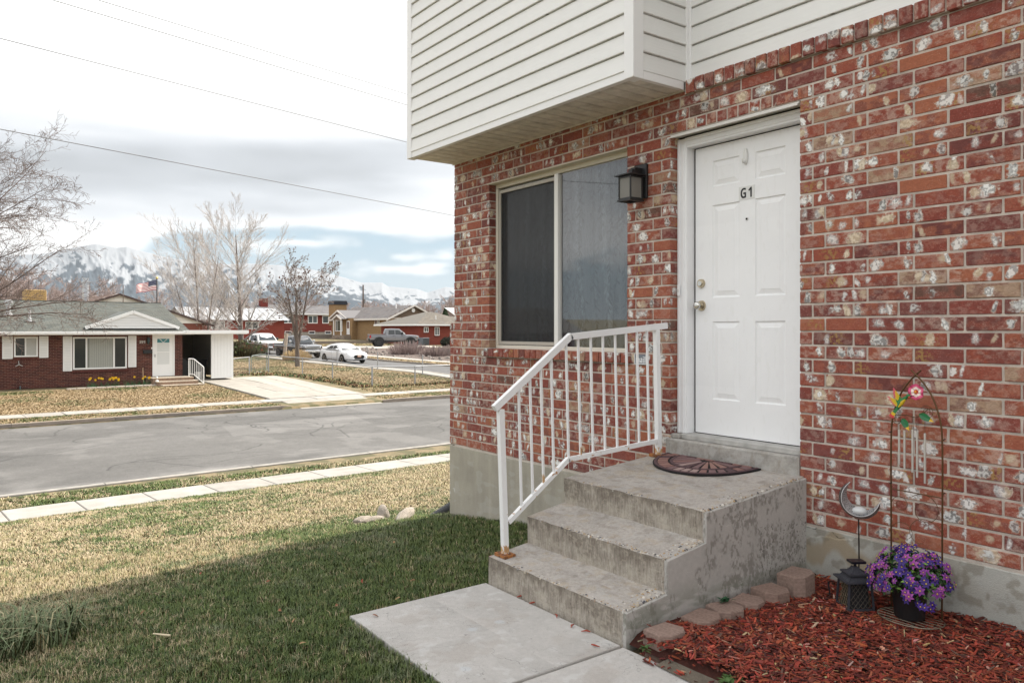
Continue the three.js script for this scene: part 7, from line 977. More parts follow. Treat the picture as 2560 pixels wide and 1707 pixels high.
function greenhouse(o, paintM, belt, wb, wr, prof3, sideWins, noRearGlass) { // prof3: [[xBase, xRoof, ...]] rear base, rear roof, front roof, front base; y values
  const { x0, x1, x2, x3, yr, yrr = yr } = prof3; const S = (x, y, w) => [[x, belt - 0.03, w[0]], [x, y, w[1]], [x, y + 0.035, w[1] * 0.8], [x, y + 0.05, 0], [x, y + 0.035, -w[1] * 0.8], [x, y, -w[1]], [x, belt - 0.03, -w[0]]];
  const A = (x, y, k) => S(x, y, [lerp(wb, wb, k), lerp(wb, wr, k)]); const secs = []; secs.push(S(x0, belt - 0.028, [wb, wb])); for (let k = 1; k <= 4; k++) secs.push(A(lerp(x0, x1, k / 4), lerp(belt - 0.02, yrr, Math.sin(k / 4 * 1.5708)), k / 4)); for (let k = 1; k <= 4; k++) secs.push(A(lerp(x1, x2, k / 4), lerp(yrr, yr, k / 4) + 0.03 * Math.sin(k / 4 * 3.14), 1)); for (let k = 1; k <= 4; k++) secs.push(A(lerp(x2, x3, k / 4), lerp(yr, belt - 0.02, Math.pow(k / 4, 1.15)), 1 - k / 4)); const cab = part(o, 'cab', loft(secs), paintM);
  const Z = (y) => lerp(wb, wr, clamp((y - belt) / (yr - belt))) + 0.012;
  for (const q of sideWins) for (const s of [-1, 1]) part(cab, 'side_window', gb().poly((s > 0 ? q : q.slice().reverse()).map(p => [p[0], p[1], s * Z(p[1])])).geo(), carGlass);
  const ws = (xa, ya, xb, yb, d) => { const wa = lerp(wb, wr, clamp((ya - belt) / (yr - belt))) * 0.90, wb2 = lerp(wb, wr, clamp((yb - belt) / (yr - belt))) * 0.86; return gb().quad([xa + d, ya + 0.03, -wa], [xa + d, ya + 0.03, wa], [xb + d * 0.6, yb + 0.03, wb2], [xb + d * 0.6, yb + 0.03, -wb2]).geo(); };
  part(cab, 'windshield', ws(lerp(x3, x2, 0.08), belt + (yr - belt) * 0.06, lerp(x3, x2, 0.93), yr - 0.04, 0.05), carGlass); if (!noRearGlass) part(cab, 'rear_window', ws(lerp(x0, x1, 0.12), belt + (yrr - belt) * 0.20, lerp(x0, x1, 0.90), yrr - 0.05, -0.05), carGlass); return cab;
}
function plate(o, x, y, s, m) { const p = part(o, 'licence_plate', gb().cbox(-0.01, 0.01, -0.076, 0.076, -0.155, 0.155, 0.003).geo().translate(x, y, 0), m); return p; }
const carPaint = (r, g, b, ro = 0.25) => new THREE.MeshPhysicalMaterial({ color: new THREE.Color().setRGB(r, g, b), roughness: 0.4, clearcoat: 1, clearcoatRoughness: 0.05, side: THREE.DoubleSide });
function place(o, M, T, yaw) { o.position.copy(W(M, T, prof(M) - 0.10)); o.rotation.y = yaw; }
const YAW_TO_US = Math.atan2(MW.z, -MW.x);           // local +x pointing to -M (down the side street, towards the main street)
{ // white sedan
  const o = thing('white_sedan', 'white four door sedan parked nose first towards the main street', 'car'), p = carPaint(0.74, 0.75, 0.77); place(o, 54.6, 29.75, YAW_TO_US);
  const st = [[-2.40, 0.42, 0.86, 0.66], [-2.34, 0.32, 0.98, 0.80], [-2.1, 0.24, 1.03, 0.88], [-1.5, 0.20, 1.02, 0.915], [-0.5, 0.18, 0.98, 0.92], [0.6, 0.18, 0.97, 0.92], [1.2, 0.18, 0.94, 0.915], [1.8, 0.20, 0.86, 0.89], [2.15, 0.20, 0.77, 0.84], [2.34, 0.22, 0.68, 0.74], [2.41, 0.28, 0.56, 0.62]];
  part(o, 'body', loft(st.map(a => bodySec(a[0], a[1], a[2], a[3]))), p); const belt = 0.95; greenhouse(o, p, belt, 0.86, 0.60, { x0: -1.95, x1: -0.75, x2: 0.15, x3: 1.25, yr: 1.42, yrr: 1.40 }, [[[-1.35, belt + 0.02], [-0.30, belt + 0.0], [-0.28, belt + 0.36], [-0.75, belt + 0.34], [-1.15, belt + 0.20]], [[-0.22, belt], [0.80, belt + 0.0], [0.42, belt + 0.22], [0.10, belt + 0.36], [-0.20, belt + 0.36]]]);
  wheels(o, [-1.42, 1.38], 0.925, 0.325, 0.21, alloy, 10);
  const grl = part(o, 'grille', gb().prism([[-0.46, 0.50], [-0.34, 0.33], [0.34, 0.33], [0.46, 0.50], [0.34, 0.64], [-0.34, 0.64]], 0, 0.04).geo().rotateY(Math.PI / 2).translate(2.395, 0, 0), blackP); plate(o, 2.45, 0.53, 1, mat(0.60, 0.28, 0.16, 0.4)); part(o, 'plate_band', boxG(2.461, 2.466, 0.50, 0.56, -0.14, 0.14), mat(0.72, 0.66, 0.6, 0.4)); part(o, 'lower_intake', gb().box(2.36, 2.43, 0.225, 0.29, -0.5, 0.5).geo(), blackP);
  for (const s of [-1, 1]) { part(o, 'headlight', gb().poly([[2.36, 0.60, s * 0.60], [2.22, 0.62, s * 0.80], [1.86, 0.78, s * 0.905], [1.98, 0.80, s * 0.84], [2.30, 0.70, s * 0.62]]).geo().translate(0.015, 0.01, s * 0.01), lampW); part(o, 'mirror', new THREE.SphereGeometry(0.11, 14, 10).scale(0.75, 0.7, 1).translate(0.72, belt + 0.08, s * 0.98), p); part(o, 'tail_light', gb().cbox(-2.38, -2.25, 0.78, 0.94, s > 0 ? 0.5 : -0.78, s > 0 ? 0.78 : -0.5, 0.02).geo(), lampR); for (const x of [-0.45, 0.52]) part(o, 'door_handle', boxG(x - 0.09, x + 0.09, 0.80, 0.825, s * 0.915, s * 0.935), p); part(o, 'door_seam', gb().box(-0.265, -0.255, 0.25, 0.95, s * 0.9155, s * 0.922).box(0.86, 0.87, 0.25, 0.93, s * 0.9155, s * 0.922).geo(), blackP); part(o, 'fog_light', boxG(2.24, 2.33, 0.33, 0.38, s * 0.62, s * 0.74), chrome); part(o, 'rocker_trim', boxG(-1.0, 1.0, 0.255, 0.275, s * 0.905, s * 0.925), chrome); }
  part(o, 'wiper_cowl', gb().box(1.18, 1.32, 0.945, 0.96, -0.7, 0.7).geo(), blackP);
}
function pickup(name, label, P, o2) { // crew cab pickup
  const o = thing(name, label, 'pickup truck'), { p, L = 5.8, lift = 0, cladding, hood = 1.16, dark } = o2, y = lift;
  const nose = [[1.15, 0.45, hood - 0.02, 0.97], [1.9, 0.45, hood - 0.03, 0.97], [2.5, 0.46, hood - 0.07, 0.96], [2.78, 0.48, hood - 0.12, 0.93], [2.90, 0.52, hood - 0.20, 0.88]]; const st = [[-2.88, 0.60, 1.12, 0.95], [-2.84, 0.52, 1.14, 0.97], [-1.05, 0.46, 1.14, 0.975], [-0.95, 0.44, 1.15, 0.975], [0.6, 0.44, 1.16, 0.975], ...nose];
  part(o, 'body', loft(st.map(a => bodySec(a[0], a[1] + y, a[2] + y, a[3], 0.015, 0.955))), p);
  const bed = part(o, 'cargo_bed', gb().box(-2.80, -1.04, 1.10 + y, 1.15 + y, -0.80, 0.80).geo(), blackP); part(bed, 'bed_rail', gb().cbox(-2.86, -1.02, 1.12 + y, 1.20 + y, 0.80, 0.955, 0.02).cbox(-2.86, -1.02, 1.12 + y, 1.20 + y, -0.955, -0.80, 0.02).cbox(-2.885, -2.80, 0.62 + y, 1.20 + y, -0.80, 0.80, 0.02).geo(), p);
  const belt = 1.16 + y; greenhouse(o, p, belt, 0.92, 0.72, { x0: -1.02, x1: -0.88, x2: 0.62, x3: 1.36, yr: 1.80 + y }, [[[-0.72, belt + 0.03], [0.02, belt + 0.02], [0.02, belt + 0.52], [-0.66, belt + 0.52]], [[0.10, belt + 0.02], [1.02, belt], [0.62, belt + 0.46], [0.42, belt + 0.53], [0.10, belt + 0.53]]]);
  wheels(o, [-1.78, 1.90], 0.985, o2.R || 0.40, 0.27, o2.rim || alloy, o2.spokes || 6, o2.rimDark);
  for (const s of [-1, 1]) {
    part(o, 'headlight', gb().poly([[2.915, 0.80 + y, s * 0.60], [2.86, 0.80 + y, s * 0.88], [2.62, 0.86 + y, s * 0.965], [2.60, 1.02 + y, s * 0.96], [2.84, 1.01 + y, s * 0.86], [2.90, 1.0 + y, s * 0.60]]).geo().translate(0.02, 0, s * 0.015), lampW); part(o, 'turn_lamp', boxG(2.60, 2.72, 0.80 + y, 0.86 + y, s * 0.955, s * 0.99), amber); part(o, 'mirror', gb().cbox(0.80, 0.98, belt + 0.05, belt + 0.30, s > 0 ? 0.98 : -1.20, s > 0 ? 1.20 : -0.98, 0.04).geo(), o2.mirror || blackP); part(o, 'tail_light', gb().cbox(-2.895, -2.72, 0.78 + y, 1.10 + y, s > 0 ? 0.82 : -0.985, s > 0 ? 0.985 : -0.82, 0.02).geo(), lampR); part(o, 'door_seam', gb().box(0.055, 0.067, 0.52 + y, belt, s * 0.9705, s * 0.979).box(1.10, 1.112, 0.52 + y, belt, s * 0.9705, s * 0.979).box(-0.98, -0.968, 0.50 + y, belt, s * 0.9705, s * 0.979).geo(), blackP); for (const x of [-0.10, 0.88]) part(o, 'door_handle', boxG(x - 0.11, x + 0.09, belt - 0.14, belt - 0.105, s * 0.972, s * 0.995), o2.mirror || blackP);
    if (cladding) for (const x of [-1.78, 1.90]) { const B = gb(), pts = []; for (let k = 0; k <= 14; k++) { const a = Math.PI * k / 14; pts.push([x + Math.cos(a) * 0.56, 0.52 + Math.sin(a) * 0.56, s * 0.985]); } B.tube(pts, 0.07, 6); part(o, 'fender_flare', B.geo(), blackP); }
  }
  part(o, 'grille', gb().cbox(2.88, 2.935, 0.70 + y, 0.99 + y, -0.58, 0.58, 0.02).geo(), o2.grille || chrome); for (let k = 0; k < 3; k++) part(o, 'grille_slot', boxG(2.936, 2.942, 0.74 + y + k * 0.085, 0.79 + y + k * 0.085, -0.52, 0.52), blackP); part(o, 'front_bumper', gb().cbox(2.74, 3.0, 0.42 + y, 0.64 + y, -0.95, 0.95, 0.05).geo(), o2.bumper || chrome); part(o, 'rear_bumper', gb().cbox(-3.02, -2.84, 0.50 + y, 0.70 + y, -0.93, 0.93, 0.04).geo(), o2.rear || chrome); plate(o, 3.015, 0.53 + y, 1, mat(0.62, 0.6, 0.55, 0.4)); plate(o, -3.03, 0.60 + y, 1, mat(0.62, 0.34, 0.28, 0.4)); part(o, 'underbody', gb().box(-2.7, 2.7, 0.32 + y * 0.8, 0.52 + y, -0.7, 0.7).geo(), blackP);
  part(o, 'tailgate_handle', boxG(-2.90, -2.885, 0.98 + y, 1.05 + y, -0.12, 0.12), blackP); return o;
}
place(pickup('dark_pickup', 'dark blue black pickup with chrome grille parked behind the white sedan', 0, { p: carPaint(0.018, 0.020, 0.030), mirror: chrome, grille: chrome }), 63.6, 30.2, YAW_TO_US);
place(pickup('white_pickup', 'white pickup parked behind the dark pickup on the side street', 0, { p: carPaint(0.72, 0.72, 0.71), grille: chrome, mirror: blackP }), 71.6, 30.4, YAW_TO_US);
{ const o = pickup('silver_pickup', 'lifted silver pickup with black fender flares backed out on a driveway', 0, { p: carPaint(0.15, 0.15, 0.165), lift: 0.22, R: 0.47, cladding: true, rim: blackP, rimDark: blackP, rear: blackP, bumper: blackP, grille: blackP }); place(o, 78.4, 49.2, YAW_TO_US); o.position.y = prof(78) + 0.02; o.rotation.y = Math.atan2(-TW.z, TW.x) - 0.38; }

// ================================================================ BARE TREES
function bareTree(o, P, mats) { // P: seed, H, R, limbs...
  const r = rng(P.seed), trunk = gb(), limbs = gb(), twigs = gb(), cnt = [0, 0];
  const grow = (start, dir, len, rad, lvl) => {
    const n = lvl === 0 ? 7 : lvl < 3 ? 5 : lvl < 4 ? 3 : 2, pts = [start.toArray()], rr = [rad], d = dir.clone(), p = start.clone(), marks = [];
    for (let i = 1; i <= n; i++) { const w = (P.wob[lvl] ?? 0.2); d.x += (r() - 0.5) * w; d.z += (r() - 0.5) * w; d.y += (r() - 0.5) * w * 0.6 + (P.trop[lvl] ?? 0.05); d.normalize(); p.addScaledVector(d, len / n); pts.push(p.toArray()); const t = i / n; rr.push(Math.max(rad * (1 - t * (lvl === 0 ? P.taper : 0.82)), P.minR)); marks.push([p.clone(), d.clone(), rr[i], t]); }
    (lvl === 0 ? trunk : lvl < 3 ? limbs : twigs).tube(pts, rr, lvl === 0 ? 9 : lvl === 1 ? 6 : lvl === 2 ? 4 : 3, false); if (lvl >= P.levels) return;
    const k = P.kids[lvl]; for (let i = 0; i < k; i++) { const t = lerp(P.from[lvl], 1, (i + r() * 0.8) / k), f = Math.min(n - 1, Math.floor(t * n)), a = pts[f], b = pts[f + 1], u = t * n - f, q = V(lerp(a[0], b[0], u), lerp(a[1], b[1], u), lerp(a[2], b[2], u)); const dd = V(b[0] - a[0], b[1] - a[1], b[2] - a[2]).normalize(), side = V(r() - 0.5, r() - 0.5, r() - 0.5).cross(dd).normalize(); if (P.bias && lvl < 2) side.addScaledVector(P.bias, 0.5).normalize(); const ang = P.ang[lvl] * (0.7 + 0.6 * r()), nd = dd.clone().multiplyScalar(Math.cos(ang)).addScaledVector(side, Math.sin(ang)).normalize(); grow(q, nd, len * P.ratio[lvl] * (0.65 + 0.6 * r()) * (lvl === 0 ? 1.15 - 0.5 * t : 1 - 0.35 * t), Math.max(lerp(rr[f], rr[f + 1], u) * (lvl === 0 ? P.limbR : 0.62), P.minR), lvl + 1); }
  };
  for (const [sx, sy, sz, dx, dy, dz, L, R] of P.stems) grow(V(sx, sy, sz), V(dx, dy, dz).normalize(), L, R, 0);
  part(o, 'trunk', trunk.geo(), mats[0]); part(o, 'branches', limbs.geo(), mats[1]); part(o, 'twigs', twigs.geo(), mats[2]); return o;
}
const bark = (r, g, b) => rough(r, g, b, 0.9, 0.5, 0.01);
{
  const pale = [bark(0.17, 0.14, 0.125), bark(0.38, 0.35, 0.33), bark(0.52, 0.475, 0.45)], mid = [bark(0.13, 0.105, 0.09), bark(0.19, 0.155, 0.13), bark(0.25, 0.205, 0.175)], brown = [bark(0.13, 0.10, 0.085), bark(0.14, 0.105, 0.09), bark(0.17, 0.125, 0.105)];
  const up = { wob: [0.05, 0.06, 0.09, 0.13, 0.2], trop: [0.0, 0.065, 0.05, 0.04, 0.03], kids: [17, 8, 6, 4], from: [0.10, 0.12, 0.15, 0.2], ang: [0.85, 0.5, 0.55, 0.6], ratio: [0.56, 0.44, 0.44, 0.5], levels: 4, taper: 0.9, limbR: 0.34, minR: 0.0072 };
  const A = thing('pale_tree', 'tall bare pale barked tree behind the carport roof', 'tree', undefined); atNB(A, 62, 21.3); bareTree(A, { ...up, seed: 11, stems: [[0, 0, 0, -0.05, 1, 0.02, 8.6, 0.12], [0.25, 0, 0, 0.16, 1, 0.05, 8.2, 0.11], [-0.3, 0, 0.2, -0.30, 1, 0, 6.6, 0.09], [0.35, 0, 0.1, 0.36, 1, -0.1, 6.2, 0.08]], kids: [13, 8, 6, 4], from: [0.05, 0.10, 0.1, 0.1], ang: [0.70, 0.45, 0.5, 0.5] }, pale);
  const Bt = thing('pale_tree', 'tallest bare pale barked tree with a dark forked trunk above the shrub mound', 'tree'); atNB(Bt, 66.3, 26.3); bareTree(Bt, { ...up, seed: 23, stems: [[0, 0, 0, 0.0, 1, 0, 10.4, 0.27]], kids: [30, 9, 7, 4], from: [0.10, 0.1, 0.1, 0.1], ang: [0.85, 0.45, 0.5, 0.5] }, pale);
  const C = thing('dark_tree', 'small dark bare tree with reddish buds on the fenced corner lawn', 'tree'); atNB(C, 49.7, 23.6); bareTree(C, { ...up, seed: 37, stems: [[0, 0, 0, -0.04, 1, 0, 5.4, 0.17], [0, 1.2, 0, 0.14, 1, 0.05, 5.2, 0.11], [0, 1.35, 0, -0.22, 1, 0.0, 5.2, 0.10]], kids: [9, 6, 5, 4], from: [0.28, 0.15, 0.15, 0.2], ang: [0.8, 0.7, 0.7, 0.7], trop: [0, 0.06, 0.03, 0.02], minR: 0.009 }, mid);
  { const r = rng(7), ms = [], cs = []; const tw = C.children[2].geometry.attributes.position; for (let i = 0; i < 420; i++) { const k = Math.floor(r() * tw.count); ms.push(new THREE.Matrix4().compose(V(tw.getX(k), tw.getY(k), tw.getZ(k)), new THREE.Quaternion().setFromEuler(new THREE.Euler(r() * 6, r() * 6, 0)), V(0.035, 0.035, 0.035).multiplyScalar(0.7 + r()))); cs.push([0.12, 0.065, 0.055]); } instanced('dried_fruit', new THREE.IcosahedronGeometry(1, 0), mat(1, 1, 1, 0.9), ms, cs, C); }
  const Lt = thing('street_tree', 'large spreading bare brown tree reaching over the bungalow from outside', 'tree'); atNB(Lt, 33.4, 1.7, prof(33.4)); bareTree(Lt, { seed: 58, wob: [0.12, 0.34, 0.42, 0.5, 0.6], trop: [0, -0.03, -0.015, 0, 0], kids: [25, 10, 8, 5], from: [0.32, 0.18, 0.12, 0.15], ang: [1.2, 0.7, 0.75, 0.8], ratio: [0.84, 0.40, 0.42, 0.5], levels: 4, taper: 0.8, limbR: 0.30, minR: 0.005, bias: V(0.8, 0.1, 0.1), stems: [[0, 0, 0, 0.02, 1, 0, 7.6, 0.24]] }, brown);
  // background trees in hazy rows
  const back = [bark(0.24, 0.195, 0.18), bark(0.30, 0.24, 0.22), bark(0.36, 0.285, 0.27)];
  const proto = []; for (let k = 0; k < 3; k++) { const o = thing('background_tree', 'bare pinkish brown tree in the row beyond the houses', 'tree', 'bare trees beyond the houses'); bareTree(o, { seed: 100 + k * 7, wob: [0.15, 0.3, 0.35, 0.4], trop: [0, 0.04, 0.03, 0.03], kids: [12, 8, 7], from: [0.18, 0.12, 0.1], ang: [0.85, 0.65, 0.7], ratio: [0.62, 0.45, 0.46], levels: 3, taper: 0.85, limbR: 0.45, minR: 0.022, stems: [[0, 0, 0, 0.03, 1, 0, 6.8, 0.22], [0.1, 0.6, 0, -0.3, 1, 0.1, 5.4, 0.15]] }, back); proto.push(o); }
  const r = rng(63), spots = []; for (let i = 0; i < 44; i++) { const px = i < 15 ? -40 + r() * 460 : 600 + r() * 560, u = (px - 1280) / 1950, M = i < 15 ? 130 + r() * 80 : 170 + r() * 110, ratio = (0.757 * u + 0.653) / (-0.653 * u + 0.757); spots.push([M, M * ratio]); }
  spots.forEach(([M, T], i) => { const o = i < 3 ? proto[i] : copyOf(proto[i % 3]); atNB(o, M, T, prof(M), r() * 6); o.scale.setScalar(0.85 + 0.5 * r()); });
  const ev = thing('evergreen_tree', 'dark evergreen tree beyond the wall corner', 'tree'); atNB(ev, 170, 123, prof(170)); ev.scale.setScalar(0.62); part(ev, 'trunk', gb().tube([[0, 0, 0], [0, 9, 0]], [0.3, 0.08], 8).geo(), bark(0.1, 0.07, 0.05)); { const B = gb(), q = rng(5); for (let i = 0; i < 1500; i++) { const t = Math.pow(q(), 0.8), h = 1 + t * 9.5, R = (1 - t) * 3.4 * Math.sqrt(q()), a = q() * 6.28, s = 0.25 + 0.3 * q(), c = [Math.cos(a) * R, h, Math.sin(a) * R]; B.col = [0.018 + 0.015 * q(), 0.035 + 0.02 * q(), 0.018]; B.tri([c[0] - s, c[1] - s * q(), c[2]], [c[0] + s, c[1] - s * q(), c[2] + s * (q() - 0.5)], [c[0], c[1] + s * 0.7, c[2] + s * (q() - 0.5)]); } part(ev, 'crown', B.geo(), vmat(0.9)); }
  const post = thing('wooden_post', 'pale leaning wooden post beside the dark tree', 'post'); atNB(post, 58.4, 26.6); part(post, 'post_shaft', gb().tube([[0, -0.1, 0], [0.10, 1.0, 0], [0.18, 2.1, 0.05]], [0.17, 0.14, 0.12], 9).geo(), rough(0.40, 0.33, 0.27, 0.9, 0.5, 0.01));
}
// ---- shrubs, planting and clutter round the corner lot
function shrub(name, label, M, T, w, h, n, pal, seed, thin) { const o = thing(name, label, 'shrub'); atNB(o, M, T, prof(M) - 0.03); const r = rng(seed), B = gb(), S = gb(); for (let i = 0; i < n; i++) { const a = r() * 6.283, q = Math.sqrt(r()), x0 = Math.cos(a) * q * w * 0.35, z0 = Math.sin(a) * q * w * 0.3, x1 = Math.cos(a) * q * w * 0.5, z1 = Math.sin(a) * q * w * 0.4, y = h * Math.sqrt(1 - q * q * 0.8) * (0.6 + 0.5 * r()); S.col = pal[0]; S.tube([[x0, 0, z0], [x1, y, z1]], [thin * 1.6, thin], 3, false); B.col = pal[Math.floor(r() * pal.length)].map(k => k * (0.8 + 0.4 * r())); const s = thin * (thin > 0.015 ? 4 : 3) * (0.6 + 0.8 * r()); const t = 0.55 + 0.45 * r(), c = [lerp(x0, x1, t), y * t, lerp(z0, z1, t)]; B.tri([c[0] - s, c[1], c[2] + s * (r() - 0.5)], [c[0] + s, c[1] + s * (r() - 0.5), c[2]], [c[0], c[1] + s * 1.4, c[2] + s * (r() - 0.5)]); } part(o, 'stems', S.geo(), vmat(0.9)); part(o, 'leaves', B.geo(), vmat(0.85)); return o; }
shrub('shrub_mound', 'mossy green and rust mound of shrubs at the foot of the pale tree', 65.4, 26.0, 4.6, 1.35, 700, [[0.10, 0.09, 0.05], [0.09, 0.13, 0.05], [0.20, 0.10, 0.05], [0.13, 0.15, 0.07]], 3, 0.03);
for (const [M, T, w, h, s, l] of [[61.5, 40.2, 4.4, 1.3, 4, 'dry greyish lavender bush below the silver pickup'], [57.6, 40.6, 3.4, 1.0, 5, 'low dry lavender bush nearer the side street walk'], [58.5, 43.5, 3.4, 1.1, 6, 'dry lavender bush beside the small red house bed']]) shrub('lavender_bush', l, M, T, w, h, 520, [[0.26, 0.20, 0.19], [0.22, 0.17, 0.15], [0.30, 0.24, 0.25], [0.12, 0.13, 0.07]], s, 0.013);
for (const [M, T, l, s] of [[77.5, 56.6, 'dark low shrub against the small red brick house', 21], [77.2, 58.6, 'dark evergreen shrub under the red house window', 22]]) shrub('foundation_shrub', l, M, T, 2.4, 1.1, 420, [[0.02, 0.022, 0.015], [0.03, 0.035, 0.02]], s, 0.03);
shrub('straw_grass_clump', 'tall straw coloured ornamental grass beside the dark pickup', 57.2, 27.1, 2.6, 0.9, 420, [[0.46, 0.34, 0.19], [0.40, 0.29, 0.16]], 31, 0.012);
{ // bench planter beside the tree, bed of bark and stones
  const o = thing('wooden_bench', 'orange brown slatted wooden bench beside the pale tree', 'bench'); atNB(o, 66.5, 28.0, prof(66.5) - 0.02, 0.25); const m = mat(0.26, 0.085, 0.035, 0.8); for (let k = 0; k < 4; k++) part(o, 'slat', boxG(-0.85, 0.85, 0.48 + k * 0.14, 0.58 + k * 0.14, -0.04, 0.0), m); for (let k = 0; k < 3; k++) part(o, 'seat_slat', boxG(-0.85, 0.85, 0.42, 0.45, 0.02 + k * 0.14, 0.14 + k * 0.14), m); for (const s of [-0.78, 0.78]) for (const z of [-0.02, 0.40]) part(o, 'leg', boxG(s - 0.035, s + 0.035, 0, z < 0 ? 1.02 : 0.42, z - 0.035, z + 0.01), blackP);
  const pot = thing('grey_planter', 'small dark grey planter beside the shrub mound', 'planter'); atNB(pot, 64.4, 27.0, prof(64.4) - 0.03); part(pot, 'pot', new THREE.LatheGeometry([[0.001, 0], [0.22, 0], [0.30, 0.5], [0.32, 0.5], [0.32, 0.56], [0.27, 0.56], [0.2, 0.06], [0.001, 0.06]].map(p => new THREE.Vector2(...p)), 18), mat(0.09, 0.10, 0.11, 0.7));
  const P = (M, T, y) => { const p = W(M, T, y); return [p.x, p.y, p.z]; }, bark2 = gb(); for (let i = 0; i < 12; i++) { const a = 40 + i * 3, b = a + 3; bark2.quad(P(a, 36.4, prof(a) + 0.0), P(b, 36.4, prof(b) + 0.0), P(b, 44, prof(b) + 0.06), P(a, 44, prof(a) + 0.06)); } struct('planting_bed', bark2.geo(), rough(0.15, 0.115, 0.10, 0.95, 0.8, 0.05));
  const dr = gb(); for (let i = 0; i < 6; i++) { const a = 36.3 + i * 3, b = a + 3; dr.quad(P(74.6, a, prof(74.6) + 0.012), P(80.8, a, prof(80.8) + 0.012), P(80.8, b, prof(80.8) + 0.012), P(74.6, b, prof(74.6) + 0.012)); } for (let i = 0; i < 6; i++) { const a = 36.3 + i * 4, b = a + 4; dr.quad(P(93, a, prof(93) + 0.012), P(95.5, a, prof(95.5) + 0.012), P(95.5, b, prof(95.5) + 0.012), P(93, b, prof(93) + 0.012)); } struct('side_driveway', dr.geo(), rough(0.46, 0.43, 0.39, 0.92, 1.5, 0.002));
  const wl = gb(); wl.box(0, 20, 0, 0.55, -0.2, 0); const rw = single('retaining_wall', wl.geo(), rough(0.22, 0.19, 0.165, 0.95, 0.7, 0.02), 'low grey retaining wall in front of the long red brick house', 'wall'); atNB(rw, 112, 52, prof(112)); const rw2 = single('retaining_wall', wl.geo(), rough(0.20, 0.165, 0.14, 0.95, 0.7, 0.02), 'low brown retaining wall along the lawn of the tan house', 'wall'); atNB(rw2, 89, 37.5, prof(89) - 0.1); rw2.scale.y = 0.8;
  const r = rng(99), ms = [], cs = [], q = new THREE.Quaternion(); for (let i = 0; i < 500; i++) { const M = 41 + r() * 34, T = 36.6 + r() * 7, s = 0.04 + Math.pow(r(), 5) * 0.18; q.setFromEuler(new THREE.Euler(r() * 6, r() * 6, r() * 6)); ms.push(new THREE.Matrix4().compose(W(M, T, prof(M) + 0.03), q.clone(), V(s, s * 0.6, s))); const k = 0.10 + 0.16 * r(); cs.push([k, k * 0.88, k * 0.8]); } tag(instanced('bed_stones', new THREE.IcosahedronGeometry(1, 1), mat(1, 1, 1, 0.9), ms, cs), 'scattered stones and bark in the planting bed by the side street', 'stones', null, 'stuff');
  // dead leaves and scruffy growth along the driveway fence
  const lm = [], lc = [], gmx = [], gc = []; for (let i = 0; i < 3000; i++) { const t = r(), onFront = r() < 0.28; const M = onFront ? 33.9 + (r() - 0.5) * 0.5 : lerp(46, 34.2, Math.pow(t, 0.8)), T = onFront ? 20.4 + r() * 6 : lerp(19.7, 20.3, t) - Math.pow(r(), 2) * 0.9 + (M > 42 ? -(r() * 3.4) * sst(42, 44, M) : 0); q.setFromEuler(new THREE.Euler(r() * 6, r() * 6, r() * 6)); const s = 0.025 + 0.035 * r(); if (r() < 0.82) { lm.push(new THREE.Matrix4().compose(W(M, T, prof(M) - 0.01 + r() * 0.07), q.clone(), V(s, s * 0.3, s))); lc.push([[0.16, 0.06, 0.035], [0.10, 0.05, 0.03], [0.26, 0.16, 0.09]][Math.floor(r() * 3)]); } else { q.setFromAxisAngle(V(0, 1, 0), r() * 6.28); const k = 1.4 + 1.5 * r(); gmx.push(new THREE.Matrix4().compose(W(M, T, prof(M) - 0.03), q.clone(), V(k * 1.4, k, k * 1.4))); gc.push(r() < 0.6 ? [0.06, 0.095, 0.03] : [0.25, 0.19, 0.09]); } }
  tag(instanced('leaf_litter', new THREE.OctahedronGeometry(1, 0), mat(1, 1, 1, 0.95), lm, lc), 'drift of dead brown leaves along the driveway fence', 'leaves', null, 'stuff'); tag(instanced('fence_weeds', tuftGeo(41, 10, 0.012, 0.06, 0.05, 0.7), vmat(0.85), gmx, gc), 'ragged dark weeds growing along the driveway fence', 'weeds', null, 'stuff');
}
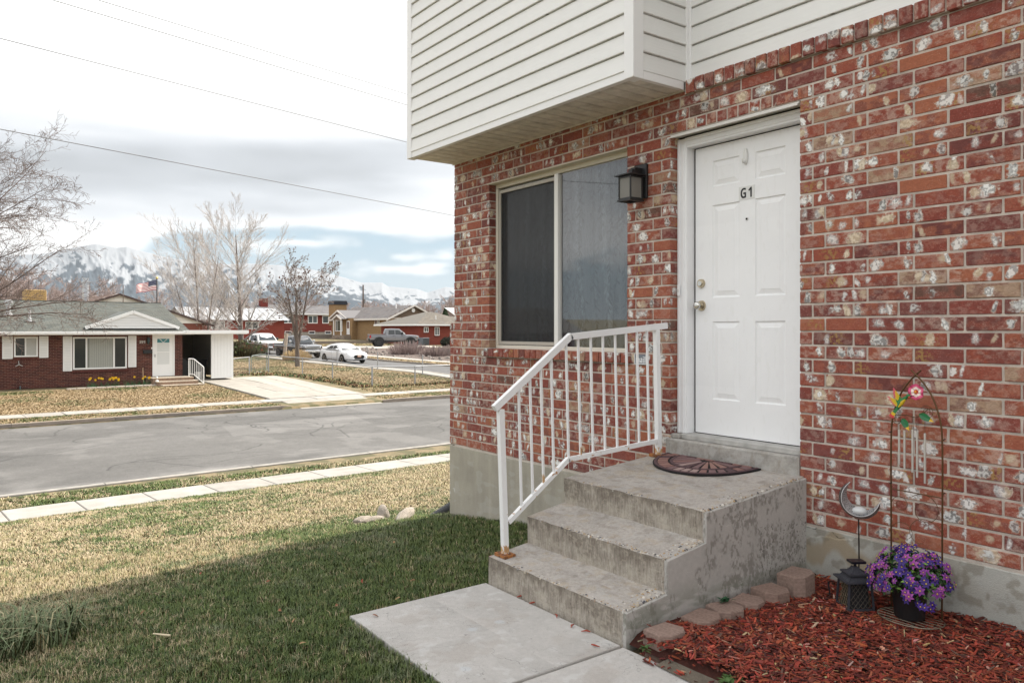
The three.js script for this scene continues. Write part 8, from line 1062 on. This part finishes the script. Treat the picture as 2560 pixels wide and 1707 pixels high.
{ // far lawns: front yard, verge and corner lot
  const r = rng(777), ms = [[], []], cs = [[], []], q = new THREE.Quaternion(), add = (M, T, s, g) => { const p = W(M, T, prof(M) - 0.035); q.setFromAxisAngle(V(0, 1, 0), r() * 6.283); const k = r() < 0.5 ? 0 : 1; ms[k].push(new THREE.Matrix4().compose(p, q.clone(), V(s * 1.3, s, s * 1.3))); const b = 0.8 + 0.4 * r(); cs[k].push((r() < g ? (r() < 0.7 ? [0.125, 0.145, 0.048] : [0.085, 0.115, 0.035]) : r() < 0.6 ? [0.43, 0.325, 0.19] : [0.33, 0.24, 0.13]).map(v => v * b)); };
  const gr = (M, T) => sst(0.5, 0.68, fbm(M * 0.5 + 7, T * 0.5, 5)) * 0.7;
  for (let i = 0; i < 42000; i++) { const M = 31.85 + r() * 7.2, T = -4 + r() * 17.75; let g = gr(M, T) * 0.7 + 0.9 * sst(1.1, 0.1, Math.abs(M - 38.5) + (T > 7 ? 0.5 : 0) + 0.8 * (fbm(T, M, 3) - 0.4)); if (M > 37.9 && T > 7 && r() < 0.25) continue; add(M, T, 0.8 + 0.6 * r(), g); }
  for (let i = 0; i < 7000; i++) { const M = 29.42 + r() * 1.46, T = r() < 0.7 ? -5 + r() * 18.4 : 18.2 + r() * 9; add(M, T, 0.9 + 0.6 * r(), 0.18 + 0.5 * sst(0.5, 0.6, fbm(T * 0.8, 3 + M, 3))); }
  for (let i = 0; i < 3500; i++) { const M = 31.85 + r() * 2.0, T = 19.3 + r() * 7; add(M, T, 1 + 0.6 * r(), 0.3); }
  for (let i = 0; i < 45000; i++) { const M = 34 + r() * 33, T = (M > 46 ? 17 : 20.2) + r() * (M > 46 ? 9.3 : 6.1); add(M, T, 1.0 + 0.8 * r(), gr(M, T) * 0.75 + 0.25 * sst(50, 62, M) + 0.08); }
  for (let i = 0; i < 2600; i++) { const M = 60 + r() * 30, T = 27.52 + r() * 0.2; add(M, T, 2.5, 0.5); } for (let i = 0; i < 7000; i++) { const M = 82 + r() * 14, T = 37 + r() * 21; add(M, T, 1.6 + r(), 0.35); } for (let i = 0; i < 3000; i++) { const M = 35 + r() * 38, T = 33.45 + r() * 1.5; add(M, T, 2.4, 0.15); }
  for (const k of [0, 1]) tag(instanced('yard_grass', tuftGeo(50 + k, 10, 0.011, 0.042, 0.05, 0.85), vmat(0.85), ms[k], cs[k]), 'dormant tan grass of the yards across the street', 'grass', null, 'stuff');
}
// ---- overhead wires and poles along the street
{
  // each wire runs level, diagonally over the street, between a pole on our left and one behind the building
  const camP = (px, py, Z) => { const X = (px - 1280) / 1950 * Z, p = V(0.58975 * X - 0.80760 * Z, EYE + (824 - py) / 1950 * Z, CAMZ - 0.80760 * X - 0.58975 * Z); return p; };
  const wire = (ax, ay, bx, by, Z0, label) => { const h = (824 - ay) / 1950 * Z0, A = camP(ax, ay, Z0), B = camP(bx, by, h * 1950 / (824 - by)), D = B.clone().sub(A).normalize(), p = []; for (let i = 0; i <= 40; i++) { const q = A.clone().addScaledVector(D, lerp(-22, 46, i / 40)); p.push([q.x, q.y, q.z]); } single('overhead_wire', gb().tube(p, 0.0105, 5).geo(), mat(0.17, 0.17, 0.175, 0.6), label, 'wire'); return p; };
  wire(245, 0, 1012, 234, 19.5, 'uppermost overhead wire crossing the sky'); wire(131, 0, 1012, 261, 18, 'overhead wire just below the uppermost one'); const w3 = wire(0, 96, 1012, 354, 18, 'middle overhead wire below the two power wires'); wire(0, 323, 1135, 539, 18, 'lowest overhead cable above the street');
  for (const [q, l] of [[w3[0], 'utility pole beside the street outside the lawn'], [w3[40], 'utility pole behind the apartment building']]) { const [M, T] = MT(q[0], q[2]), o = thing('utility_pole', l, 'pole'), y = groundY(M, T); o.position.set(q[0], y, q[2]); part(o, 'shaft', gb().tube([[0, -0.3, 0], [0, 11.4, 0]], [0.16, 0.11], 10).geo(), bark(0.12, 0.085, 0.065)); part(o, 'crossarm', boxG(-1.3, 1.3, 10.3, 10.42, -0.06, 0.06), bark(0.13, 0.09, 0.07)); }
  const up = (M, T, h, l) => { const o = thing('utility_pole', l, 'pole'); atNB(o, M, T, prof(M)); part(o, 'shaft', gb().tube([[0, -0.3, 0], [0, h, 0]], [0.2, 0.15], 8).geo(), bark(0.12, 0.09, 0.08)); part(o, 'transformer', gb().tube([[0.35, h * 0.62, 0], [0.35, h * 0.62 + 0.9, 0]], 0.25, 10).geo(), mat(0.2, 0.2, 0.21, 0.6)); }; up(150, 86.5, 10.5, 'distant utility pole rising behind the tan house chimney'); up(165, 105, 6.2, 'short distant pole with a transformer behind the tan house roof');
}
// ================================================================ MOUNTAINS
{
  const sil = [[-900, 700], [-500, 640], [-200, 655], [0, 640], [120, 632], [190, 616], [240, 608], [292, 618], [315, 615], [354, 627], [395, 638], [436, 646], [500, 652], [560, 660], [622, 658], [690, 662], [740, 668], [784, 674], [858, 693], [903, 706], [955, 706], [971, 716], [1042, 722], [1068, 731], [1113, 717], [1160, 722], [1260, 705], [1500, 720], [2000, 700], [2600, 720]];
  const topAt = px => { for (let i = 1; i < sil.length; i++) if (px <= sil[i][0]) { const a = sil[i - 1], b = sil[i]; return lerp(a[1], b[1], clamp((px - a[0]) / (b[0] - a[0]))); } return 720; };
  // ridged height field in (bearing, distance); crest heights follow the skyline bearings
  const build = (name, D0, D1, crest, N, K, seed, snowLine) => {
    const pos = [], col = [], idx = []; const C = [0.80760, 0.58975];
    const hgt = (px, k) => { const t = k / K, u = (px - 1280) / 1950, R = lerp(D0, D1, t), top = crest(px, R), rid = 1 - Math.abs(2 * fbm(px / 95 + seed, t * 2.6 + seed, 5) - 1), rid2 = 1 - Math.abs(2 * fbm(px / 26 + seed * 2, t * 7, 4) - 1); const env = t < 0.72 ? Math.pow(t / 0.72, 1.25) : 1 - (t - 0.72) * 1.5; return 60 + top * clamp(env) * (t < 0.72 ? lerp(0.62 + 0.30 * rid + 0.12 * rid2, 1, Math.pow(t / 0.72, 3)) : 1); };
    for (let k = 0; k <= K; k++) for (let i = 0; i <= N; i++) { const px = lerp(-420, 1560, i / N), u = (px - 1280) / 1950, t = k / K, R = lerp(D0, D1, t), Zc = R, Xc = u * R; const wx = C[1] * Xc - C[0] * Zc, wz = CAMZ - C[0] * Xc - C[1] * Zc; const h = hgt(px, k); pos.push(wx, h, wz);
      const g = (hgt(px + 10, k) - hgt(px - 10, k)) / 160, frac = (h - 60) / Math.max(crest(px, R), 1), n = fbm(px / 17 + t * 9 + 3, t * 26 - px / 40 + seed, 6), n2 = fbm(px / 60, t * 5 + 9, 3); let s = sst(snowLine - 0.025, snowLine + 0.025, frac + (n - 0.5) * 1.15 + (n2 - 0.5) * 0.45 - g * 0.2); const c = mix3([0.026, 0.042, 0.062], [0.235, 0.25, 0.275], s); col.push(...c); }
    for (let k = 0; k < K; k++) for (let i = 0; i < N; i++) { const a = k * (N + 1) + i; idx.push(a, a + 1, a + N + 1, a + 1, a + N + 2, a + N + 1); }
    const g = new THREE.BufferGeometry(); g.setAttribute('position', new THREE.Float32BufferAttribute(pos, 3)); g.setAttribute('color', new THREE.Float32BufferAttribute(col, 3)); g.setAttribute('uv', new THREE.Float32BufferAttribute(new Float32Array(pos.length / 3 * 2), 2)); g.setIndex(idx); g.computeVertexNormals(); struct(name, g, vmat(0.95));
  };
  build('mountains', 12500, 19500, (px, R) => (824 - topAt(px) ) / 1950 * (12500 + 7000 * 0.72) - 58, 900, 90, 4.3, 0.63);
  build('foothills', 8200, 11000, (px, R) => Math.max(12, (46 + 34 * fbm(px / 150 + 2, 3, 4) + 20 * sst(620, 760, px) * sst(980, 800, px) - 26 * sst(900, 1100, px)) / 1950 * 10200 - 55), 420, 24, 9.1, 1.3);
}
renderer.render(scene, camera);
